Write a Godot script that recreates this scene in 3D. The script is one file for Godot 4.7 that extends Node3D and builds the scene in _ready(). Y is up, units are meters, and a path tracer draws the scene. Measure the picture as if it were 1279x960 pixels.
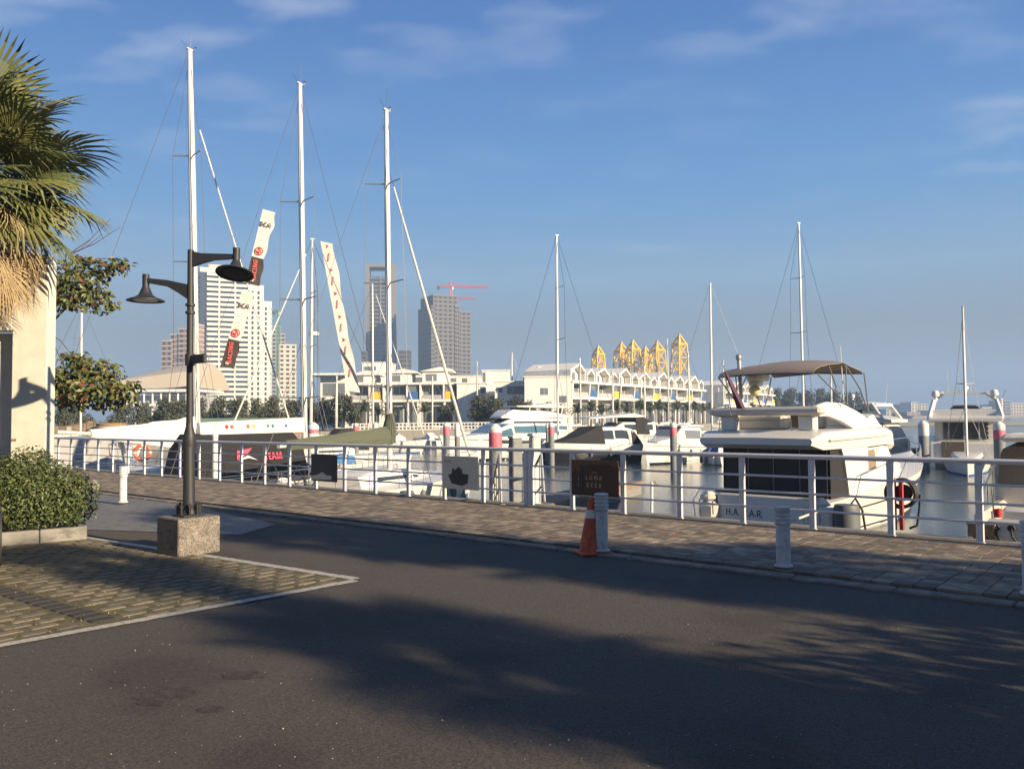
extends Node3D
# A harbour promenade at low sun: asphalt and paving in front, a railing, moored boats, villas and towers beyond.
const F := 1029.4          # focal length in photo pixels
const WATER := -1.8
var cam: Camera3D
var used := {}
var counts := {}
var M := {}
var T := {}
var rng := RandomNumberGenerator.new()
var U := Vector3.RIGHT     # along the quay, to the right
var N := Vector3.FORWARD   # across the quay, towards the water
var O := Vector3.ZERO      # a point of the railing's foot

class MB:                  # collects triangles; corners come counter-clockwise as seen from outside
	var v := PackedVector3Array()
	var c := PackedColorArray()
	func tri(a: Vector3, b: Vector3, d: Vector3):
		v.push_back(a); v.push_back(d); v.push_back(b)
	func quad(a, b, d, e):
		tri(a, b, d); tri(a, d, e)
	func fix(from: int):   # turns a closed shape the right way out
		var s := 0.0
		if v.size() <= from: return
		var o := v[from]
		for i in range(from, v.size(), 3):
			s += (v[i] - o).dot((v[i + 1] - o).cross(v[i + 2] - o))
		if s > 0.0:
			for i in range(from, v.size(), 3):
				var t := v[i + 1]
				v[i + 1] = v[i + 2]
				v[i + 2] = t
	func loft(rings: Array, caps := true, closed := true):
		var from := v.size()
		for i in rings.size() - 1:
			var a: PackedVector3Array = rings[i]
			var b: PackedVector3Array = rings[i + 1]
			var n := a.size()
			for k in (n if closed else n - 1):
				quad(a[k], a[(k + 1) % n], b[(k + 1) % n], b[k])
		if caps:
			for e in [0, rings.size() - 1]:
				var r: PackedVector3Array = rings[e]
				var m := Vector3.ZERO
				for p in r: m += p
				m /= r.size()
				for k in r.size():
					if e == 0: tri(m, r[(k + 1) % r.size()], r[k])
					else: tri(m, r[k], r[(k + 1) % r.size()])
		if closed: fix(from)
	func box(at: Vector3, s: Vector3, r := 0.0, bas := Basis.IDENTITY):
		var h := s / 2
		var rings := []
		if r <= 0.0:
			for y in [-h.y, h.y]:
				rings.append(PackedVector3Array([at + bas * Vector3(-h.x, y, -h.z), at + bas * Vector3(h.x, y, -h.z), at + bas * Vector3(h.x, y, h.z), at + bas * Vector3(-h.x, y, h.z)]))
		else:
			r = minf(r, minf(h.x, minf(h.y, h.z)) * 0.9)
			for q in [[-h.y, r], [-h.y + r, 0.0], [h.y - r, 0.0], [h.y, r]]:
				var x: float = h.x - q[1]
				var z: float = h.z - q[1]
				var y: float = q[0]
				var ring := PackedVector3Array()
				for p in [Vector3(-x + r, y, -z), Vector3(x - r, y, -z), Vector3(x, y, -z + r), Vector3(x, y, z - r), Vector3(x - r, y, z), Vector3(-x + r, y, z), Vector3(-x, y, z - r), Vector3(-x, y, -z + r)]:
					ring.append(at + bas * p)
				rings.append(ring)
		loft(rings)
	func tube(pts: Array, r, n := 8):
		var rings := []
		var side := Vector3.UP
		for i in pts.size():
			var d: Vector3 = (pts[mini(i + 1, pts.size() - 1)] - pts[maxi(i - 1, 0)]).normalized()
			if i == 0:
				side = Vector3.UP if absf(d.y) < 0.9 else Vector3.RIGHT
			side = (side - d * side.dot(d)).normalized()
			var up := d.cross(side)
			var q: float = r[i] if r is Array else r
			var ring := PackedVector3Array()
			for k in n:
				var a := TAU * k / n
				ring.append(pts[i] + (side * cos(a) + up * sin(a)) * q)
			rings.append(ring)
		loft(rings)
	func lathe(prof: Array, n := 16, xf := Transform3D.IDENTITY):
		var rings := []
		for p in prof:
			var ring := PackedVector3Array()
			for k in n:
				var a := TAU * k / n
				ring.append(xf * Vector3(cos(a) * maxf(p[0], 0.0005), p[1], sin(a) * maxf(p[0], 0.0005)))
			rings.append(ring)
		loft(rings)
	func prism(poly: PackedVector2Array, t: float, xf := Transform3D.IDENTITY):   # a polygon in x and y, t thick along z
		var from := v.size()
		var ix := Geometry2D.triangulate_polygon(poly)
		var cw := Geometry2D.is_polygon_clockwise(poly)
		var n := poly.size()
		for k in range(0, ix.size(), 3):
			var a := poly[ix[k]]
			var b := poly[ix[k + 1]]
			var d := poly[ix[k + 2]]
			if (b - a).cross(d - a) < 0:
				var w := b
				b = d
				d = w
			tri(xf * Vector3(a.x, a.y, t / 2), xf * Vector3(b.x, b.y, t / 2), xf * Vector3(d.x, d.y, t / 2))
			tri(xf * Vector3(a.x, a.y, -t / 2), xf * Vector3(d.x, d.y, -t / 2), xf * Vector3(b.x, b.y, -t / 2))
		for k in n:
			var a := poly[k]
			var b := poly[(k + 1) % n]
			if cw:
				quad(xf * Vector3(a.x, a.y, -t / 2), xf * Vector3(b.x, b.y, -t / 2), xf * Vector3(b.x, b.y, t / 2), xf * Vector3(a.x, a.y, t / 2))
			else:
				quad(xf * Vector3(a.x, a.y, t / 2), xf * Vector3(b.x, b.y, t / 2), xf * Vector3(b.x, b.y, -t / 2), xf * Vector3(a.x, a.y, -t / 2))
		fix(from)
	func slab(a: Vector3, b: Vector3, d: Vector3, e: Vector3, t: float):          # a plate over four corners
		var n := (b - a).cross(e - a).normalized() * t
		loft([PackedVector3Array([a, b, d, e]), PackedVector3Array([a + n, b + n, d + n, e + n])])
	func strip(fn: Callable, a0: float, a1: float, k: int, b0: float, b1: float, t: float, sg: float):   # a plate that follows a curved side
		var rings := []
		for i in k + 1:
			var a := lerpf(a0, a1, float(i) / k)
			var p: Vector3 = fn.call(a, b0)
			var q: Vector3 = fn.call(a, b1)
			var e := (a1 - a0) * 0.02
			var n := (fn.call(a + e, b0) - fn.call(a - e, b0) as Vector3).cross(q - p).normalized()
			if n.z * sg < 0: n = -n
			rings.append(PackedVector3Array([p + n * t, q + n * t, q - n * t * 0.6, p - n * t * 0.6]))
		loft(rings)
	func ball(at: Vector3, r: Vector3, n := 10, m := 6):
		var pr := []
		for i in m + 1:
			var a := -PI / 2 + PI * i / m
			pr.append([cos(a), sin(a)])
		lathe(pr, n, Transform3D(Basis.from_scale(r), at))
	func mesh(thr := 35.0) -> ArrayMesh:
		var n := PackedVector3Array()
		n.resize(v.size())
		var fn := PackedVector3Array()
		var at := {}
		for i in range(0, v.size(), 3):
			var f := (v[i + 2] - v[i]).cross(v[i + 1] - v[i])
			fn.append(f)
			if thr > 0:
				for k in 3:
					var key := Vector3i((v[i + k] * 2000.0).round())
					if not at.has(key): at[key] = PackedInt32Array()
					at[key].append(i / 3)
		var lim := cos(deg_to_rad(thr))
		for i in v.size():
			var f := fn[i / 3]
			var fu := f.normalized()
			var s := f
			if thr > 0:
				for o in at[Vector3i((v[i] * 2000.0).round())]:
					if o != i / 3 and fn[o].normalized().dot(fu) > lim: s += fn[o]
			n[i] = s.normalized() if s.length_squared() > 0 else Vector3.UP
		var arr := []
		arr.resize(Mesh.ARRAY_MAX)
		arr[Mesh.ARRAY_VERTEX] = v
		arr[Mesh.ARRAY_NORMAL] = n
		if c.size() == v.size(): arr[Mesh.ARRAY_COLOR] = c
		var m := ArrayMesh.new()
		m.add_surface_from_arrays(Mesh.PRIMITIVE_TRIANGLES, arr)
		return m
	func paint(col: Color):
		while c.size() < v.size(): c.append(col)

func P(px: float, py: float, d: float) -> Vector3:       # the point seen at a photo pixel, d metres ahead
	var dir := cam.transform.basis * Vector3((px - 639.5) / F, -(py - 480) / F, -1)
	return cam.position + dir * (d / -dir.z)
func G(px: float, py: float, h := 0.0) -> Vector3:       # the point seen at a photo pixel, at height h
	var dir := cam.transform.basis * Vector3((px - 639.5) / F, -(py - 480) / F, -1)
	return cam.position + dir * ((h - cam.position.y) / dir.y)
func numbered(n: String) -> String:
	used[n] = used.get(n, -1) + 1
	return n if used[n] == 0 else "%s_%03d" % [n, used[n]]
func tag(o: Node, label: String, cat: String, group := ""):
	o.set_meta("label", label); o.set_meta("category", cat)
	if group: o.set_meta("group", group)
	return o
func thing(called: String, label: String, cat: String, at := Vector3.ZERO, yaw := 0.0, group := "") -> Node3D:
	var o := Node3D.new()
	o.name = numbered(called)
	add_child(o)
	o.position = at
	o.rotation.y = yaw
	return tag(o, label, cat, group)
func put(m, called: String, mt: Material, parent: Node = null, thr := 35.0) -> MeshInstance3D:
	var o := MeshInstance3D.new()
	o.mesh = m.mesh(thr) if m is MB else m
	o.material_override = mt
	if parent == null:
		o.name = numbered(called)
		add_child(o)
	else:
		var id := parent.get_instance_id()
		if not counts.has(id): counts[id] = {}
		var k: Dictionary = counts[id]
		k[called] = k.get(called, -1) + 1
		o.name = called if k[called] == 0 else "%s_%03d" % [called, k[called]]
		parent.add_child(o)
	return o
func struct(m, called: String, mt: Material, parent: Node = null, thr := 35.0):
	var o := put(m, called, mt, parent, thr)
	if parent == null: o.set_meta("kind", "structure")
	return o
func copy(o: Node3D, label: String, at: Vector3, yaw := 0.0, size := 1.0) -> Node3D:
	var k: Node3D = o.duplicate()
	k.name = numbered(String(o.name).rstrip("0123456789").rstrip("_"))
	add_child(k)
	k.position = at
	k.rotation = Vector3(0, yaw, 0)
	k.scale = Vector3.ONE * size
	k.set_meta("label", label)
	return k
func bx(at: Vector3, s: Vector3, r := 0.0, bas := Basis.IDENTITY) -> MB:
	var m := MB.new()
	m.box(at, s, r, bas)
	return m
func tb(pts: Array, r, n := 8) -> MB:
	var m := MB.new()
	m.tube(pts, r, n)
	return m
func words(s: String, h: float, mt: Material, parent: Node, xf: Transform3D, called := "lettering", depth := 0.006, font := "Droid Sans", bold := true):
	var t := TextMesh.new()
	var f := SystemFont.new()
	f.font_names = PackedStringArray([font])
	f.font_weight = 700 if bold else 400
	t.font = f
	t.text = s
	t.font_size = 32
	t.pixel_size = h / 23.0
	t.depth = depth
	var o := put(t, called, mt, parent)
	o.transform = xf
	return o

# ---- materials: colours are linear, as in the real thing
func noise_tex(called: String, type: int, freq: float, octaves: int, ramp: Array, size := 512, seed_ := 1, bump := 0.0):
	var n := FastNoiseLite.new()
	n.noise_type = type
	n.frequency = freq
	n.seed = seed_
	n.fractal_octaves = octaves
	n.fractal_type = FastNoiseLite.FRACTAL_FBM if octaves > 1 else FastNoiseLite.FRACTAL_NONE
	var t := NoiseTexture2D.new()
	t.width = size
	t.height = size
	t.seamless = true
	t.noise = n
	if bump > 0:
		t.as_normal_map = true
		t.bump_strength = bump
	else:
		var g := Gradient.new()
		g.offsets = PackedFloat32Array()
		var offs := PackedFloat32Array()
		var cols := PackedColorArray()
		for r in ramp:
			offs.append(r[0])
			cols.append(Color(r[1], r[1], r[1]) if not r[1] is Color else r[1])
		g.offsets = offs
		g.colors = cols
		t.color_ramp = g
	T[called] = t
func mat(called: String, col: Color, rough := 0.6, metal := 0.0, tex := "", scale := 1.0, nrm := "", nscale := 1.0, nstr := 0.5, tex2 := "", scale2 := 0.1) -> StandardMaterial3D:
	var m := StandardMaterial3D.new()
	m.resource_name = called
	m.albedo_color = col.linear_to_srgb()
	m.roughness = rough
	m.metallic = metal
	if tex:
		m.albedo_texture = T[tex]
		m.uv1_triplanar = true
		m.uv1_world_triplanar = true
		m.uv1_scale = Vector3.ONE * scale
	if nrm:
		m.normal_enabled = true
		m.normal_texture = T[nrm]
		m.normal_scale = nstr
		m.uv1_triplanar = true
		m.uv1_world_triplanar = true
		if not tex: m.uv1_scale = Vector3.ONE * nscale
	if tex2:
		m.detail_enabled = true
		m.detail_albedo = T[tex2]
		m.detail_blend_mode = BaseMaterial3D.BLEND_MODE_MUL
		m.detail_uv_layer = BaseMaterial3D.DETAIL_UV_2
		m.uv2_triplanar = true
		m.uv2_world_triplanar = true
		m.uv2_scale = Vector3.ONE * scale2
	M[called] = m
	return m
func g(v: float) -> Color:
	return Color(v, v, v)
func leafmat(called: String, col: Color, back: Color, rough := 0.55):
	var m := mat(called, col, rough)
	m.backlight_enabled = true
	m.backlight = back
	m.vertex_color_use_as_albedo = true
	return m

func make_materials():
	var S := FastNoiseLite.TYPE_SIMPLEX_SMOOTH
	var V := FastNoiseLite.TYPE_VALUE
	noise_tex("fine", V, 0.35, 2, [[0.2, 0.72], [0.8, 1.0]], 512, 3)
	noise_tex("blotch", S, 0.012, 5, [[0.3, 0.80], [0.7, 1.0]], 512, 5)
	noise_tex("stain", S, 0.02, 4, [[0.22, 0.80], [0.36, 0.96], [0.75, 1.0]], 512, 11)
	noise_tex("tar", S, 0.012, 4, [[0.2, 0.84], [0.33, 0.95], [0.5, 1.0], [0.8, 1.05]], 512, 12)
	noise_tex("wear", S, 0.03, 5, [[0.25, 0.965], [0.6, 1.0]], 512, 8)
	noise_tex("speck", V, 0.6, 1, [[0.0, 0.55], [0.45, 0.85], [0.80, 1.0], [0.93, 1.6], [1.0, 3.4]], 1024, 21)
	noise_tex("granite", V, 0.3, 1, [[0.0, 0.35], [0.4, 0.7], [0.7, 1.0], [1.0, 1.5]], 512, 22)
	noise_tex("bump", V, 0.4, 2, [], 512, 31, 4.0)
	noise_tex("ripple", S, 0.022, 4, [], 1024, 41, 6.0)
	noise_tex("swell", S, 0.009, 3, [], 512, 42, 6.0)
	noise_tex("cloth", S, 0.02, 3, [], 256, 43, 5.0)
	mat("asphalt", Color(0.080, 0.069, 0.058), 0.9, 0, "speck", 0.27, "bump", 0.27, 0.10, "tar", 0.07)
	mat("concrete", Color(0.30, 0.29, 0.27), 0.85, 0, "fine", 1.2, "bump", 1.2, 0.3, "stain", 0.5)
	mat("apron", Color(0.21, 0.21, 0.205), 0.7, 0, "fine", 0.8, "", 1, 0.3, "stain", 0.4)
	mat("kerb", Color(0.28, 0.25, 0.21), 0.85, 0, "fine", 1.5, "bump", 1.5, 0.4, "blotch", 0.6)
	var tone := [Color(0.34, 0.28, 0.205), Color(0.26, 0.215, 0.16), Color(0.41, 0.34, 0.25), Color(0.28, 0.21, 0.155), Color(0.22, 0.185, 0.145)]
	for i in 5: mat("tile%d" % i, tone[i], 0.85, 0, "fine", 2.0, "bump", 2.0, 0.4, "blotch", 0.7)
	var tm := mat("tiles", Color.WHITE, 0.85, 0, "fine", 2.0, "", 1, 0.4, "blotch", 0.7)
	tm.vertex_color_use_as_albedo = true
	mat("joint", Color(0.12, 0.105, 0.085), 0.95, 0, "fine", 2.0)
	for i in 3: mat("paver%d" % i, [Color(0.20, 0.175, 0.125), Color(0.17, 0.15, 0.11), Color(0.23, 0.195, 0.14)][i], 0.9, 0, "fine", 2.5, "bump", 2.5, 0.5, "stain", 0.9)
	var pm := mat("pavers", Color.WHITE, 0.9, 0, "fine", 2.5, "", 1, 0.4, "stain", 0.9)
	pm.vertex_color_use_as_albedo = true
	mat("dark_paver", Color(0.035, 0.033, 0.032), 0.85, 0, "fine", 2.5)
	mat("earth", Color(0.16, 0.135, 0.06), 0.95, 0, "fine", 3.0, "bump", 3.0, 0.8, "blotch", 1.2)
	mat("soil", Color(0.10, 0.06, 0.04), 0.95, 0, "granite", 2.0)
	mat("line_paint", Color(0.55, 0.53, 0.48), 0.75, 0, "fine", 2.0, "", 1, 0.3, "stain", 1.4)
	mat("granite_block", Color(0.30, 0.27, 0.235), 0.75, 0, "granite", 0.85, "bump", 1.0, 0.4, "blotch", 1.0)
	mat("oil_stain", Color(0.064, 0.055, 0.046), 0.88, 0, "speck", 0.27, "bump", 0.27, 0.10, "blotch", 1.5)
	mat("pebble", Color(0.27, 0.25, 0.22), 0.9)
	mat("lamp_paint", Color(0.020, 0.022, 0.027), 0.55, 0, "wear", 2.0)
	mat("lens", Color(0.55, 0.50, 0.47), 0.35)
	mat("rail_paint", Color(0.60, 0.61, 0.63), 0.45, 0, "wear", 1.0, "", 1, 0.3)
	mat("bollard_paint", Color(0.56, 0.57, 0.575), 0.55, 0, "wear", 1.6, "", 1, 0.3, "tar", 0.9)
	mat("steel", Color(0.55, 0.56, 0.58), 0.25, 0.9)
	mat("dull_steel", Color(0.32, 0.33, 0.35), 0.5, 0.6, "wear", 1.0)
	mat("cone_orange", Color(0.60, 0.105, 0.035), 0.6, 0, "blotch", 2.0)
	mat("cone_band", Color(0.62, 0.62, 0.60), 0.4, 0, "wear", 3.0)
	mat("wall_paint", Color(0.58, 0.555, 0.49), 0.75, 0, "wear", 0.25)
	mat("villa_white", Color(0.66, 0.65, 0.62), 0.8, 0, "wear", 0.08)
	mat("villa_grey", Color(0.34, 0.35, 0.36), 0.8, 0, "wear", 0.08)
	mat("villa_yellow", Color(0.70, 0.43, 0.03), 0.6)
	mat("villa_blue", Color(0.04, 0.11, 0.30), 0.6)
	mat("glass", Color(0.035, 0.045, 0.055), 0.08)
	mat("blue_glass", Color(0.06, 0.13, 0.18), 0.08)
	mat("villa_glass", Color(0.14, 0.16, 0.18), 0.12)
	mat("gel", Color(0.62, 0.61, 0.575), 0.28, 0, "wear", 0.6)
	mat("gel_warm", Color(0.57, 0.535, 0.47), 0.3, 0, "wear", 0.6)
	mat("deck_grey", Color(0.42, 0.42, 0.41), 0.7, 0, "wear", 1.0)
	mat("hull_dark", Color(0.012, 0.013, 0.017), 0.2)
	mat("canvas_black", Color(0.014, 0.014, 0.017), 0.85, 0, "fine", 1.0, "cloth", 1.0, 0.6)
	mat("screen_black", Color(0.012, 0.012, 0.014), 0.6, 0, "fine", 3.0)
	mat("canvas_green", Color(0.105, 0.12, 0.085), 0.85, 0, "fine", 1.0, "cloth", 1.0, 0.8)
	mat("canvas_white", Color(0.60, 0.585, 0.545), 0.8, 0, "wear", 0.8, "cloth", 1.0, 0.6)
	mat("canvas_tan", Color(0.27, 0.215, 0.165), 0.85, 0, "fine", 1.0, "cloth", 0.8, 0.5)
	mat("canvas_blue", Color(0.03, 0.10, 0.36), 0.8, 0, "fine", 1.0, "cloth", 1.0, 0.5)
	mat("tarpaulin", Color(0.06, 0.23, 0.55), 0.6, 0, "fine", 1.0)
	mat("bimini", Color(0.27, 0.225, 0.20), 0.85, 0, "fine", 1.0)
	mat("mast", Color(0.58, 0.57, 0.55), 0.35, 0.15, "wear", 0.5)
	mat("wire", Color(0.12, 0.12, 0.13), 0.4, 0.6)
	mat("rope", Color(0.45, 0.42, 0.36), 0.9)
	mat("rubber", Color(0.02, 0.02, 0.022), 0.7)
	mat("fender_grey", Color(0.09, 0.10, 0.115), 0.6)
	mat("orange_red", Color(0.62, 0.10, 0.04), 0.5)
	mat("red", Color(0.50, 0.035, 0.03), 0.5)
	mat("pink", Color(0.58, 0.07, 0.13), 0.6)
	mat("pile_pink", Color(0.56, 0.13, 0.18), 0.6, 0, "wear", 1.0)
	mat("pile_grey", Color(0.17, 0.185, 0.20), 0.7, 0, "stain", 0.6)
	mat("pile_white", Color(0.62, 0.61, 0.58), 0.6, 0, "wear", 1.0)
	mat("wood", Color(0.30, 0.20, 0.12), 0.8, 0, "blotch", 1.5)
	mat("plank", Color(0.36, 0.30, 0.23), 0.85, 0, "blotch", 1.2, "", 1, 0.3, "fine", 2.0)
	mat("brown", Color(0.10, 0.075, 0.055), 0.8, 0, "wear", 1.0)
	mat("cream_ball", Color(0.55, 0.44, 0.20), 0.5)
	mat("yellow", Color(0.72, 0.46, 0.03), 0.6)
	mat("jacket_grey", Color(0.34, 0.32, 0.22), 0.6)
	mat("tower_white", Color(0.56, 0.535, 0.48), 0.8)
	mat("tower_tan", Color(0.45, 0.40, 0.32), 0.8, 0, "wear", 0.05)
	mat("tower_pink", Color(0.24, 0.145, 0.115), 0.8)
	mat("tower_dark", Color(0.055, 0.05, 0.05), 0.5)
	mat("tower_brown", Color(0.112, 0.098, 0.090), 0.9)
	mat("tower_frame", Color(0.15, 0.142, 0.138), 0.8)
	mat("crane_red", Color(0.55, 0.10, 0.06), 0.6)
	mat("crane_green", Color(0.06, 0.22, 0.13), 0.6)
	mat("arena_roof", Color(0.42, 0.37, 0.28), 0.75, 0, "wear", 0.05)
	mat("shed_green", Color(0.16, 0.26, 0.17), 0.6, 0, "wear", 0.3)
	mat("brick_red", Color(0.24, 0.10, 0.07), 0.9)
	mat("dirt", Color(0.30, 0.21, 0.13), 0.95, 0, "blotch", 0.2)
	mat("land", Color(0.17, 0.17, 0.15), 0.9, 0, "blotch", 0.05)
	mat("bark", Color(0.13, 0.10, 0.075), 0.9, 0, "fine", 2.0)
	mat("sign_black", Color(0.02, 0.02, 0.022), 0.35)
	mat("sign_grey", Color(0.58, 0.55, 0.46), 0.6, 0, "wear", 1.0)
	mat("poster_brown", Color(0.062, 0.024, 0.011), 0.5, 0, "blotch", 3.0)
	mat("poster_amber", Color(0.15, 0.065, 0.015), 0.5, 0, "blotch", 5.0)
	mat("poster_text", Color(0.32, 0.24, 0.15), 0.5)
	mat("ink", Color(0.012, 0.012, 0.015), 0.5)
	mat("car_paint", Color(0.62, 0.63, 0.62), 0.3)
	mat("banner_cloth", Color(0.46, 0.45, 0.44), 0.8)
	mat("banner_black", Color(0.03, 0.022, 0.022), 0.8)
	for nme in ["banner_cloth", "banner_black"]:
		M[nme].backlight_enabled = true
		M[nme].backlight = Color(0.3, 0.3, 0.3)
	var w := mat("water", Color(0.042, 0.062, 0.076), 0.08, 0, "", 1.0, "ripple", 0.42, 0.34)
	w.metallic_specular = 0.5
	leafmat("palm_green", Color(0.125, 0.135, 0.045), Color(0.14, 0.16, 0.05))
	leafmat("palm_dark", Color(0.08, 0.10, 0.035), Color(0.10, 0.13, 0.04))
	leafmat("palm_dry", Color(0.34, 0.255, 0.145), Color(0.2, 0.14, 0.07), 0.8)
	leafmat("leaf", Color.WHITE, Color(0.22, 0.22, 0.08), 0.5)
	leafmat("leaf_far", Color.WHITE, Color(0.1, 0.1, 0.05), 0.7)
func _ready():
	rng.seed = 7
	# ---- camera
	cam = Camera3D.new()
	cam.position = Vector3(0, 1.7, 0)
	cam.rotation = Vector3(deg_to_rad(2.28), 0, -0.0079)
	cam.fov = 50.0
	cam.near = 0.1
	cam.far = 6000.0
	add_child(cam)
	cam.current = true
	# ---- sky, exposure, air
	var env := Environment.new()
	env.background_mode = Environment.BG_SKY
	env.sky = Sky.new()
	env.sky.sky_material = make_sky()
	env.tonemap_mode = Environment.TONE_MAPPER_LINEAR
	env.tonemap_exposure = 2.6
	env.sdfgi_enabled = true
	env.ssao_enabled = true
	env.ssil_enabled = true
	env.fog_enabled = true
	env.fog_density = 0.0006
	env.fog_light_color = Color(0.66, 0.79, 0.97)
	var we := WorldEnvironment.new()
	we.environment = env
	add_child(we)
	# ---- sun, low, over the right shoulder
	var sun := DirectionalLight3D.new()
	add_child(sun)
	var el := deg_to_rad(19.0)
	var to_sun := Vector3(cos(el) * sin(deg_to_rad(53.0)), sin(el), cos(el) * cos(deg_to_rad(53.0)))
	sun.look_at_from_position(to_sun * 100, Vector3.ZERO)
	sun.light_energy = 1.6
	sun.light_color = Color(1.0, 0.905, 0.755)
	sun.light_angular_distance = 0.55
	sun.shadow_enabled = true
	# ---- everything else
	make_materials()
	var a := G(291, 601.5)
	var b := G(1105, 668)
	U = (b - a).normalized()
	N = Vector3(U.z, 0, -U.x)
	if N.z > 0: N = -N
	O = G(657, 634)
	setting()
	behind_camera()
	parking_bay()
	promenade()
	street_furniture()
	greenery()
	near_boats()
	middle_boats()
	harbour_things()
	far_shore()
	towers()

func make_sky() -> PanoramaSkyMaterial:
	var w := 2048
	var h := 1024
	var im := Image.create(w, h, false, Image.FORMAT_RGBF)
	var n := FastNoiseLite.new()
	n.noise_type = FastNoiseLite.TYPE_SIMPLEX_SMOOTH
	n.seed = 14
	n.frequency = 1.7
	n.fractal_octaves = 5
	n.fractal_gain = 0.52
	var n2 := FastNoiseLite.new()
	n2.noise_type = FastNoiseLite.TYPE_SIMPLEX_SMOOTH
	n2.seed = 3
	n2.frequency = 0.42
	var stops := [[0.0, Color(0.092, 0.105, 0.115)], [0.04, Color(0.094, 0.110, 0.120)], [0.094, Color(0.096, 0.120, 0.135)], [0.165, Color(0.096, 0.160, 0.232)], [0.25, Color(0.054, 0.133, 0.252)], [0.34, Color(0.040, 0.107, 0.236)], [0.44, Color(0.026, 0.078, 0.203)], [0.6, Color(0.021, 0.057, 0.150)], [1.0, Color(0.015, 0.040, 0.105)]]
	for j in h:
		var phi := PI * (0.5 - (j + 0.5) / h)
		var y := sin(phi)
		var col := Color(0.092, 0.105, 0.115)
		if y >= 0:
			for k in stops.size() - 1:
				if y >= stops[k][0] and y <= stops[k + 1][0]:
					col = (stops[k][1] as Color).lerp(stops[k + 1][1], (y - stops[k][0]) / (stops[k + 1][0] - stops[k][0]))
		if y < 0.06:
			im.fill_rect(Rect2i(0, j, w, 1), col)
			continue
		var cf := cos(phi)
		for i in w:
			var th := ((i + 0.5) / w - 0.5) * TAU
			var q := 1.0 / (y + 0.06)
			var x := sin(th) * cf * q
			var z := -cos(th) * cf * q
			var cover := smoothstep(-0.15, 0.45, n2.get_noise_2d(x + 3.1, z * 1.3)) * 0.85 + 0.15
			var c := n.get_noise_2d(x * 0.9, z * 1.7)
			var cl := clampf((c + 0.02) * 1.9, 0.0, 1.0) * cover * smoothstep(0.08, 0.3, y)
			im.set_pixel(i, j, col.lerp(Color(0.215, 0.245, 0.305), cl * 0.45))
	var s := PanoramaSkyMaterial.new()
	s.panorama = ImageTexture.create_from_image(im)
	return s

func q2(p: Vector3) -> Vector2:
	return Vector2(p.x, p.z)
func sheet(pts: Array, y: float) -> MB:        # a flat piece of ground over a polygon
	var poly := PackedVector2Array()
	for p in pts: poly.append(Vector2(p.x, p.z))
	var ix := Geometry2D.triangulate_polygon(poly)
	var m := MB.new()
	for k in range(0, ix.size(), 3):
		var a := poly[ix[k]]
		var b := poly[ix[k + 1]]
		var d := poly[ix[k + 2]]
		if (b - a).cross(d - a) > 0: m.tri(Vector3(a.x, y, a.y), Vector3(d.x, y, d.y), Vector3(b.x, y, b.y))
		else: m.tri(Vector3(a.x, y, a.y), Vector3(b.x, y, b.y), Vector3(d.x, y, d.y))
	return m
func Q(s: float, t: float, y := 0.0) -> Vector3:   # s metres along the railing, t metres from it towards the road
	return O + U * s - N * t + Vector3.UP * y
const WIDE := 3.45                                 # railing to kerb
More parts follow.
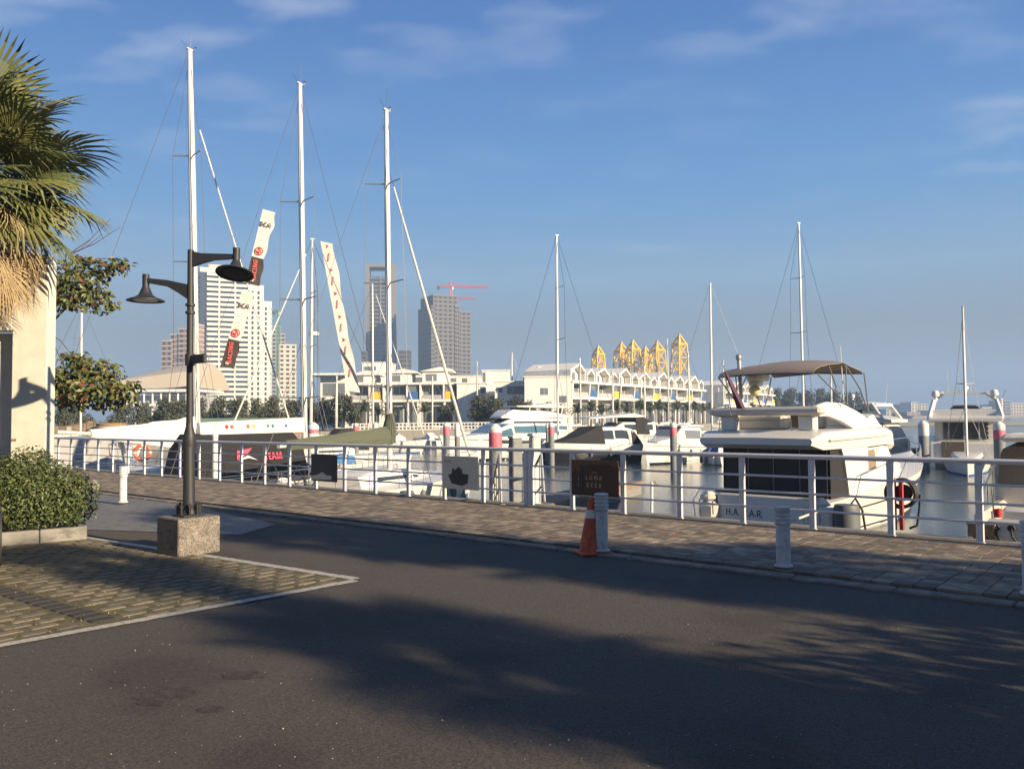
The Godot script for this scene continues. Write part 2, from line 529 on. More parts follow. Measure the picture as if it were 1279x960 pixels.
func setting():
	struct(sheet([Q(60, WIDE), Q(-70, WIDE), Q(-70, 90), Q(60, 90)], 0.0), "road", M.asphalt)
	var road: Node = get_node("road")
	var sn := FastNoiseLite.new()
	sn.frequency = 0.6
	for q in [[208, 868, 0.17, 0.09], [306, 843, 0.14, 0.05], [262, 886, 0.08, 0.03], [150, 850, 0.06, 0.02]]:
		var c := G(q[0], q[1])
		var ring := []
		for i in 22:
			var a := TAU * i / 22
			var k: float = 1.0 + 0.38 * sn.get_noise_2d(cos(a) * 3.0 + q[0], sin(a) * 3.0 + q[1])
			ring.append(c + Vector3(cos(a) * q[2] * k, 0, sin(a) * q[3] * 2.0 * k))
		struct(sheet(ring, 0.003), "oil_stain", M.oil_stain, road)
	var peb := MB.new()
	for i in 260:
		var p := G(rng.randf_range(0, 1279), rng.randf_range(760, 958))
		var q := rng.randf_range(0.0025, 0.0055) if i % 40 != 0 else 0.009
		var a := rng.randf() * TAU
		peb.box(p + Vector3.UP * q * 0.4, Vector3(q * 1.6, q, q * 1.2), q * 0.3, Basis(Vector3.UP, a))
	var po := put(peb, "gravel", M.pebble)
	tag(po, "small pale grit scattered over the asphalt", "gravel").set_meta("kind", "stuff")
	# the bed of the promenade, with its quay wall
	var m := MB.new()
	var at := Q(-5, WIDE / 2 - 0.15, -1.52)
	m.box(at, Vector3(130, 3.00, WIDE + 0.36), 0.0, Basis(U, Vector3.UP, -N))
	struct(m, "quay_wall", M.joint)
	struct(bx(Q(-5, -0.42, -0.075), Vector3(130, 0.20, 0.24), 0.03, Basis(U, Vector3.UP, -N)), "quay_edge", M.concrete)
	m = MB.new()
	m.quad(Vector3(-1800, WATER, 30), Vector3(1800, WATER, 30), Vector3(1800, WATER, -1800), Vector3(-1800, WATER, -1800))
	struct(m, "water", M.water)
	# concrete apron that leads from the promenade into the bays, drawn over the asphalt
	struct(sheet([Q(-8.6, WIDE + 0.2), Q(-6.0, WIDE + 0.2), G(345, 655), G(300, 668), G(110, 662), G(60, 655), Q(-13, WIDE + 0.2)], 0.008), "driveway_apron", M.apron)
	# kerb stones between road and promenade
	var kerb := thing("kerb", "long flush kerb of pale stones between the road and the promenade", "kerb")
	var bas := Basis(U, Vector3.UP, -N)
	var stone := bx(Vector3.ZERO, Vector3(0.985, 0.16, 0.2), 0.012).mesh(20)
	var i := 0
	for n in range(-22, 14):
		var o := put(stone, "kerb_stone", M.kerb, kerb)
		o.transform = Transform3D(bas, Q(n * 1.0, WIDE + 0.1, -0.052 + 0.003 * sin(n * 2.3)))

func behind_camera():
	# the low building in front of which the photographer stands; it hides part of the sky from the road
	var t := thing("harbour_office", "long cream building behind the photographer, out of the picture", "building", Vector3(-13.5, 0, 3.5))
	put(bx(Vector3(0, 5.0, 5.0), Vector3(26, 10, 10)), "wall", M.tower_tan, t)
	put(bx(Vector3(0, 10.2, 4.6), Vector3(27, 0.4, 11)), "roof", M.villa_grey, t)
	for k in 8:
		for y in [1.7, 5.2, 8.2]: put(bx(Vector3(-11.4 + k * 3.2, y, -0.01), Vector3(1.8, 1.7, 0.1), 0.02), "window", M.villa_glass, t)
func promenade():
	var walk := put(bx(Q(-5, WIDE / 2, -0.006), Vector3(130, 0.02, WIDE - 0.1), 0.0, Basis(U, Vector3.UP, -N)), "promenade", M.joint)
	walk.set_meta("kind", "structure")
	var bas := Basis(U, Vector3.UP, -N)
	var s := 0.2
	var meshes := []
	for w in [1, 2]: meshes.append(bx(Vector3.ZERO, Vector3(s * w - 0.008, 0.05, s - 0.008), 0.004).mesh(10))
	var spots := []
	for r in 16:
		var x := -28.0
		while x < 10.0:
			var w := 2 if rng.randf() < 0.25 else 1
			var p := Q(x + s * w / 2, 0.12 + s * (r + 0.5), 0.010 + rng.randf_range(-0.002, 0.002))
			if p.x / -p.z < 0.75 and p.z < -3:
				spots.append([p, w, rng.randi() % 5])
			x += s * w
	spots.sort_custom(func(a, b): return a[0].z > b[0].z)
	var rest := MB.new()
	for k in spots.size():
		var sp: Array = spots[k]
		if k < 300:
			var o := put(meshes[sp[1] - 1], "paving_stone", M["tile%d" % sp[2]], walk)
			o.transform = Transform3D(bas, sp[0])
		else:
			rest.box(sp[0], Vector3(s * sp[1] - 0.012, 0.05, s - 0.012), 0.0, bas)
			rest.paint(M["tile%d" % sp[2]].albedo_color.srgb_to_linear())
	var st := put(rest, "paving_stones", M.tiles, walk, 10)
	st.set_meta("kind", "stuff")
	# railing
	var rail := thing("railing", "pale grey metal railing of flat posts and four bars along the quay", "railing")
	var post := bx(Vector3(0, 0.52, 0), Vector3(0.09, 1.0, 0.05), 0.008).mesh(10)
	var foot := bx(Vector3(0, 0.012, 0), Vector3(0.105, 0.012, 0.075), 0.003).mesh(10)
	var sp_ := 1.08
	for k in range(-24, 10):
		var o := put(post, "post", M.rail_paint, rail)
		o.transform = Transform3D(bas, Q(k * sp_, 0, 0.03))
		var f := put(foot, "base_plate", M.rail_paint, o)
	for y in [0.26, 0.50, 0.74]:
		put(tb([Q(-24 * sp_, 0.035, 0.05 + y), Q(9.6 * sp_, 0.035, 0.05 + y)], 0.017, 8), "bar", M.rail_paint, rail)
	put(tb([Q(-24 * sp_, 0, 1.085), Q(9.6 * sp_, 0, 1.085)], 0.036, 10), "handrail", M.rail_paint, rail)
	# one wider post where the gate is
	put(bx(Q(0.13, 0, 0.57), Vector3(0.12, 1.02, 0.07), 0.01, bas), "gate_post", M.rail_paint, rail)
	rail_signs()

func rail_signs():
	var bas := Basis(U, Vector3.UP, -N)
	var sp_ := 1.08
	# centre along the rail in posts, size, heights
	var t := thing("notice_board", "brown poster board with a dark bottle and pale letters tied to the railing", "sign", Q(1.5 * sp_, 0.075, 0.63), 0)
	t.transform.basis = bas
	put(bx(Vector3.ZERO, Vector3(0.99, 0.62, 0.02), 0.004), "board", M.poster_brown, t)
	var top := MB.new()
	var pts := PackedVector2Array([Vector2(-0.49, 0.305), Vector2(-0.49, 0.10), Vector2(-0.40, 0.16), Vector2(-0.33, 0.08), Vector2(-0.27, 0.2), Vector2(-0.1, 0.25), Vector2(0.1, 0.23), Vector2(0.3, 0.24), Vector2(0.44, 0.19), Vector2(0.49, 0.305)])
	top.prism(pts, 0.004, Transform3D(Basis.IDENTITY, Vector3(0, 0, 0.012)))
	put(top, "printed_sky", M.poster_amber, t)
	var bo := MB.new()
	bo.prism(PackedVector2Array([Vector2(-0.33, -0.22), Vector2(-0.33, 0.0), Vector2(-0.305, 0.07), Vector2(-0.295, 0.24), Vector2(-0.265, 0.24), Vector2(-0.255, 0.07), Vector2(-0.23, 0.0), Vector2(-0.23, -0.22)]), 0.004, Transform3D(Basis.IDENTITY, Vector3(0, 0, 0.014)))
	put(bo, "printed_bottle", M.ink, t)
	for y in [-0.03, -0.13]: put(bx(Vector3(-0.335, y, 0.017), Vector3(0.012, 0.07, 0.003)), "printed_gleam", M.poster_text, t)
	put(bx(Vector3(0.0, -0.285, 0.013), Vector3(0.98, 0.05, 0.004)), "printed_band", M.ink, t)
	words("L U N A", 0.075, M.poster_text, t, Transform3D(Basis.IDENTITY, Vector3(-0.01, 0.0, 0.015)), "lettering", 0.003)
	words("B E E R", 0.075, M.poster_text, t, Transform3D(Basis.IDENTITY, Vector3(-0.01, -0.13, 0.015)), "lettering", 0.003)
	put(tb(arc(Vector3(0.0, 0.05, 0.014), 0.055, 0.2, PI - 0.2, 8), 0.006, 5), "printed_arch", M.poster_text, t)
	t = thing("notice_board", "black display panel tied to the railing in front of the green-covered boom", "sign", Q(-5.62 * sp_, 0.075, 0.55), 0)
	t.transform.basis = bas
	put(bx(Vector3.ZERO, Vector3(0.98, 0.64, 0.025), 0.005), "board", M.sign_black, t)
	var pic := MB.new()
	pic.prism(PackedVector2Array([Vector2(-0.47, -0.2), Vector2(-0.2, -0.16), Vector2(-0.05, -0.1), Vector2(0.1, -0.17), Vector2(0.3, -0.18), Vector2(0.3, -0.27), Vector2(-0.47, -0.29)]), 0.004, Transform3D(Basis.IDENTITY, Vector3(0, 0, 0.014)))
	put(pic, "printed_quay", M.sign_grey, t)
	t = thing("notice_board", "grey panel with a dark picture tied to the railing left of the pile", "sign", Q(-1.5 * sp_, 0.075, 0.60), 0)
	t.transform.basis = bas
	put(bx(Vector3.ZERO, Vector3(0.98, 0.66, 0.02), 0.005), "board", M.sign_grey, t)
	pic = MB.new()
	pic.prism(PackedVector2Array([Vector2(-0.34, -0.05), Vector2(-0.24, -0.02), Vector2(-0.22, 0.1), Vector2(-0.15, 0.05), Vector2(-0.05, 0.12), Vector2(0.04, 0.06), Vector2(0.06, -0.02), Vector2(0.22, -0.03), Vector2(0.2, -0.2), Vector2(0.05, -0.26), Vector2(-0.25, -0.22)]), 0.004, Transform3D(Basis.IDENTITY, Vector3(0, 0, 0.012)))
	put(pic, "printed_ship", M.sign_black, t)
	pic = bx(Vector3(-0.36, 0.22, 0.011), Vector3(0.2, 0.04, 0.003))
	put(pic, "printed_heading", M.jacket_grey, t)
func arc(at: Vector3, r: float, a0: float, a1: float, n: int) -> Array:
	var p := []
	for i in n + 1:
		var a := lerpf(a0, a1, float(i) / n)
		p.append(at + Vector3(cos(a) * r, sin(a) * r, 0))
	return p

func parking_bay():
	var c := G(440, 725)
	var l0 := G(0, 805)
	var l1 := G(112, 674)
	var e0 := c + (l0 - c) * 2.2
	var e1 := c + (l1 - c) * 2.2
	var far_ := e0 + e1 - c
	struct(sheet([c, e0, far_, e1], 0.006), "grass_paving", M.earth)
	var bed: Node = get_node("grass_paving")
	var mid := (c + e0 + e1) / 3.0
	# white lines along two sides, worn
	for ln in [[c, e0, "white painted line nearest the camera along the parking bay"], [c, e1, "white painted line along the road side of the parking bay, running behind the lamp block"]]:
		var d: Vector3 = (ln[1] - ln[0]).normalized()
		var side := d.cross(Vector3.UP).normalized()
		if (mid - c).dot(side) > 0: side = -side
		var m := MB.new()
		var L: float = (ln[1] - ln[0]).length()
		var n := int(L / 0.06)
		var prev := []
		var fn := FastNoiseLite.new()
		fn.frequency = 0.9
		for i in n + 1:
			var p: Vector3 = ln[0] + d * (i * L / n)
			var w0 := 0.012 * fn.get_noise_1d(i * 3.1)
			var w1 := 0.10 + 0.016 * fn.get_noise_1d(i * 2.3 + 500)
			var cur := [p + side * w0 + Vector3.UP * 0.011, p + side * w1 * 1.2 + Vector3.UP * 0.011]
			if i > 0: m.quad(prev[0], prev[1], cur[1], cur[0]) if side.cross(d).y < 0 else m.quad(prev[1], prev[0], cur[0], cur[1])
			prev = cur
		tag(put(m, "painted_line", M.line_paint), ln[2], "line marking", "white lines round the parking bay").set_meta("kind", "thing")
	# pavers in rows along the road, grass between them
	var ux := -U
	var uz := Vector3(ux.z, 0, -ux.x)
	if uz.z < 0: uz = -uz
	var dark0 := G(0, 738)
	var dark1 := G(137, 778)
	var dv := dark1 - dark0
	uz = dv.normalized() 
	ux = Vector3(uz.z, 0, -uz.x)
	var bas := Basis(ux, Vector3.UP, ux.cross(Vector3.UP))
	var poly := PackedVector2Array([q2(c), q2(e0), q2(far_), q2(e1)])
	var inner: PackedVector2Array = Geometry2D.offset_polygon(poly, -0.05)[0]
	var meshes := []
	for q in 3:
		meshes.append(bx(Vector3.ZERO, Vector3(0.225, 0.06, 0.125 - 0.008 * q), 0.012).mesh(20))
	var dmesh := bx(Vector3.ZERO, Vector3(0.21, 0.06, 0.13), 0.01).mesh(20)
	var spots := []
	for r in range(-40, 44):
		for k in range(-30, 34):
			var off := (0.13 * signf(k)) if r % 2 != 0 else 0.0
			var p := dark0 + uz * (r * 0.172) + ux * (k * 0.268 + off)
			if not Geometry2D.is_point_in_polygon(q2(p), inner): continue
			if absf(p.x / -p.z) > 0.75 or p.z > -4.5: continue
			var is_dark := k == 0
			p.y = -0.017 + rng.randf_range(-0.004, 0.003) + (0.004 if is_dark else 0.0)
			spots.append([p, is_dark, rng.randi() % 3])
	spots.sort_custom(func(a, b): return a[0].z > b[0].z)
	var rest := MB.new()
	for k in spots.size():
		var sp: Array = spots[k]
		var b2 := bas.rotated(Vector3.UP, rng.randf_range(-0.05, 0.05))
		if k < 300:
			var o := put(dmesh if sp[1] else meshes[sp[2]], "paver", M.dark_paver if sp[1] else M["paver%d" % sp[2]], bed)
			o.transform = Transform3D(b2, sp[0])
		else:
			rest.box(sp[0], Vector3(0.225, 0.06, 0.12), 0.0, b2)
			rest.paint((M.dark_paver if sp[1] else M["paver%d" % sp[2]]).albedo_color.srgb_to_linear())
	if rest.v.size() > 0: put(rest, "pavers", M.pavers, bed, 10).set_meta("kind", "stuff")
	# grass blades in the joints
	var gm := MB.new()
	for i in 5500:
		var p := c + (e0 - c) * rng.randf() * 0.8 + (e1 - c) * rng.randf()
		if not Geometry2D.is_point_in_polygon(q2(p), inner) or p.z > -4.5: continue
		var rel := p - dark0
		var rr := rel.dot(uz) / 0.172
		var fr := absf(rr - roundf(rr))
		if fr < 0.34 and rng.randf() < 0.8: continue
		var hh := rng.randf_range(0.012, 0.034)
		var a := rng.randf() * TAU
		var w := Vector3(cos(a), 0, sin(a)) * 0.006
		var lean := Vector3(rng.randf_range(-1, 1), 0, rng.randf_range(-1, 1)) * 0.02
		p.y = 0.005
		gm.tri(p - w, p + w, p + lean + Vector3.UP * hh)
		gm.paint(Color(0.15, 0.13, 0.05).lerp(Color(0.09, 0.10, 0.035), rng.randf()))
	var go := put(gm, "grass", M.leaf, null, 0)
	tag(go, "short dry grass growing in the joints of the parking bay pavers", "grass").set_meta("kind", "stuff")
func street_furniture():
	var bas := Basis(U, Vector3.UP, -N)
	var yaw := atan2(-U.z, U.x)
	# ---- lamp on its block
	var f := G(222, 696.5)
	var bc := f + N * 0.285 - U * 0.275
	var block := thing("concrete_block", "square speckled granite-finish block under the lamp post", "block", bc, yaw)
	var m := MB.new()
	m.box(Vector3(0, 0.235, 0), Vector3(0.55, 0.47, 0.57), 0.014)
	put(m, "block", M.granite_block, block)
	var lamp := thing("street_lamp", "black two-armed street lamp standing on the granite block", "street lamp", bc + Vector3(0, 0.47, 0), yaw)
	var H := P(231, 312, -bc.z).y - 0.47
	var y1 := P(231, 545, -bc.z).y - 0.47
	m = MB.new()
	m.lathe([[0.12, 0.0], [0.12, 0.02], [0.10, 0.03], [0.074, 0.09], [0.070, y1 - 0.14], [0.079, y1 - 0.12], [0.083, y1 - 0.02], [0.074, y1 + 0.02], [0.046, y1 + 0.13], [0.043, y1 + 0.2], [0.040, H], [0.0, H + 0.005]], 20)
	put(m, "pole", M.lamp_paint, lamp)
	put(bx(Vector3(0, 0.012, 0), Vector3(0.31, 0.022, 0.31), 0.006), "base_plate", M.lamp_paint, lamp)
	for k in 8:
		var a := TAU * (k + 0.5) / 8
		m = MB.new()
		m.lathe([[0.016, 0.0], [0.016, 0.1], [0.026, 0.1], [0.026, 0.13], [0.013, 0.135], [0.013, 0.16], [0.0, 0.161]], 6, Transform3D(Basis.IDENTITY, Vector3(cos(a) * 0.135, 0.01, sin(a) * 0.135)))
		put(m, "bolt", M.lamp_paint, lamp)
	for y in [H - 0.62 - 0.12, H - 0.62 - 0.22]:
		m = MB.new()
		m.lathe([[0.04, y], [0.062, y + 0.005], [0.062, y + 0.035], [0.04, y + 0.04]], 20)
		put(m, "collar", M.lamp_paint, lamp)
	# arms: the upper one reaches right and towards the road, the lower one left
	var right := (P(288, 325, -bc.z - 0.12) - P(231, 325, -bc.z)) * Vector3(1, 0, 1)
	var dirs := [Basis(Vector3.UP, -yaw) * right.normalized(), Basis(Vector3.UP, -yaw) * -right.normalized()]
	for k in 2:
		var d: Vector3 = dirs[k]
		var r := right.length()
		var y := H - 0.02 if k == 0 else H - 0.42
		var side := d.cross(Vector3.UP)
		var xf := Transform3D(Basis(d, Vector3.UP, side), Vector3.ZERO)
		m = MB.new()
		var yb := y - 0.16 if k == 0 else y - 0.20
		if k == 0: m.prism(PackedVector2Array([Vector2(0.04, y), Vector2(0.16, y - 0.035), Vector2(r + 0.03, y - 0.07), Vector2(r + 0.03, y - 0.125), Vector2(r * 0.5, y - 0.13), Vector2(0.16, y - 0.165), Vector2(0.04, y - 0.20)]), 0.055, xf)
		else: m.prism(PackedVector2Array([Vector2(0.04, y - 0.03), Vector2(r * 0.5, y + 0.035), Vector2(r + 0.03, y + 0.08), Vector2(r + 0.03, y + 0.02), Vector2(r * 0.5, y - 0.05), Vector2(0.16, y - 0.14), Vector2(0.04, y - 0.22)]), 0.055, xf)
		var arm := put(m, "arm", M.lamp_paint, lamp)
		var tip := d * r + Vector3.UP * (y - 0.06 if k == 0 else y + 0.05)
		m = MB.new()
		m.lathe([[0.0, 0.08], [0.045, 0.075], [0.045, -0.12], [0.05, -0.125]], 14, Transform3D(Basis.IDENTITY, tip))
		put(m, "end_cap", M.lamp_paint, arm)
		var tilt := Basis.IDENTITY
		if k == 0: tilt = Basis((Basis(Vector3.UP, -yaw) * Vector3(1, 0, 0.1)).normalized(), deg_to_rad(-17))
		var sx := Transform3D(tilt, tip + Vector3.DOWN * 0.10)
		m = MB.new()
		m.lathe([[0.0, 0.0], [0.05, 0.0], [0.065, -0.04], [0.085, -0.09], [0.13, -0.125], [0.2, -0.15], [0.235, -0.165], [0.238, -0.178], [0.228, -0.176], [0.12, -0.15], [0.0, -0.14]], 28, sx)
		var shade := put(m, "lamp_shade", M.lamp_paint, lamp)
		m = MB.new()
		m.lathe([[0.0, -0.150], [0.15, -0.158], [0.15, -0.170], [0.0, -0.185]], 24, sx)
		put(m, "lens", M.lens if k == 1 else M.lamp_paint, shade)
	var sy := P(250, 449, -bc.z).y - 0.47
	m = MB.new()
	m.box(Vector3(0.21, sy, 0.0), Vector3(0.34, 0.115, 0.05), 0.01)
	put(m, "sign_plate", M.lamp_paint, lamp)
	m = MB.new()
	m.lathe([[0.04, sy - 0.08], [0.06, sy - 0.075], [0.06, sy + 0.075], [0.04, sy + 0.08]], 18)
	put(m, "clamp", M.lamp_paint, lamp)
	# ---- cone and bollards
	var cp := G(740, 691)
	var cone := thing("traffic_cone", "faded orange traffic cone with a white band beside a bollard", "traffic cone", cp, 0.3)
	m = MB.new()
	m.box(Vector3(0, 0.02, 0), Vector3(0.42, 0.035, 0.42), 0.012)
	put(m, "base", M.cone_orange, cone)
	m = MB.new()
	m.lathe([[0.172, 0.03], [0.165, 0.05], [0.085, 0.455]], 24)
	put(m, "body", M.cone_orange, cone)
	m = MB.new()
	m.lathe([[0.088, 0.445], [0.069, 0.545]], 24)
	put(m, "white_band", M.cone_band, cone)
	m = MB.new()
	m.lathe([[0.068, 0.54], [0.040, 0.68], [0.030, 0.69], [0.0, 0.691]], 24)
	put(m, "tip", M.cone_orange, cone)
	var spots := [[752, 687.5, "ribbed white steel bollard right behind the orange traffic cone", 616], [979, 707, "ribbed white steel bollard on the kerb in front of the large yacht", 632], [153, 627, "sunlit ribbed white bollard between the bush and the lamp post", 582], [1290, 742, "ribbed white bollard cut off by the right edge of the photo", 650]]
	for s in spots:
		var p := G(s[0], s[1], 0.05)
		var h: float = P(s[0], s[3], -p.z).y - 0.05
		var b := thing("bollard", s[2], "bollard", p, 0, "white bollards along the kerb")
		m = MB.new()
		m.lathe([[0.10, 0.0], [0.10, 0.015], [0.077, 0.025], [0.075, h * 0.72]], 20)
		put(m, "post", M.bollard_paint, b)
		m = MB.new()
		var prof := []
		for k in 4:
			var y := h * (0.70 + 0.068 * k)
			prof += [[0.074, y], [0.089, y + 0.006], [0.091, y + h * 0.036], [0.088, y + h * 0.042], [0.074, y + h * 0.046]]
		prof += [[0.074, h * 0.96], [0.087, h * 0.965], [0.087, h * 0.99], [0.072, h], [0.0, h]]
		m.lathe(prof, 20)
		put(m, "ribbed_head", M.bollard_paint, b)
	# ---- hose reel on its red post behind the railing
	var hp := Q(5.55 * 1.08 - 0.13 + 0.95, -0.30, 0.0)
	hp = P(1129, 667, 12.1)
	hp.y = 0.02
	var reel := thing("hose_reel", "red hose reel stand with a black hose coiled on it behind the railing", "hose reel", hp, yaw)
	put(bx(Vector3(-0.10, 0.37, 0.07), Vector3(0.06, 0.76, 0.05), 0.008), "post", M.red, reel)
	put(bx(Vector3(0.0, 0.36, 0.07), Vector3(0.06, 0.72, 0.05), 0.008), "post", M.red, reel)
	var coil := MB.new()
	for k in 5:
		var pts := []
		for i in 25: pts.append(Vector3(-0.03 + cos(TAU * i / 24) * (0.205 - 0.012 * (k % 2)), 0.52 + sin(TAU * i / 24) * (0.205 - 0.012 * (k % 2)), -0.12 + k * 0.035))
		coil.tube(pts, 0.02, 6)
	put(coil, "hose", M.rubber, reel)
	put(tb([Vector3(0.24, 0.52, 0), Vector3(0.23, 0.3, 0.03), Vector3(0.2, 0.08, 0.05), Vector3(0.1, 0.03, 0.06)], 0.018, 6), "hose_end", M.rubber, reel)
	var drum := MB.new()
	drum.lathe([[0.0, -0.16], [0.12, -0.16], [0.12, -0.145], [0.07, -0.14], [0.07, 0.04], [0.12, 0.045], [0.12, 0.06], [0.0, 0.06]], 20, Transform3D(Basis(Vector3.RIGHT, PI / 2), Vector3(-0.03, 0.52, -0.06)))
	put(drum, "drum", M.rubber, reel)
	# ---- wooden box and white meter panel at the right end of the railing
	var wb := thing("wooden_box", "small weathered wooden box fixed low on the railing at the right", "box", P(1227, 663, 11.15), yaw)
	put(bx(Vector3.ZERO, Vector3(0.32, 0.16, 0.14), 0.006), "box", M.wood, wb)
	put(bx(Vector3(0, 0.095, 0), Vector3(0.35, 0.03, 0.17), 0.006), "lid", M.dull_steel, wb)
	for x in [-0.1, 0.02, 0.06]: put(tb([Vector3(x, -0.07, 0), Vector3(x + 0.01, -0.2, 0.02)], 0.012, 6), "cable", M.rubber, wb)
	var mp := thing("meter_panel", "white panel with two black power sockets beside the wooden box", "panel", P(1254, 665, 11.0), yaw)
	put(bx(Vector3(0.06, 0, 0), Vector3(0.46, 0.27, 0.06), 0.008), "panel", M.bollard_paint, mp)
	for x in [-0.08, 0.10]:
		m = MB.new()
		m.lathe([[0.0, 0.05], [0.04, 0.05], [0.05, 0.03], [0.05, 0.0]], 14, Transform3D(Basis(Vector3.RIGHT, PI / 2), Vector3(x, 0.07, 0.025)))
		var so := put(m, "socket", M.rubber, mp)
		put(tb([Vector3(x, 0.07, 0.07), Vector3(x + 0.01, -0.03, 0.08), Vector3(x + 0.07, -0.13, 0.05)], 0.013, 6), "cable", M.rubber, so)
	# ---- wall of the gate at the left
	var wd := 12.95
	var tl := P(17, 318, wd)
	var tr := P(60, 322, wd)
	var wall := thing("gateway", "tall cream painted gateway wall under the fan palm", "wall", Vector3(tr.x, 0, tr.z), 0.03)
	var ww := tr.x - tl.x
	var top := tl.y
	var under := P(8, 413, wd).y
	put(bx(Vector3(-ww / 2, top / 2, -0.13), Vector3(ww, top, 0.26), 0.012), "pier", M.wall_paint, wall)
	put(bx(Vector3(-ww - 1.55, (top + under) / 2, -0.13), Vector3(3.1, top - under, 0.26), 0.012), "lintel", M.wall_paint, wall)
	put(bx(Vector3(-ww - 1.5, under / 2 - 0.01, -0.36), Vector3(3.0, under, 0.16), 0.012), "inner_wall", M.wall_paint, wall)
	put(bx(Vector3(-ww + 0.06, P(24, 549, wd).y, 0.008), Vector3(0.07, 0.035, 0.016), 0.003), "name_plate", M.wood, wall)
	# ---- front corner of the parked car at the left edge
	var car := thing("parked_car", "silver parked car of which only a sliver shows at the left edge", "car", G(3, 722) + Vector3(-0.80, 0, 0.48), 0.555)
	m = MB.new()
	var rings := []
	for q in [[-4.1, 0.45, 0.62, 0.85], [-4.0, 0.25, 0.95, 1.25], [-3.2, 0.2, 1.0, 1.62], [-2.2, 0.2, 1.0, 1.66], [-1.1, 0.2, 0.98, 1.5], [-0.75, 0.22, 0.95, 1.05], [-0.2, 0.28, 0.85, 0.98], [0.0, 0.4, 0.62, 0.75]]:
		var hw: float = q[2] * 0.86
		rings.append(PackedVector3Array([Vector3(-hw, q[1], q[0]), Vector3(-hw * 1.02, (q[1] + 0.9) * 0.5, q[0]), Vector3(-hw * 0.8, q[3], q[0]), Vector3(hw * 0.8, q[3], q[0]), Vector3(hw * 1.02, (q[1] + 0.9) * 0.5, q[0]), Vector3(hw, q[1], q[0])]))
	m.loft(rings)
	put(m, "body", M.car_paint, car, 50)
	for z in [-0.8, -3.2]:
		for x in [-0.82, 0.82]:
			m = MB.new()
			m.lathe([[0.0, -0.1], [0.3, -0.1], [0.32, -0.06], [0.32, 0.06], [0.3, 0.1], [0.0, 0.1]], 20, Transform3D(Basis(Vector3.BACK, PI / 2), Vector3(x, 0.32, z)))
			put(m, "wheel", M.rubber, car)
	for x in [-0.72, 0.72]:
		m = MB.new()
		m.slab(Vector3(x * 1.21, 1.0, -1.0), Vector3(x * 1.21, 1.0, -3.3), Vector3(x * 1.03, 1.5, -3.0), Vector3(x * 1.03, 1.45, -1.3), 0.015 * signf(-x))
		put(m, "window", M.glass, car)

# ---------------------------------------------------------------- plants
func leaves(clumps: Array, n: int, size: float, cols: Array, droop := 0.0, flat := 0.0) -> ArrayMesh:
	# many small folded leaves spread through the clumps' volume; the outer ones lie across the surface
	var m := MB.new()
	var total := 0.0
	for c in clumps: total += c[1] * c[1]
	for c in clumps:
		var k := int(n * c[1] * c[1] / total)
		var sq: Vector3 = c[2] if c.size() > 2 else Vector3.ONE
		for i in k:
			var d := Vector3(rng.randfn(), rng.randfn(), rng.randfn()).normalized()
			var r: float = c[1] * pow(rng.randf(), 0.34)
			var p: Vector3 = c[0] + d * r * sq
			var out := (d + Vector3(rng.randfn(), rng.randfn(), rng.randfn()) * 0.55 + Vector3.UP * (0.25 + flat)).normalized()
			var al := out.cross(Vector3(rng.randfn(), rng.randfn(), rng.randfn())).normalized()
			al = (al + Vector3.DOWN * droop).normalized()
			var sd := out.cross(al).normalized()
			var l := size * rng.randf_range(0.65, 1.2)
			var w := l * 0.30
			var tip := p + al * l + out * l * -0.12
			var mid := p + al * l * 0.5
			m.tri(p, mid - sd * w + out * w * 0.35, tip)
			m.tri(p, tip, mid + sd * w + out * w * 0.35)
			var col: Color = cols[rng.randi() % cols.size()]
			m.paint(col * rng.randf_range(0.75, 1.2))
	return m.mesh(0)

func fan_leaf(size: float, dry := false) -> ArrayMesh:     # stalk along +x, then a pleated fan
	var m := MB.new()
	var st := 1.05 * size
	m.tube([Vector3.ZERO, Vector3(st * 0.5, 0.02, 0), Vector3(st, -0.03 * size, 0)], [0.028 * size, 0.02 * size, 0.014 * size], 5)
	var hub := Vector3(st, -0.03 * size, 0)
	var n := 38
	for i in n:
		var u := (float(i) / (n - 1) - 0.5) * 2.0
		var a := u * deg_to_rad(122)
		var R := size * (1.05 - 0.32 * u * u) * rng.randf_range(0.92, 1.05)
		var d := Vector3(cos(a), 0.10 * absf(u), sin(a)).normalized()
		var s := Vector3(-sin(a), 0, cos(a))
		var sag := (0.10 + 0.16 * rng.randf()) * size * (1.6 if dry else 1.0)
		var p1 := hub + d * R * 0.55 + Vector3.DOWN * sag * 0.18
		var p2 := hub + d * R * 0.8 + Vector3.DOWN * sag * 0.6
		var p3 := hub + d * R + Vector3.DOWN * sag * (1.9 if rng.randf() < 0.35 else 1.2) + s * rng.randf_range(-0.03, 0.03) * size
		var w1 := 0.027 * size * (0.7 if dry else 1.0)
		var w2 := 0.020 * size * (0.7 if dry else 1.0)
		var up := Vector3.UP * 0.012 * size
		m.tri(hub, p1 - s * w1, p1 + up)
		m.tri(hub, p1 + up, p1 + s * w1)
		m.quad(p1 - s * w1, p2 - s * w2, p2 + up, p1 + up)
		m.quad(p1 + up, p2 + up, p2 + s * w2, p1 + s * w1)
		m.tri(p2 - s * w2, p3, p2 + up)
		m.tri(p2 + up, p3, p2 + s * w2)
	m.paint(Color.WHITE)
	return m.mesh(0)

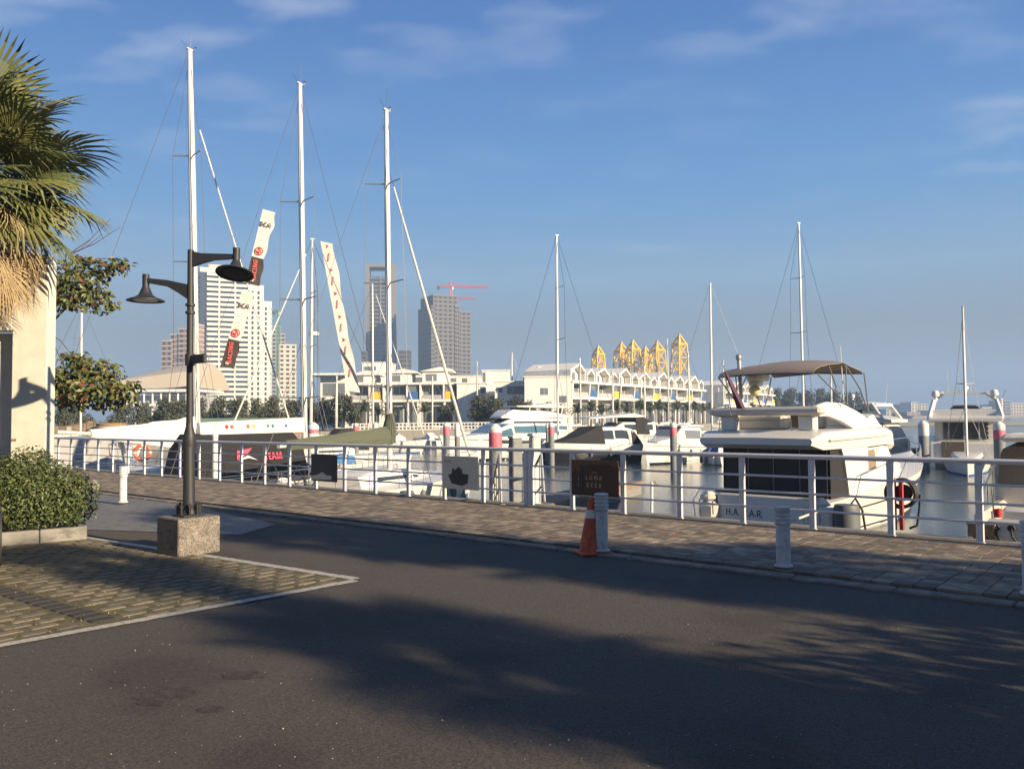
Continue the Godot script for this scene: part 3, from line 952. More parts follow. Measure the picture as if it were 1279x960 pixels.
var fan_green := []
var fan_dry := []
func fan_palm(label: String, at: Vector3, H: float, size: float, group: String, n_green := 52, n_dry := 60) -> Node3D:
	var t := thing("fan_palm", label, "palm tree", at, 0, group)
	if fan_green.is_empty():
		fan_green = [fan_leaf(0.92), fan_leaf(0.84), fan_leaf(1.0)]
		fan_dry = [fan_leaf(0.85, true), fan_leaf(0.75, true)]
	var tr := MB.new()
	var pts := []
	var rad := []
	for i in 12:
		pts.append(Vector3(0.1 * sin(i * 0.5) - 0.07, H * i / 11.0, 0.06 * cos(i * 0.7)))
		rad.append(lerpf(0.24, 0.17, i / 11.0) * (1.0 + 0.05 * (i % 2)))
	tr.tube(pts, rad, 12)
	put(tr, "trunk", M.bark, t)
	var head: Vector3 = pts[11]
	for k in n_green:
		var f := float(k) / (n_green - 1)
		var a := k * 2.39996
		var tilt := lerpf(76, -38, pow(f, 0.85)) + rng.randf_range(-7, 7)
		var b := Basis(Vector3.UP, a) * Basis(Vector3.BACK, deg_to_rad(tilt)) * Basis(Vector3.RIGHT, rng.randf_range(-0.7, 0.7))
		var o := put(fan_green[k % 3], "frond", M.palm_green if rng.randf() < 0.6 else M.palm_dark, t)
		o.transform = Transform3D(b.scaled(Vector3.ONE * size * rng.randf_range(0.85, 1.08)), head + Vector3.DOWN * 0.35 * f * size)
	for k in n_dry:
		var f := float(k) / (n_dry - 1)
		var a := k * 2.39996 + 1.0
		var tilt := lerpf(-38, -84, f) + rng.randf_range(-6, 6)
		var b := Basis(Vector3.UP, a) * Basis(Vector3.BACK, deg_to_rad(tilt)) * Basis(Vector3.RIGHT, rng.randf_range(-1.2, 1.2))
		var o := put(fan_dry[k % 2], "dry_frond", M.palm_dry, t)
		o.transform = Transform3D((b * Basis.from_scale(Vector3(1.0, 0.5, rng.randf_range(0.22, 0.5)) * size * rng.randf_range(0.8, 1.1))), head + Vector3.DOWN * (0.3 + 0.85 * f) * size + Vector3(cos(a), 0, -sin(a)) * 0.15)
	return t

func greenery():
	var pd := 11.7
	var head := P(-22, 200, pd)
	fan_palm("shaggy fan palm with tan dead fronds in front of the cream gateway", Vector3(head.x, 0, head.z), head.y, 0.92, "", 74, 84)
	# palms and a hedge behind the camera, on the sunny side, whose shade lies across the road
	var s := Vector3(sin(deg_to_rad(53.0)), 0, cos(deg_to_rad(53.0)))     # towards the sun
	# [where its shade lies: x and depth, height of the crown, size]
	var spots := [[0.0, 5.9, 4.6, 0.70], [1.1, 9.7, 5.2, 0.80], [-3.9, 13.6, 7.0, 0.72], [-4.9, 9.9, 6.2, 0.50], [4.3, 9.2, 5.2, 0.55], [3.6, 7.9, 4.4, 0.55], [2.5, 8.9, 5.0, 0.72], [-2.4, 11.6, 6.0, 0.6]]
	for k in spots.size():
		var q: Array = spots[k]
		var at: Vector3 = Vector3(q[0], 0, -q[1]) + s * (q[2] / tan(deg_to_rad(19.0)))
		fan_palm("fan palm standing behind the photographer, out of the picture", at, q[2], q[3], "palms behind the photographer", 40, 24)
	var hc := []
	for i in 60: hc.append([Vector3(-5.6 + 0.19 * i, (0.45 + 0.47 * (i % 4)) * (1.0 + 0.45 * i / 60.0), rng.randf_range(-0.5, 0.5)), 0.75])
	var hd := thing("hedge", "clipped hedge behind the photographer, out of the picture", "hedge", Vector3(11.0, 0, -2.65), deg_to_rad(28.4))
	put(leaves(hc, 34000, 0.16, [Color(0.05, 0.07, 0.02)]), "foliage", M.leaf, hd, 0)
	var hs := MB.new()
	for i in 40: hs.tube([Vector3(-4.9 + i * 0.25, 0, 0), Vector3(-4.9 + i * 0.25 + rng.randf_range(-0.2, 0.2), 1.9, rng.randf_range(-0.3, 0.3))], [0.03, 0.01], 5)
	put(hs, "stems", M.bark, hd)
	# bush in its kerbed bed
	var bc := P(40, 600, 12.0) * Vector3(1, 0, 1) + Vector3(0, 0.1, 0)
	var cl := [[Vector3(0, 0.62, 0), 0.55], [Vector3(-0.45, 0.66, 0.1), 0.5], [Vector3(0.42, 0.56, 0.05), 0.46], [Vector3(-0.1, 0.85, -0.1), 0.42], [Vector3(0.15, 0.45, 0.35), 0.45], [Vector3(-0.6, 0.45, 0.3), 0.45], [Vector3(0.5, 0.45, -0.35), 0.4], [Vector3(-1.0, 0.6, 0), 0.5]]
	for q in cl: q[0] = q[0] * Vector3(0.92, 0.98, 0.7)
	var bush := thing("bush", "rounded green bush in the kerbed bed at the left", "bush", bc)
	put(leaves(cl, 17000, 0.056, [Color(0.07, 0.095, 0.028), Color(0.05, 0.078, 0.022), Color(0.095, 0.115, 0.035), Color(0.06, 0.085, 0.026), Color(0.042, 0.065, 0.018), Color(0.08, 0.10, 0.03)]), "foliage", M.leaf, bush)
	put(leaves(cl, 26, 0.09, [Color(0.35, 0.08, 0.03), Color(0.30, 0.12, 0.03)]), "red_leaves", M.leaf, bush)
	var st := MB.new()
	for i in 26:
		var a := rng.randf() * TAU
		var r := rng.randf_range(0.05, 0.3)
		var x0 := rng.randf_range(-1.3, 0.3)
		st.tube([Vector3(x0 + cos(a) * r * 0.4, 0, sin(a) * r * 0.4), Vector3(x0 + cos(a) * r * 1.3, 0.3, sin(a) * r * 1.3), Vector3(x0 + cos(a) * r * 2.2, 0.75, sin(a) * r * 2.0)], [0.014, 0.01, 0.005], 5)
	put(st, "stems", M.bark, bush)
	var k0 := G(-20, 685)
	var k1 := G(108, 674)
	var k2 := G(104, 652)
	var ins := (k2 - k1).normalized()
	var al := (k1 - k0).normalized()
	struct(sheet([k0, k1, k1 + ins * 2.6, k0 + ins * 2.6], 0.10), "planting_bed", M.soil)
	var bed := thing("bed_kerb", "low grey concrete kerb round the bush's bed", "kerb")
	var kb := Basis(al, Vector3.UP, al.cross(Vector3.UP))
	for i in 2:
		var m := bx(Vector3.ZERO, Vector3(0.59, 0.19, 0.12), 0.012)
		put(m, "kerb_stone", M.concrete, bed).transform = Transform3D(kb, k1 - al * (0.3 + i * 0.6) + Vector3.UP * 0.095 + ins * 0.06)
	var kb2 := Basis(ins, Vector3.UP, ins.cross(Vector3.UP))
	for i in 4:
		put(bx(Vector3.ZERO, Vector3(0.59, 0.185, 0.12), 0.012), "kerb_stone", M.concrete, bed).transform = Transform3D(kb2, k1 + ins * (0.42 + i * 0.6) + Vector3.UP * 0.09 - al * 0.06)
	var lit := MB.new()
	for i in 700:
		var p := k1 + ins * rng.randf_range(0.1, 1.6) - al * rng.randf_range(0.1, 2.6) + Vector3.UP * (0.105 + rng.randf() * 0.02)
		var a := rng.randf() * TAU
		var d := Vector3(cos(a), rng.randf_range(-0.2, 0.3), sin(a)) * 0.05
		var e := Vector3(-sin(a), 0.1, cos(a)) * 0.02
		lit.tri(p, p + d + e, p + d * 1.3)
		lit.tri(p, p + d * 1.3, p + d - e)
		lit.paint(Color(0.26, 0.12, 0.05).lerp(Color(0.14, 0.09, 0.05), rng.randf()))
	tag(put(lit, "leaf_litter", M.leaf, null, 0), "brown fallen leaves on the soil under the bush", "leaf litter").set_meta("kind", "stuff")
	put(bx(G(112, 610, 0.1) + Vector3(0, 0.05, 0), Vector3(0.35, 0.3, 0.3), 0.05), "marker_stone", M.concrete)
	tag(get_node("marker_stone"), "pale stone block on the promenade just right of the bush", "stone")
	# broad-leaved tree behind the gateway, in two tiers
	var td := 18.5
	var base := P(40, 520, td)
	base.y = 0
	var tree := thing("almond_tree", "broad-leaved tree with reddish leaves reaching out behind the gateway", "tree", base)
	var L := func(px, py, dd, r, sq): return [P(px, py, td + dd) - base, r, sq]
	var tier := Vector3(1.3, 0.6, 1.2)
	var up := [L.call(100, 352, 0, 0.5, tier), L.call(130, 335, 0.3, 0.42, tier), L.call(152, 330, 0, 0.22, tier), L.call(90, 375, -0.3, 0.42, tier), L.call(128, 382, 0.1, 0.30, tier), L.call(80, 340, 0.4, 0.42, tier), L.call(112, 368, 0.5, 0.35, tier), L.call(70, 365, 0, 0.5, tier), L.call(100, 325, 0.3, 0.25, tier)]
	var low := [L.call(85, 470, 0, 0.5, tier), L.call(120, 465, 0.2, 0.48, tier), L.call(145, 485, -0.1, 0.42, tier), L.call(110, 490, -0.3, 0.5, tier), L.call(85, 497, 0.3, 0.45, tier), L.call(155, 500, 0.3, 0.25, tier), L.call(95, 450, 0.4, 0.32, tier), L.call(62, 475, 0.2, 0.5, tier), L.call(130, 505, 0.2, 0.25, tier)]
	var cols := [Color(0.11, 0.12, 0.03), Color(0.075, 0.095, 0.025), Color(0.14, 0.14, 0.045), Color(0.09, 0.105, 0.03), Color(0.12, 0.11, 0.03), Color(0.06, 0.08, 0.02), Color(0.09, 0.105, 0.03), Color(0.065, 0.085, 0.025), Color(0.05, 0.07, 0.02), Color(0.10, 0.11, 0.03), Color(0.08, 0.10, 0.03), Color(0.15, 0.06, 0.03)]
	put(leaves(up, 1300, 0.16, cols, 0.1, 0.5), "upper_foliage", M.leaf, tree)
	put(leaves(low, 1900, 0.16, cols, 0.1, 0.4), "lower_foliage", M.leaf, tree)
	var tk := MB.new()
	var fork := P(52, 425, td) - base
	tk.tube([Vector3.ZERO, Vector3(0.05, 1.0, 0), fork], [0.12, 0.10, 0.07], 8)
	for c in up + low:
		if rng.randf() < 0.5: tk.tube([fork * (1.05 if c[0].y > 2.6 else 0.6), (fork + c[0]) * 0.5 + Vector3.UP * 0.25, c[0]], [0.022, 0.014, 0.006], 5)
	put(tk, "trunk", M.bark, tree)
	var tw := MB.new()
	for e in [[138, 273], [128, 292], [112, 300], [150, 283]]:
		tw.tube([P(85, 318, td) - base, P((85 + e[0]) / 2.0, (318 + e[1]) / 2.0 + 4, td) - base, P(e[0], e[1], td) - base], [0.015, 0.01, 0.004], 4)
	put(tw, "bare_twigs", M.bark, tree)
# ---------------------------------------------------------------- boats: +x is the bow, y = 0 the waterline, +z starboard
func hp(h: Dictionary, s: float, v: float, sg: float) -> Vector3:
	var mid: float = h.get("mid", 0.42)
	var b: float = h.B / 2.0 * (1.0 - pow(maxf(0.0, (s - mid) / (1.0 - mid)), h.get("full", 2.3))) * lerpf(h.get("tr", 0.9), 1.0, smoothstep(0.0, 0.45, s))
	var sh: float = lerpf(h.fs, h.fb, 0.35 * s + 0.65 * s * s)
	var k := 1.0
	var y := v * sh
	if v < 0:
		y = v * 0.45
		k = 0.84 * (1.0 - pow(-v, 1.6))
	else:
		k = lerpf(0.84 - 0.30 * s * s * s, 1.0, pow(v, 0.8))
	var x: float = s * h.L + h.get("over", 0.6) * (v - 0.0) * pow(s, 5) - h.get("rake", 0.3) * -v * pow(1.0 - s, 5)
	return Vector3(x, y, sg * maxf(b * k, 0.012))
func hull_mesh(h: Dictionary, camber := 0.06) -> MB:
	var m := MB.new()
	var rings := []
	for i in 19:
		var s := i / 18.0
		s = 1.0 - pow(1.0 - s, 1.35)
		var r := PackedVector3Array()
		for v in [1.0, 0.7, 0.35, 0.0, -0.5, -1.0]: r.append(hp(h, s, v, -1))
		for v in [-0.98, -0.5, 0.0, 0.35, 0.7, 1.0]: r.append(hp(h, s, v, 1))
		var top := hp(h, s, 1.0, 1)
		r.append(Vector3(top.x, top.y + camber * 0.7, top.z * 0.5))
		r.append(Vector3(top.x, top.y + camber, 0))
		r.append(Vector3(top.x, top.y + camber * 0.7, -top.z * 0.5))
		rings.append(r)
	m.loft(rings)
	return m
func hull_strip(h: Dictionary, s0: float, s1: float, v0: float, v1: float, sg: float, t := 0.012) -> MB:
	var m := MB.new()
	m.strip(func(a, b): return hp(h, a, b, sg), s0, s1, 10, v0, v1, t, sg)
	return m
# a superstructure: sections [x, y0, y1, half width below, half width above]
func cab_mesh(c: Array, r := 0.12) -> MB:
	var m := MB.new()
	var rings := []
	for q in c:
		var e := minf(r, minf((q[2] - q[1]) * 0.45, q[4] * 0.45))
		var x: float = q[0]
		rings.append(PackedVector3Array([Vector3(x, q[1], -q[3]), Vector3(x, q[2] - e, -q[4]), Vector3(x, q[2] - e * 0.3, -q[4] + e * 0.3), Vector3(x, q[2], -q[4] + e), Vector3(x, q[2] + 0.02, 0), Vector3(x, q[2], q[4] - e), Vector3(x, q[2] - e * 0.3, q[4] - e * 0.3), Vector3(x, q[2] - e, q[4]), Vector3(x, q[1], q[3])]))
	m.loft(rings)
	return m
func cp(c: Array, x: float, v: float, sg: float, r := 0.12) -> Vector3:
	var i := 0
	while i < c.size() - 2 and x > c[i + 1][0]: i += 1
	var t := clampf((x - c[i][0]) / maxf(0.001, c[i + 1][0] - c[i][0]), -0.2, 1.2)
	var q := []
	for k in 5: q.append(lerpf(c[i][k], c[i + 1][k], t))
	var e := minf(r, minf((q[2] - q[1]) * 0.45, q[4] * 0.45))
	return Vector3(q[0], lerpf(q[1], q[2] - e, v), sg * lerpf(q[3], q[4], v))
func cab_window(c: Array, x0: float, x1: float, v0: float, v1: float, sg: float, mt: Material, parent: Node, called := "window"):
	var m := MB.new()
	var xs := [x0]
	for q in c:
		if q[0] > x0 + 0.01 and q[0] < x1 - 0.01: xs.append(q[0])
	xs.append(x1)
	for k in xs.size() - 1:
		m.strip(func(a, b): return cp(c, a, b, sg), xs[k], xs[k + 1], 3, v0, v1, 0.014, sg)
	return put(m, called, mt, parent)
func windscreen(c: Array, i: int, u0: float, u1: float, mt: Material, parent: Node, panes := 3):
	# panes across the sloping front between sections i and i + 1
	for k in panes:
		var a0 := -1.0 + 2.0 * (k + 0.04) / panes
		var a1 := -1.0 + 2.0 * (k + 0.96) / panes
		var at := func(u, a): return Vector3(lerpf(c[i][0], c[i + 1][0], u), lerpf(c[i][2], c[i + 1][2], u), a * (lerpf(c[i][4], c[i + 1][4], u) - 0.1))
		var m := MB.new()
		var p0: Vector3 = at.call(u0, a0)
		var p1: Vector3 = at.call(u0, a1)
		var p2: Vector3 = at.call(u1, a1)
		var p3: Vector3 = at.call(u1, a0)
		var up := Vector3.UP * 0.035
		m.loft([PackedVector3Array([p0 - up * 0.5, p1 - up * 0.5, p2 - up * 0.5, p3 - up * 0.5]), PackedVector3Array([p0 + up, p1 + up, p2 + up, p3 + up])])
		put(m, "windscreen", mt, parent)
func lifelines(h: Dictionary, parent: Node, s0: float, s1: float, n: int, ht := 0.6, r := 0.013):
	for sg in [-1.0, 1.0]:
		var a := []
		var b := []
		for i in n + 1:
			var s := lerpf(s0, s1, float(i) / n)
			var p := hp(h, s, 1.0, sg) - Vector3(0, 0, sg * 0.05)
			put(tb([p, p + Vector3.UP * ht], r, 5), "stanchion", M.steel, parent)
			a.append(p + Vector3.UP * ht)
			b.append(p + Vector3.UP * ht * 0.52)
		put(tb(a, r * 0.8, 4), "lifeline", M.steel, parent)
		put(tb(b, r * 0.6, 4), "lifeline", M.steel, parent)
func yaw_of(a: Vector3, b: Vector3) -> float:
	return atan2(-(b.z - a.z), b.x - a.x)

func sailboat(called: String, label: String, at: Vector3, yaw: float, p: Dictionary, group := "") -> Node3D:
	# at is the foot of the mast on the water; the hull is laid out round it
	var t := thing(called, label, "sailboat", at, yaw, group)
	var L: float = p.L
	var mx: float = p.get("mx", 0.54) * L
	var h := {"L": L, "B": p.get("B", L * 0.3), "fs": p.get("fs", 1.0), "fb": p.get("fb", 1.3), "over": 0.5, "tr": 0.82, "rake": -0.35, "full": 2.0}
	var body := Node3D.new()
	var hullm: Material = p.get("hull", M.gel)
	var small: bool = p.get("small", false)
	var off := Vector3(-mx, 0, 0)
	var hull := put(hull_mesh(h), "hull", hullm, t)
	hull.position = off
	if p.has("stripe"):
		for sg in [-1.0, 1.0]: put(hull_strip(h, 0.02, 0.97, 0.80, 0.88, sg), "stripe", p.stripe, hull)
	for sg in [-1.0, 1.0]: put(hull_strip(h, 0.0, 0.985, -0.3, 0.12, sg), "boot_top", p.get("boot", M.canvas_blue), hull)
	var dk: float = lerpf(h.fs, h.fb, 0.5)
	var c := [[0.30 * L, dk - 0.1, dk + 0.36, 0.98, 0.85], [0.36 * L, dk - 0.1, dk + 0.48, 1.05, 0.85], [0.56 * L, dk - 0.1, dk + 0.42, 0.95, 0.75], [0.70 * L, dk - 0.1, dk + 0.20, 0.6, 0.42], [0.76 * L, dk - 0.1, dk + 0.06, 0.4, 0.3]]
	var cab := put(cab_mesh(c), "coachroof", M.gel, t)
	cab.position = off
	for sg in [-1.0, 1.0]:
		cab_window(c, 0.37 * L, 0.55 * L, 0.50, 0.80, sg, M.glass, cab)
		cab_window(c, 0.56 * L, 0.64 * L, 0.52, 0.78, sg, M.glass, cab)
	var H: float = p.H
	var mr: float = p.get("mr", 0.10)
	var lean: float = p.get("lean", -0.02)
	var foot := Vector3(0, dk, 0)
	var top := Vector3(lean * H, H, 0)
	put(tb([foot, foot.lerp(top, 0.7), top], [mr, mr, mr * 0.72], 10), "mast", p.get("mast", M.mast), t)
	var mh := MB.new()
	mh.box(top + Vector3(-0.02, 0.04, 0), Vector3(0.34, 0.08, 0.12), 0.02)
	put(mh, "masthead", M.mast, t)
	var wr: float = p.get("wire", 0.011)
	if not small:
		var an := MB.new()
		an.tube([top, top + Vector3(0.1, 0.95, 0)], [0.012, 0.006], 5)
		an.tube([top, top + Vector3(-0.45, 0.16, 0.1), top + Vector3(-0.6, 0.22, 0.1)], 0.009, 4)
		an.tube([top + Vector3(0, 0.05, 0), top + Vector3(0.42, 0.05, -0.1), top + Vector3(0.42, 0.28, -0.1)], 0.009, 4)
		an.ball(top + Vector3(0.42, 0.3, -0.1), Vector3(0.06, 0.03, 0.06), 6, 3)
		put(an, "wind_vane", M.wire, t)
	var spread := []
	for f in p.get("spreaders", [0.36, 0.62, 0.84]):
		var q := foot.lerp(top, f)
		var w: float = p.get("sw", 1.0) * lerpf(1.1, 0.75, f)
		for sg in [-1.0, 1.0]: put(tb([q, q + Vector3(-0.28, 0.05, sg * w)], [0.035, 0.022], 6), "spreader", M.dull_steel, t)
		spread.append(q + Vector3(-0.28, 0.05, w))
	for sg in [-1.0, 1.0]:
		var pts := [hp(h, (mx - 0.3) / L, 1.0, sg) + off]
		for q in spread: pts.append(Vector3(q.x, q.y, q.z * sg))
		pts.append(top + Vector3(0, -0.3, 0))
		put(tb(pts, wr, 4), "shroud", M.wire, t)
		put(tb([hp(h, (mx - 0.6) / L, 1.0, sg) + off, foot.lerp(top, 0.36)], wr, 4), "shroud", M.wire, t)
	var bow := hp(h, 1.0, 1.0, 0.0) + off + Vector3(-0.15, 0.1, 0)
	var stern := hp(h, 0.0, 1.0, 0.0) + off + Vector3(0.1, 0.1, 0)
	put(tb([stern, top], wr, 4), "backstay", M.wire, t)
	var fore := foot.lerp(top, p.get("fore", 1.0))
	put(tb([bow, fore], wr, 4), "forestay", M.wire, t)
	if p.get("furled", true): put(tb([bow.lerp(fore, 0.03), bow.lerp(fore, 0.08), bow.lerp(fore, 0.5), bow.lerp(fore, 0.93)], [0.05, p.get("roll", 0.085), p.get("roll", 0.085) * 0.85, 0.035], 8), "furled_sail", p.get("sail", M.canvas_white), t)
	var bl: float = p.get("boom", L * 0.38)
	var by: float = dk + p.get("by", 0.95)
	var be := Vector3(-bl, by + p.get("rise", 0.05), 0)
	put(tb([Vector3(-0.1, by, 0), be], 0.07, 8), "boom", M.mast, t)
	if p.has("cover"):
		var rings := []
		var tall: float = p.get("tall", 0.75)
		for i in 10:
			var f := i / 9.0
			var q := Vector3(-0.02, by, 0).lerp((be + Vector3(0.3, 0, 0)) if not p.get("bag", false) else Vector3(-0.02, by, 0).lerp(be, 0.8), f)
			var lo := 0.32 if not p.get("bag", false) else 0.16
			var hh := tall * (lo + (1.0 - lo) * pow(1.0 - f, 1.1)) * (1.0 + 0.05 * sin(i * 2.1))
			var w := 0.16 + 0.06 * (1.0 - f) + 0.015 * sin(i * 1.7)
			var dn := -0.13 if not p.get("bag", false) else -0.13 - 0.35 * pow(1.0 - f, 0.8)
			rings.append(PackedVector3Array([q + Vector3(0, dn, -w * 0.7), q + Vector3(0, dn * 0.3 + hh * 0.25, -w), q + Vector3(0, hh * 0.7, -w * 0.6), q + Vector3(0, hh, 0), q + Vector3(0, hh * 0.7, w * 0.6), q + Vector3(0, dn * 0.3 + hh * 0.25, w), q + Vector3(0, dn, w * 0.7)]))
		var m := MB.new()
		m.loft(rings)
		if p.get("collar", false):
			m.tube([Vector3(-0.02, by - 0.1, 0), Vector3(-0.02, by + tall * 1.0, 0), Vector3(0.0, by + tall * 1.9, 0)], [0.24, 0.26, 0.14], 10)
		put(m, "sail_cover", p.cover, t)
	if not small:
		lifelines({"L": L, "B": h.B, "fs": h.fs, "fb": h.fb, "over": 0.5, "tr": 0.82, "rake": -0.35, "full": 2.0}, hull, 0.02, 0.93, 8)
		var pu := MB.new()
		var b0 := hp(h, 0.90, 1.0, 1)
		var b1 := hp(h, 1.0, 1.0, 0)
		pu.tube([b0, b0 + Vector3(0, 0.62, 0), b1 + Vector3(0.1, 0.68, 0.12), b1 + Vector3(0.1, 0.68, -0.12), b0 * Vector3(1, 1, -1) + Vector3(0, 0.62, 0), b0 * Vector3(1, 1, -1)], 0.018, 6)
		put(pu, "pulpit", M.steel, hull)
		var s0 := hp(h, 0.0, 1.0, 1)
		var pp := MB.new()
		pp.tube([s0, s0 + Vector3(0, 0.65, -0.05), s0 * Vector3(1, 1, -1) + Vector3(0, 0.65, 0.05), s0 * Vector3(1, 1, -1)], 0.018, 6)
		put(pp, "pushpit", M.steel, hull)
		for z in [-0.75, 0.75]:
			var wl := MB.new()
			var ring := []
			for i in 25: ring.append(Vector3(1.3, dk + 0.55 + sin(TAU * i / 24) * 0.42, z + cos(TAU * i / 24) * 0.42))
			wl.tube(ring, 0.022, 6)
			for i in 5: wl.tube([Vector3(1.3, dk + 0.55, z), Vector3(1.3, dk + 0.55 + sin(TAU * i / 5) * 0.42, z + cos(TAU * i / 5) * 0.42)], 0.01, 4)
			wl.tube([Vector3(1.3, dk + 0.55, z), Vector3(1.45, dk - 0.1, z)], 0.05, 6)
			put(wl, "steering_wheel", M.rubber, hull)
		for i in 3:
			var q := hp(h, 0.25 + 0.22 * i, 0.55, 1) + Vector3(0, 0, 0.12)
			var fe := MB.new()
			fe.lathe([[0.0, -0.32], [0.09, -0.28], [0.12, -0.15], [0.12, 0.15], [0.09, 0.28], [0.0, 0.32]], 10, Transform3D(Basis.IDENTITY, q))
			fe.tube([q + Vector3.UP * 0.3, hp(h, 0.25 + 0.22 * i, 1.0, 1) + Vector3.UP * 0.3], 0.01, 4)
			put(fe, "fender", M.fender_grey, hull)
	return t

func near_boats():
	# the three sailing yachts at the left, moored side by side, sterns to the quay
	var sp := []
	var dirv := Vector3(0.43, 0, -0.90).normalized()
	var yaw := atan2(-dirv.z, dirv.x)
	var place := func(px, d): 
		var q := P(px, 560, d)
		return Vector3(q.x, WATER, q.z)
	var topH := func(px, py, d): return P(px, py, d).y - WATER
	var pa: Vector3 = place.call(247, 35.8)
	var pb: Vector3 = place.call(381, 33.4)
	var pc: Vector3 = place.call(487, 31.5)
	var A := sailboat("sailing_yacht", "white sailing yacht with a big white sail bag, leftmost of the three near ones", pa, yaw, {"L": 14.0, "B": 4.2, "mx": 0.54, "H": topH.call(233, 70, 35.8), "mr": 0.15, "lean": -0.032, "cover": M.canvas_white, "tall": 1.0, "bag": true, "boom": 6.6, "by": 1.5, "rise": 0.45, "fore": 0.88, "roll": 0.045, "spreaders": [0.27, 0.5, 0.75]}, "near sailing yachts")
	var B := sailboat("sailing_yacht", "sailing yacht with a black cockpit tent and a white sail bag printed with small emblems", pb, yaw, {"L": 13.0, "B": 4.0, "mx": 0.52, "H": topH.call(371, 110, 33.4), "mr": 0.12, "lean": -0.022, "boom": 5.6, "by": 1.88, "furled": false, "spreaders": [0.2, 0.45, 0.7], "boot": M.hull_dark}, "near sailing yachts")
	var C := sailboat("sailing_yacht", "white sailing yacht with an olive green boom cover and dark cabin windows", pc, yaw, {"L": 13.4, "B": 4.1, "mx": 0.535, "H": topH.call(480, 141, 31.5), "mr": 0.115, "lean": -0.014, "cover": M.canvas_green, "tall": 0.55, "collar": true, "boom": 6.2, "by": 1.5, "rise": 0.0, "fore": 0.86, "roll": 0.07, "spreaders": [0.25, 0.53, 0.8]}, "near sailing yachts")
	# B: white logo bag on the boom and the black tent below it
	var dk := 1.78
	var m := MB.new()
	var x0 := -5.6
	m.loft([PackedVector3Array([Vector3(x0, dk + 1.2, -0.13), Vector3(x0, dk + 1.2, 0.13), Vector3(x0, dk + 1.62, 0.06), Vector3(x0, dk + 1.62, -0.06)]), PackedVector3Array([Vector3(-0.2, dk + 1.2, -0.18), Vector3(-0.2, dk + 1.2, 0.18), Vector3(-0.2, dk + 1.78, 0.10), Vector3(-0.2, dk + 1.78, -0.10)])])
	var bag := put(m, "sail_bag", M.canvas_white, B)
	var emb := [[-4.4, M.red], [-4.15, M.orange_red], [-3.35, M.orange_red], [-3.05, M.yellow], [-2.3, M.crane_green], [-2.05, M.blue_glass], [-1.3, M.villa_blue], [-0.7, M.yellow]]
	for e in emb:
		var k := MB.new()
		k.lathe([[0.0, 0.0], [0.075, 0.0], [0.075, 0.02], [0.0, 0.02]], 12, Transform3D(Basis(Vector3.RIGHT, PI / 2 - 0.16), Vector3(e[0], dk + 1.46, 0.118)))
		put(k, "emblem", e[1], bag)
	m = MB.new()
	var rings := []
	for i in 8:
		var x := lerpf(-6.3, -0.9, i / 7.0)
		var w := 1.0 + 0.06 * sin(i * 2.2)
		var y := dk - 0.62 + 0.04 * sin(i * 3.1)
		rings.append(PackedVector3Array([Vector3(x, y, -w), Vector3(x, dk + 0.72 + 0.05 * sin(i), -0.6), Vector3(x, dk + 1.24, -0.1), Vector3(x, dk + 1.24, 0.1), Vector3(x, dk + 0.72 + 0.05 * sin(i * 1.3), 0.6), Vector3(x, y, w)]))
	m.loft(rings)
	var tent := put(m, "cockpit_tent", M.canvas_black, B, 60)
	var sl := Basis(Vector3.RIGHT, -0.30)
	var fold := Transform3D(sl, Vector3(-2.75, dk + 0.36, 0.79))
	words("TEAM", 0.26, M.pink, tent, fold, "lettering", 0.02)
	var star := MB.new()
	star.prism(PackedVector2Array([Vector2(-0.5, 0.2), Vector2(0.25, 0.28), Vector2(-0.05, 0.06), Vector2(-0.6, -0.12)]), 0.02, Transform3D(sl, Vector3(-4.0, dk + 0.42, 0.76)))
	put(star, "emblem", M.pink, tent)
	star = MB.new()
	star.prism(PackedVector2Array([Vector2(-0.55, -0.15), Vector2(-0.03, 0.02), Vector2(0.4, -0.17), Vector2(0.0, -0.08)]), 0.02, Transform3D(sl, Vector3(-4.0, dk + 0.42, 0.76)))
	put(star, "emblem", M.canvas_white, tent)
	# lifebuoy on A
	var buoy := thing("lifebuoy", "orange lifebuoy with pale bands hanging on the leftmost yacht's rail", "lifebuoy", P(177.5, 565, 29.5), 0.35)
	var ring := []
	for i in 5: ring.append(0)
	for q in 4:
		var r1 := MB.new()
		var pts := []
		for i in 10:
			var a := TAU * (q + 0.08 + 0.84 * i / 9.0) / 4
			pts.append(Vector3(cos(a) * 0.25, sin(a) * 0.25, 0))
		r1.tube(pts, 0.062, 8)
		put(r1, "ring", M.orange_red, buoy)
		var r2 := MB.new()
		pts = []
		for i in 4:
			var a := TAU * (q - 0.08 + 0.16 * i / 3.0) / 4
			pts.append(Vector3(cos(a) * 0.25, sin(a) * 0.25, 0))
		r2.tube(pts, 0.066, 8)
		put(r2, "band", M.canvas_white, buoy)
	# banners on B's stays
	banners(B, dk)
	# the large motor yacht
	hamar()
	# cruiser at the right edge
	right_cruiser()

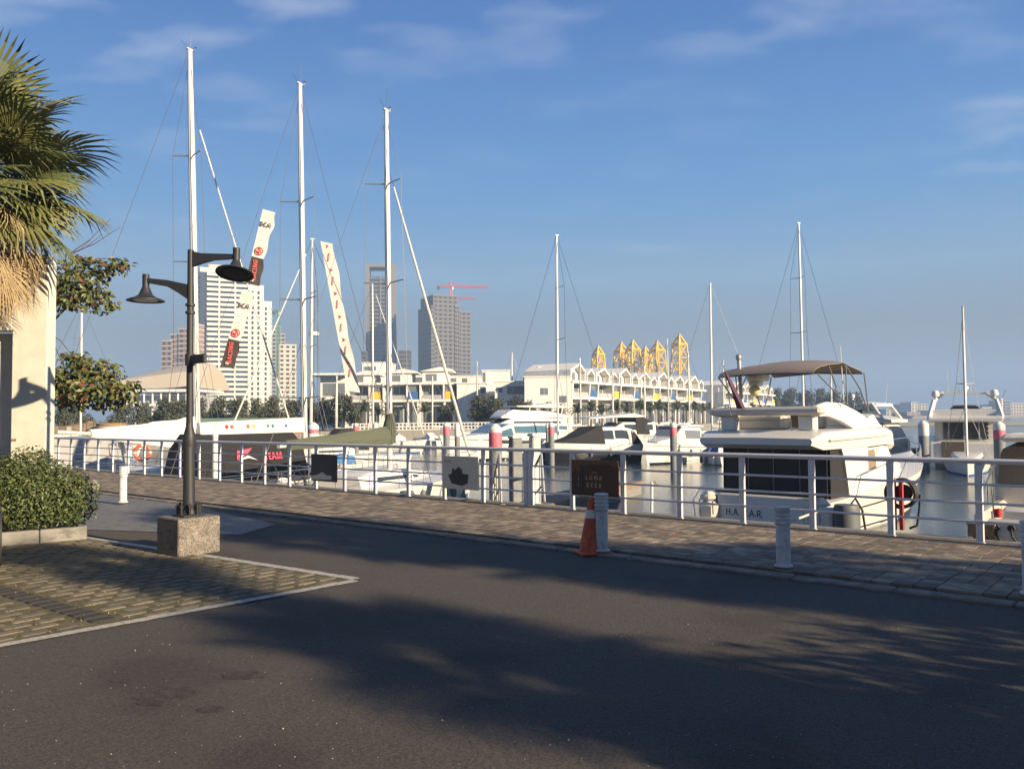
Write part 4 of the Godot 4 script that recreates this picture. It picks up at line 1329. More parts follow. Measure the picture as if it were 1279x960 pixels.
func banner(label: String, t0: Vector3, t1: Vector3, w0: float, parts: Array, side: Vector3, group: String) -> Node3D:
	# a cloth strip from t0 down to t1, blown a little to the side; parts: [from, to, material]
	var o := thing("banner", label, "banner", t0, 0, group)
	var ax := t1 - t0
	var at := func(f: float, u: float): 
		var wv := 0.05 * sin(f * 17.0 + u * 2.0) * u + 0.03 * sin(f * 31.0) * u
		return ax * f + side * (u * w0 * (1.0 + 0.05 * sin(f * 9.0) - 0.05 * sin(f * 23.0))) + Vector3(0, -0.10 * u * w0, wv)
	for q in parts:
		var m := MB.new()
		var n := int(maxf(4, (q[1] - q[0]) * 26))
		for i in n:
			var a: float = lerpf(q[0], q[1], float(i) / n)
			var b: float = lerpf(q[0], q[1], float(i + 1) / n)
			for k in 3:
				var u0 := k / 3.0
				var u1 := (k + 1) / 3.0
				m.quad(at.call(a, u0), at.call(b, u0), at.call(b, u1), at.call(a, u1))
				var d := Vector3(0, 0, -0.012)
				m.quad(at.call(a, u0) + d, at.call(a, u1) + d, at.call(b, u1) + d, at.call(b, u0) + d)
		put(m, q[3], q[2], o, 50)
	return o
func banner_word(o: Node3D, ax: Vector3, side: Vector3, w0: float, f: float, s: String, h: float, mt: Material, up := false):
	var x := side.normalized()
	var y := -(ax - x * ax.dot(x)).normalized()
	if up:
		var t := x
		x = y
		y = -t
	words(s, h, mt, o, Transform3D(Basis(x, y, x.cross(y)), ax * f + side * w0 * 0.5 + Vector3(0, 0, 0.06)), "lettering", 0.02)
func banners(B: Node3D, dk: float):
	var bd := 30.6
	var wrd := "two narrow sponsor banners hung on the yacht's stay"
	var list := [[P(328, 261, bd), P(306, 353, bd - 0.4), 0.47, "white and dark narrow banner, upper of the two hung by the lamp's right shade"], [P(302, 362, bd - 0.5), P(275, 457, bd - 0.9), 0.44, "white and dark narrow banner, lower of the two hung right of the lamp's sign plate"]]
	for q in list:
		var ax: Vector3 = q[1] - q[0]
		var sd := Vector3(1, -0.12, -0.45).normalized()
		var o := banner(q[3], q[0], q[1], q[2], [[0.0, 0.64, M.banner_cloth, "white_cloth"], [0.64, 1.0, M.banner_black, "dark_cloth"]], sd, "sponsor banners on the stay")
		banner_word(o, ax, sd, q[2], 0.20, "BCA", 0.17, M.ink)
		banner_word(o, ax, sd, q[2], 0.33, "- - -", 0.06, M.dull_steel)
		banner_word(o, ax, sd, q[2], 0.42, "- - - -", 0.05, M.dull_steel)
		var x := sd
		var y := -(ax - x * ax.dot(x)).normalized()
		var e := MB.new()
		var pts := []
		for i in 17: pts.append(ax * 0.56 + sd * q[2] * 0.5 + Vector3(0, 0, 0.06) + (x * cos(TAU * i / 16) + y * sin(TAU * i / 16)) * 0.13)
		e.tube(pts, 0.022, 5)
		e.prism(PackedVector2Array([Vector2(-0.07, -0.05), Vector2(0.07, -0.05), Vector2(0.05, 0.04), Vector2(0, 0.07), Vector2(-0.05, 0.04)]), 0.02, Transform3D(Basis(x, y, x.cross(y)), ax * 0.56 + sd * q[2] * 0.5 + Vector3(0, 0, 0.06)))
		put(e, "emblem", M.red, o)
		banner_word(o, ax, sd, q[2], 0.82, "RACING", 0.15, M.red, true)
		banner_word(o, ax, sd, q[2], 0.955, "tv", 0.10, M.canvas_white, false)
	var a := P(400, 301, 36.0)
	var b := P(434, 488, 37.4)
	var sd := Vector3(1, -0.05, -0.5).normalized()
	var o := banner("long white pennant with small red marks hanging between the second and third masts", a, b, 0.54, [[0.0, 1.0, M.banner_cloth, "cloth"]], sd, "")
	for k in 6:
		banner_word(o, b - a, sd, 0.52, 0.10 + 0.155 * k, "MARINA", 0.065, M.pink, true)
		var e := MB.new()
		var ctr: Vector3 = (b - a) * (0.03 + 0.155 * k) + sd * 0.27 + Vector3(0, 0, 0.06)
		e.prism(PackedVector2Array([Vector2(-0.07, 0.09), Vector2(0.08, 0.0), Vector2(-0.05, -0.09), Vector2(0.0, 0.0)]), 0.02, Transform3D(Basis.IDENTITY, ctr))
		put(e, "emblem", M.red, o)

func hamar():
	var S := P(952, 560, 24.2)
	S.y = WATER
	var E := P(1118, 560, 32.5)
	var yaw := yaw_of(S, E)
	var t := thing("motor_yacht", "large cream flybridge motor yacht with a brown bimini and dark cockpit screens", "yacht", S, yaw)
	var h := {"L": 12.2, "B": 4.1, "fs": 1.05, "fb": 1.95, "over": 1.1, "tr": 0.94, "rake": 0.0, "full": 2.5, "mid": 0.45}
	var hull := put(hull_mesh(h), "hull", M.gel, t)
	for sg in [-1.0, 1.0]:
		put(hull_strip(h, 0.05, 0.96, 0.62, 0.66, sg), "rubbing_strake", M.rubber, hull)
		put(hull_strip(h, 0.0, 0.98, -0.2, 0.10, sg), "boot_top", M.hull_dark, hull)
		put(hull_strip(h, 0.55, 0.70, 0.72, 0.84, sg), "port_light", M.glass, hull)
	var sw := MB.new()
	sw.box(Vector3(-0.45, 0.28, 0), Vector3(1.1, 0.14, 3.7), 0.05)
	put(sw, "swim_platform", M.gel, t)
	# moulded corners and steps at the stern
	for sg in [-1.0, 1.0]:
		var c := MB.new()
		c.box(Vector3(-0.15, 0.62, sg * 1.65), Vector3(0.5, 0.6, 0.62), 0.14)
		c.box(Vector3(-0.05, 1.02, sg * 1.72), Vector3(0.55, 0.35, 0.5), 0.14)
		put(c, "stern_step", M.gel_warm, t)
		put(tb([Vector3(-0.42, 0.55, sg * 1.4), Vector3(-0.44, 0.95, sg * 1.4), Vector3(-0.44, 0.98, sg * 1.85), Vector3(-0.42, 0.55, sg * 1.85)], 0.02, 6), "grab_rail", M.steel, t)
	put(bx(Vector3(-0.02, 0.75, 0), Vector3(0.16, 0.85, 2.9), 0.05), "transom", M.gel, t)
	words("H.A.M.A.R.", 0.185, M.ink, t, Transform3D(Basis(Vector3(0, 0, 1), Vector3.UP, Vector3(-1, 0, 0)), Vector3(-0.105, 0.62, -0.55)), "name", 0.01, "Droid Sans", false)
	# cockpit: black mesh screens under the overhang
	for k in 4:
		var z := -1.62 + 0.81 * (k + 0.5)
		put(bx(Vector3(0.75, 1.82, z), Vector3(0.03, 1.62, 0.79), 0.008), "cockpit_screen", M.screen_black, t)
		if k > 0: put(tb([Vector3(0.72, 1.0, z - 0.405), Vector3(0.72, 2.6, z - 0.405)], 0.012, 5), "screen_pole", M.dull_steel, t)
	put(bx(Vector3(0.4, 1.2, -0.1), Vector3(0.7, 0.06, 3.0), 0.02), "cockpit_coaming", M.hull_dark, t)
	for sg in [-1.0, 1.0]:
		var sp := MB.new()
		sp.slab(Vector3(0.78, 1.05, sg * 1.66), Vector3(2.5, 1.1, sg * 1.78), Vector3(2.1, 2.6, sg * 1.72), Vector3(0.78, 2.6, sg * 1.66), 0.03 * sg)
		put(sp, "side_screen", M.screen_black, t)
		var pil := MB.new()
		pil.prism(PackedVector2Array([Vector2(1.9, 1.0), Vector2(3.4, 1.0), Vector2(3.4, 2.7), Vector2(1.2, 2.7), Vector2(1.55, 2.2)]), 0.10, Transform3D(Basis.IDENTITY, Vector3(0, 0, sg * 1.76)))
		put(pil, "side_moulding", M.gel, t)
	# saloon
	var c := [[2.3, 1.0, 2.62, 1.72, 1.62], [5.2, 1.2, 2.70, 1.74, 1.58], [6.3, 1.3, 2.62, 1.66, 1.38], [7.2, 1.4, 2.32, 1.5, 1.15], [8.4, 1.5, 1.98, 1.2, 0.85], [9.8, 1.62, 1.82, 0.8, 0.55]]
	var sal := put(cab_mesh(c, 0.2), "saloon", M.gel, t, 45)
	for sg in [-1.0, 1.0]:
		cab_window(c, 2.6, 4.5, 0.45, 0.88, sg, M.canvas_tan, sal, "window_cover")
		cab_window(c, 4.7, 7.4, 0.36, 0.94, sg, M.canvas_white, sal, "window_cover")
	windscreen(c, 2, 0.08, 0.95, M.canvas_white, sal, 3)
	# flybridge deck with its long aft overhang
	var f := [[-0.55, 2.66, 2.84, 1.70, 1.74], [0.0, 2.52, 3.04, 1.82, 1.92], [3.4, 2.52, 3.08, 1.86, 1.95], [5.0, 2.54, 3.10, 1.82, 1.88], [6.0, 2.52, 3.0, 1.68, 1.70], [6.7, 2.44, 2.80, 1.5, 1.45], [7.3, 2.30, 2.48, 1.2, 1.1]]
	var fly := put(cab_mesh(f, 0.14), "flybridge_deck", M.gel, t, 40)
	for sg in [-1.0, 1.0]:
		put(tb([Vector3(0.2, 2.78, sg * 1.93), Vector3(3.4, 2.82, sg * 1.965), Vector3(5.0, 2.84, sg * 1.895)], 0.03, 6), "trim_line", M.deck_grey, fly)
		var wing := MB.new()
		wing.prism(PackedVector2Array([Vector2(0.1, 3.45), Vector2(0.05, 3.72), Vector2(0.9, 3.86), Vector2(2.0, 3.84), Vector2(3.2, 3.60), Vector2(4.3, 3.32), Vector2(5.3, 3.12), Vector2(5.3, 3.0), Vector2(3.0, 3.02), Vector2(2.0, 3.3), Vector2(1.0, 3.46)]), 0.13, Transform3D(Basis(Vector3.RIGHT, sg * -0.06), Vector3(0, 0.2 * 0.06, sg * 1.72)))
		put(wing, "side_wing", M.gel, t)
	put(bx(Vector3(0.25, 3.62, 0), Vector3(0.5, 0.26, 3.5), 0.08), "spoiler", M.gel_warm, t)
	for z in [-1.2, 1.25]: put(bx(Vector3(0.35, 3.27, z), Vector3(0.3, 0.5, 0.5), 0.06), "spoiler_support", M.gel, t)
	var seat := MB.new()
	seat.box(Vector3(1.4, 3.28, -0.6), Vector3(0.6, 0.5, 1.5), 0.08)
	put(seat, "seat", M.gel_warm, t)
	put(bx(Vector3(2.6, 3.35, 0.5), Vector3(0.5, 0.62, 0.6), 0.08), "seat", M.gel_warm, t)
	put(bx(Vector3(3.3, 3.4, -0.3), Vector3(0.4, 0.7, 0.5), 0.06), "helm", M.brown, t)
	put(tb([Vector3(0.25, 3.05, -1.5), Vector3(0.25, 3.35, -1.5), Vector3(0.25, 3.35, 0.8), Vector3(0.25, 3.05, 0.8)], 0.018, 6), "aft_rail", M.steel, t)
	var fc := [[4.3, 3.0, 3.45, 1.66, 1.55], [5.2, 3.0, 3.52, 1.62, 1.42], [5.9, 2.96, 3.28, 1.45, 1.15], [6.5, 2.85, 2.98, 1.2, 0.9]]
	var cg := put(cab_mesh(fc, 0.1), "flybridge_front", M.gel, t, 40)
	# bimini on its hoops
	var bm := MB.new()
	var rings := []
	var prof := [[0.2, 4.76], [0.3, 4.88], [0.7, 4.99], [1.3, 5.07], [2.0, 5.13], [2.4, 5.18], [2.8, 5.11], [3.3, 5.04], [3.85, 4.97], [4.0, 4.88]]
	for q in prof:
		var ring := PackedVector3Array()
		for k in 9:
			var u := k / 8.0 * 2 - 1
			ring.append(Vector3(q[0], q[1] - 0.09 * pow(absf(u), 2.5) - 0.03 * sin(q[0] * 4.6) * (1 - u * u), u * 1.5))
		for k in 9:
			var u := 1 - k / 8.0 * 2
			ring.append(Vector3(q[0], q[1] - 0.018 - 0.09 * pow(absf(u), 2.5) - 0.03 * sin(q[0] * 4.6) * (1 - u * u), u * 1.5))
		rings.append(ring)
	bm.loft(rings)
	put(bm, "bimini_top", M.bimini, t, 40)
	for sg in [-1.0, 1.0]:
		for q in [[Vector3(0.32, 4.68, sg * 1.55), Vector3(2.0, 3.8, sg * 1.75)], [Vector3(2.35, 5.0, sg * 1.55), Vector3(2.35, 4.9, sg * 1.6), Vector3(2.1, 4.4, sg * 1.7), Vector3(2.0, 3.8, sg * 1.75)], [Vector3(2.45, 5.0, sg * 1.55), Vector3(3.1, 4.3, sg * 1.72), Vector3(3.7, 3.55, sg * 1.75)], [Vector3(3.95, 4.82, sg * 1.55), Vector3(3.9, 4.3, sg * 1.62), Vector3(3.7, 3.55, sg * 1.75)], [Vector3(1.3, 4.93, sg * 1.5), Vector3(1.6, 4.3, sg * 1.6)]]:
			put(tb(q, 0.02, 6), "bimini_frame", M.fender_grey, t)
	# radar post, flag and aerials
	put(tb([Vector3(0.75, 3.7, -1.0), Vector3(0.6, 5.2, -1.0)], 0.06, 8), "radar_post", M.dull_steel, t)
	var rd := MB.new()
	rd.lathe([[0.0, 4.55], [0.3, 4.56], [0.34, 4.62], [0.34, 4.74], [0.28, 4.83], [0.0, 4.86]], 18, Transform3D(Basis.IDENTITY, Vector3(0.95, -0.02, -0.55)))
	rd.box(Vector3(0.9, 4.47, -0.6), Vector3(0.35, 0.16, 0.35), 0.04)
	put(rd, "radome", M.gel, t)
	var yb := MB.new()
	yb.ball(Vector3(0.6, 4.25, -0.5), Vector3(0.17, 0.17, 0.17), 14, 8)
	put(yb, "yellow_ball", M.cream_ball, t)
	var lt := MB.new()
	lt.lathe([[0.0, 5.2], [0.07, 5.2], [0.09, 5.26], [0.09, 5.34], [0.05, 5.38], [0.0, 5.39]], 10, Transform3D(Basis.IDENTITY, Vector3(0.6, 0, -1.0)))
	put(lt, "navigation_light", M.dull_steel, t)
	put(tb([Vector3(-0.1, 3.5, -0.9), Vector3(-0.35, 5.0, -1.0)], 0.018, 6), "flagpole", M.steel, t)
	var fl := MB.new()
	fl.loft([PackedVector3Array([Vector3(-0.32, 4.8, -1.02), Vector3(-0.28, 4.8, -0.94), Vector3(-0.36, 4.8, -0.94)]), PackedVector3Array([Vector3(-0.2, 4.3, -0.86), Vector3(-0.12, 4.32, -0.74), Vector3(-0.26, 4.3, -0.78)]), PackedVector3Array([Vector3(-0.12, 3.7, -0.72), Vector3(0.02, 3.7, -0.5), Vector3(-0.16, 3.72, -0.52)])])
	var flm := mat("flag_purple", Color(0.06, 0.025, 0.055), 0.8)
	put(fl, "furled_flag", flm, t)
	put(tb([Vector3(2.9, 3.85, 1.3), Vector3(2.6, 5.6, 1.35)], [0.018, 0.01], 6), "aerial", M.gel, t)
	# bow rail
	for sg in [-1.0, 1.0]:
		var pts := []
		for i in 8:
			var s := lerpf(0.45, 0.99, i / 7.0)
			var p := hp(h, s, 1.0, sg) - Vector3(0, 0, sg * 0.06)
			pts.append(p + Vector3(0, 0.62 if i > 0 else 0.05, 0))
			if i > 0: put(tb([p, p + Vector3(0, 0.62, 0)], 0.016, 5), "stanchion", M.steel, hull)
		put(tb(pts, 0.018, 6), "bow_rail", M.steel, hull)
		put(tb([hp(h, 0.16, 1.0, sg), hp(h, 0.2, 1.0, sg) + Vector3(0, 0.55, -sg * 0.05), hp(h, 0.36, 1.0, sg) + Vector3(0, 0.7, -sg * 0.05), hp(h, 0.40, 1.0, sg) + Vector3(0, 0.0, -sg * 0.05)], 0.018, 6), "side_rail", M.steel, hull)
	put(tb([Vector3(-0.9, 0.4, -1.7), Vector3(-0.95, 1.0, -1.75), Vector3(-0.5, 1.35, -1.75), Vector3(-0.2, 1.3, -1.7)], 0.02, 6), "boarding_rail", M.steel, t)
	# power pedestal, dark cover and mooring rope at the quay by her quarter
	var pd := P(1038, 648, 14.2)
	var pe := thing("service_pedestal", "white service pedestal between the yacht's quarter and the railing", "pedestal", Vector3(pd.x, -0.95, pd.z), 0.4)
	put(bx(Vector3(0, 0.5, 0), Vector3(0.25, 1.0, 0.25), 0.03), "body", M.gel, pe)
	put(bx(Vector3(0, 1.02, 0), Vector3(0.3, 0.06, 0.3), 0.02), "cap", M.deck_grey, pe)
	pd = P(1058, 650, 14.0)
	var fb := thing("fender_drum", "dark grey rounded drum with a hoop handle beside the white pedestal", "drum", Vector3(pd.x, -0.62, pd.z), 0.4)
	var dm := MB.new()
	dm.lathe([[0.0, 0.0], [0.2, 0.0], [0.215, 0.03], [0.215, 0.72], [0.19, 0.8], [0.0, 0.82]], 18)
	put(dm, "drum", M.fender_grey, fb)
	put(tb([Vector3(0.1, 0.8, 0), Vector3(0.2, 0.9, 0), Vector3(0.3, 0.7, 0.05), Vector3(0.36, 0.1, 0.1)], 0.02, 6), "hoop", M.rubber, fb)
	var rp := put(tb([P(985, 652, 14.5), P(1012, 642, 15), P(1040, 632, 16.5), P(1056, 627, 19.0)], 0.022, 6), "mooring_rope", M.rope)
	tag(rp, "pale mooring rope from the quay up to the large yacht's quarter", "rope")

func right_cruiser():
	var S := P(1272, 640, 15.6)
	S.y = WATER
	var t := thing("motor_boat", "cream motor boat with a tan canopy cut off by the right edge", "motor boat", S + Vector3(0.9, 0, 0), atan2(0.80, 0.62))
	var h := {"L": 9.0, "B": 3.3, "fs": 1.15, "fb": 1.55, "over": 0.7, "tr": 0.95, "rake": 0.0, "full": 2.4}
	var hull := put(hull_mesh(h), "hull", M.gel_warm, t)
	for sg in [-1.0, 1.0]:
		put(hull_strip(h, 0.02, 0.96, 0.72, 0.78, sg), "rubbing_strake", M.rubber, hull)
		put(bx(Vector3(1.4, 1.35, sg * 1.4), Vector3(3.0, 0.42, 0.24), 0.07), "coaming", M.gel_warm, t)
	put(bx(Vector3(0.05, 1.2, 0.0), Vector3(0.25, 0.45, 2.8), 0.07), "transom_seat", M.gel_warm, t)
	put(bx(Vector3(0.6, 1.42, -0.75), Vector3(0.5, 0.36, 0.7), 0.05), "locker", M.gel, t)
	var c := [[2.9, 1.85, 2.75, 1.48, 1.4], [4.4, 1.9, 2.85, 1.46, 1.3], [5.4, 1.9, 2.4, 1.2, 1.0], [5.9, 1.9, 2.1, 1.0, 0.8]]
	put(cab_mesh([[2.8, 1.0, 1.88, 1.52, 1.5], [5.4, 1.2, 1.92, 1.4, 1.3], [6.8, 1.4, 1.7, 0.9, 0.6]], 0.1), "cabin_base", M.gel_warm, t, 40)
	var cab := put(cab_mesh(c, 0.16), "cabin", M.canvas_tan, t, 40)
	put(bx(Vector3(3.6, 2.95, 0), Vector3(2.4, 0.16, 2.7), 0.07), "canopy", M.canvas_white, t)
	for sg in [-1.0, 1.0]:
		cab_window(c, 3.1, 4.3, 0.45, 0.85, sg, M.glass, cab)
		put(tb([Vector3(0.3, 1.55, sg * 1.45), Vector3(0.9, 2.0, sg * 1.45), Vector3(2.2, 2.35, sg * 1.45), Vector3(2.9, 2.35, sg * 1.42)], 0.022, 6), "hand_rail", M.steel, t)
		for x in [1.2, 2.0]: put(tb([Vector3(x, 1.5, sg * 1.45), Vector3(x, 2.1 + 0.2 * (x - 1.2), sg * 1.45)], 0.016, 5), "stanchion", M.steel, t)
	put(tb([Vector3(0.2, 1.4, -1.2), Vector3(0.2, 2.1, -1.25)], [0.02, 0.012], 5), "fishing_rod_holder", M.steel, t)
	var bk := thing("bucket", "small red bucket standing in the motor boat at the right edge", "bucket", P(1247, 646, 15.9))
	bk.scale = Vector3.ONE * 0.5
	var m := MB.new()
	m.lathe([[0.0, 0.0], [0.13, 0.0], [0.17, 0.3], [0.18, 0.3], [0.18, 0.32], [0.16, 0.32], [0.12, 0.03], [0.0, 0.03]], 16)
	put(m, "pail", M.red, bk)
	put(tb(arc(Vector3(0, 0.31, 0), 0.17, 0.15, PI - 0.15, 8), 0.008, 5), "handle", M.steel, bk)
func cruiser(label: String, bow: Vector3, stern: Vector3, p: Dictionary, called := "motor_yacht", cat := "yacht") -> Node3D:
	var at := Vector3(stern.x, WATER, stern.z)
	var t := thing(called, label, cat, at, yaw_of(stern, bow))
	var L: float = Vector2(bow.x - stern.x, bow.z - stern.z).length()
	var h := {"L": L * 0.95, "B": p.get("B", L * 0.3), "fs": p.get("fs", 1.1), "fb": p.get("fb", 1.7), "over": L * 0.06, "tr": 0.92, "rake": 0.0, "full": 2.3}
	var hull := put(hull_mesh(h), "hull", p.get("hull", M.gel), t)
	for sg in [-1.0, 1.0]:
		if p.has("band"): put(hull_strip(h, 0.02, 0.97, 0.70, 1.0, sg, 0.016), "sheer_band", p.band, hull)
		else: put(hull_strip(h, 0.03, 0.97, 0.86, 0.91, sg), "rubbing_strake", M.dull_steel, hull)
		put(hull_strip(h, 0.0, 0.98, -0.3, 0.10, sg), "boot_top", M.hull_dark, hull)
		for q in p.get("ports", []): put(hull_strip(h, q[0], q[1], q[2], q[3], sg, 0.02), "port_light", M.glass, hull)
	var c: Array = p.cabin
	var cc := []
	for q in c: cc.append([q[0] * L, q[1], q[2], q[3] * h.B, q[4] * h.B])
	var cab := put(cab_mesh(cc, 0.14), "cabin", p.get("cabin_mat", M.gel), t, 40)
	for sg in [-1.0, 1.0]:
		for q in p.get("windows", []): cab_window(cc, q[0] * L, q[1] * L, q[2], q[3], sg, p.get("glass", M.glass), cab)
	if p.has("screen"): windscreen(cc, p.screen, 0.08, 0.92, p.get("glass", M.glass), cab, 3)
	for q in p.get("solids", []):      # [name, material, sections]
		var s := []
		for k in q[2]: s.append([k[0] * L, k[1], k[2], k[3] * h.B, k[4] * h.B])
		put(cab_mesh(s, 0.1), q[0], q[1], t, 40)
	for q in p.get("posts", []):
		for sg in [-1.0, 1.0]: put(tb([Vector3(q[0] * L, q[1], sg * q[2] * h.B), Vector3(q[3] * L, q[4], sg * q[5] * h.B)], q[6], 6), "roof_post", q[7], t)
	if p.get("rail", true):
		for sg in [-1.0, 1.0]:
			var pts := []
			for i in 7:
				var s := lerpf(0.5, 0.99, i / 6.0)
				var r := hp(h, s, 1.0, sg)
				pts.append(r + Vector3(0, 0.55 if i > 0 else 0.0, 0))
				if i > 0: put(tb([r, r + Vector3(0, 0.55, 0)], 0.016, 4), "stanchion", M.steel, hull)
			put(tb(pts, 0.02, 5), "bow_rail", M.steel, hull)
	if not p.get("bare", false):
		for sg in [-1.0, 1.0]:
			for f in [0.2, 0.45, 0.66]:
				var q := hp(h, f, 0.55, sg) + Vector3(0, 0, sg * 0.11)
				var fe := MB.new()
				fe.lathe([[0.0, -0.3], [0.08, -0.27], [0.11, -0.15], [0.11, 0.15], [0.08, 0.27], [0.0, 0.3]], 8, Transform3D(Basis.IDENTITY, q))
				fe.tube([q + Vector3.UP * 0.28, hp(h, f, 1.0, sg) + Vector3.UP * 0.1], 0.012, 4)
				put(fe, "fender", M.fender_grey if f > 0.3 else M.pile_white, hull)
			put(tb([hp(h, 0.05, 1.0, sg), hp(h, 0.0, 1.0, sg) + Vector3(-1.6, -0.6, sg * 0.4)], 0.018, 4), "mooring_line", M.rope, hull)
	for q in p.get("domes", []):
		var d := MB.new()
		d.lathe([[0.0, 0.0], [0.08, 0.0], [0.08, 0.15], [q[3] * 0.9, 0.2], [q[3], 0.2 + q[3] * 0.6], [q[3] * 0.75, 0.2 + q[3] * 1.4], [0.0, 0.2 + q[3] * 1.65]], 14, Transform3D(Basis.IDENTITY, Vector3(q[0] * L, q[1], q[2])))
		put(d, "radar_dome", M.gel, t)
	for q in p.get("aerials", []): put(tb([Vector3(q[0] * L, q[1], q[2]), Vector3(q[0] * L - 0.2, q[1] + q[3], q[2])], [0.025, 0.012], 5), "aerial", M.gel, t)
	return t

func middle_boats():
	var W := WATER
	var wp := func(px, d): 
		var q := P(px, 560, d)
		return Vector3(q.x, WATER, q.z)
	cruiser("white motor yacht with blue windscreen, its bow pointing left behind the pink-banded pile", wp.call(551, 64.0), wp.call(702, 78.0), {"B": 4.6, "fs": 1.5, "fb": 2.1, "ports": [[0.18, 0.78, 0.74, 0.88]],
		"cabin": [[0.05, 1.2, 2.9, 0.40, 0.36], [0.40, 1.4, 3.0, 0.42, 0.36], [0.58, 1.5, 2.95, 0.40, 0.30], [0.74, 1.7, 2.15, 0.30, 0.22], [0.9, 1.8, 2.0, 0.14, 0.10]], "windows": [[0.10, 0.56, 0.5, 0.92], [0.58, 0.70, 0.35, 0.85]], "screen": 2, "glass": M.blue_glass})
	cruiser("white flybridge yacht with a pointed hardtop behind the blue-windscreen yacht", wp.call(570, 96.0), wp.call(700, 104.0), {"B": 4.6, "fs": 1.6, "fb": 2.2,
		"cabin": [[0.05, 1.4, 3.4, 0.42, 0.38], [0.55, 1.6, 3.4, 0.42, 0.36], [0.72, 1.8, 2.4, 0.34, 0.24], [0.9, 1.9, 2.1, 0.14, 0.10]], "windows": [[0.08, 0.54, 0.45, 0.85]], "screen": 1,
		"solids": [["flybridge", M.gel, [[0.02, 3.4, 3.7, 0.44, 0.45], [0.2, 3.4, 4.2, 0.44, 0.42], [0.55, 3.4, 4.4, 0.42, 0.38], [0.64, 3.4, 3.6, 0.3, 0.28]]], ["hardtop", M.gel, [[0.0, 4.62, 4.72, 0.40, 0.38], [0.15, 4.6, 5.2, 0.42, 0.30], [0.3, 4.65, 4.95, 0.42, 0.38], [0.5, 4.75, 4.9, 0.36, 0.33]]]],
		"posts": [[0.08, 3.6, 0.4, 0.06, 4.7, 0.38, 0.09, M.gel], [0.4, 3.6, 0.4, 0.38, 4.8, 0.36, 0.06, M.gel]], "domes": [[0.30, 5.0, -0.5, 0.3], [0.24, 5.0, 0.5, 0.3]], "aerials": [[0.5, 3.6, 1.2, 1.8]]})
	cruiser("dark-hulled sports cruiser with a black canvas over its windscreen, bow to the left", wp.call(682, 59.5), wp.call(786, 65.0), {"B": 3.2, "fs": 1.35, "fb": 1.65, "hull": M.hull_dark, "band": M.gel, "ports": [[0.3, 0.7, 0.45, 0.62]],
		"cabin": [[0.10, 1.2, 2.55, 0.42, 0.36], [0.22, 1.3, 2.72, 0.42, 0.34], [0.46, 1.4, 2.70, 0.42, 0.32], [0.50, 1.4, 2.6, 0.40, 0.30]], "windows": [[0.16, 0.32, 0.4, 0.9], [0.34, 0.47, 0.35, 0.9]], "rail": false,
		"solids": [["windscreen_cover", M.canvas_black, [[0.46, 1.42, 2.76, 0.43, 0.335], [0.52, 1.45, 2.72, 0.42, 0.31], [0.72, 1.5, 2.05, 0.34, 0.24], [0.88, 1.55, 1.75, 0.2, 0.14], [0.94, 1.6, 1.68, 0.08, 0.05]]], ["aft_canopy", M.canvas_black, [[-0.02, 1.1, 1.5, 0.42, 0.38], [0.06, 1.2, 2.3, 0.42, 0.36], [0.12, 1.2, 2.55, 0.42, 0.36]]]]}, "sports_cruiser")
	cruiser("small white cabin cruiser with clear windscreen, bow towards the quay, behind a red-banded pile", wp.call(805, 59.0), wp.call(866, 65.5), {"B": 2.9, "fs": 1.2, "fb": 1.6,
		"cabin": [[0.12, 1.1, 2.6, 0.42, 0.38], [0.48, 1.2, 2.7, 0.42, 0.36], [0.62, 1.3, 1.95, 0.40, 0.32], [0.85, 1.4, 1.65, 0.22, 0.16]], "windows": [[0.14, 0.46, 0.45, 0.9]], "screen": 1, "glass": M.villa_glass,
		"solids": [["roof", M.gel, [[0.06, 2.66, 2.74, 0.40, 0.40], [0.3, 2.68, 2.84, 0.42, 0.40], [0.52, 2.68, 2.76, 0.36, 0.34]]]]}, "cabin_cruiser")
	cruiser("white motor yacht with a low hardtop behind the dark-hulled cruiser", wp.call(722, 84.0), wp.call(812, 90.0), {"B": 3.8, "fs": 1.5, "fb": 2.0,
		"cabin": [[0.06, 1.4, 2.9, 0.42, 0.38], [0.5, 1.5, 2.9, 0.42, 0.36], [0.66, 1.6, 2.1, 0.36, 0.26], [0.85, 1.7, 1.9, 0.2, 0.14]], "windows": [[0.1, 0.5, 0.45, 0.9]], "screen": 1,
		"solids": [["hardtop", M.gel, [[0.18, 3.45, 3.55, 0.36, 0.34], [0.35, 3.4, 3.8, 0.42, 0.34], [0.6, 3.4, 3.62, 0.42, 0.38], [0.95, 3.3, 3.38, 0.36, 0.34]]], ["aft_canopy", M.canvas_black, [[0.02, 1.5, 2.5, 0.4, 0.38], [0.2, 1.5, 3.4, 0.42, 0.36], [0.34, 1.5, 3.4, 0.42, 0.38]]]],
		"posts": [[0.6, 2.8, 0.36, 0.6, 3.5, 0.36, 0.06, M.gel]]})
	var j := cruiser("little white boat under a blue canvas left of the large yacht", wp.call(874, 61.0), wp.call(912, 58.0), {"B": 1.9, "fs": 0.6, "fb": 0.8, "rail": false,
		"cabin": [[0.15, 0.6, 1.2, 0.40, 0.30], [0.5, 0.6, 1.35, 0.42, 0.25], [0.85, 0.7, 0.95, 0.25, 0.12]], "cabin_mat": M.canvas_blue,
		"solids": [["white_fold", M.gel, [[0.10, 0.62, 1.0, 0.44, 0.40], [0.16, 0.62, 1.24, 0.42, 0.32]]], ["white_seam", M.gel, [[0.40, 0.62, 1.34, 0.435, 0.275], [0.46, 0.62, 1.37, 0.435, 0.265]]]]}, "covered_boat", "boat")
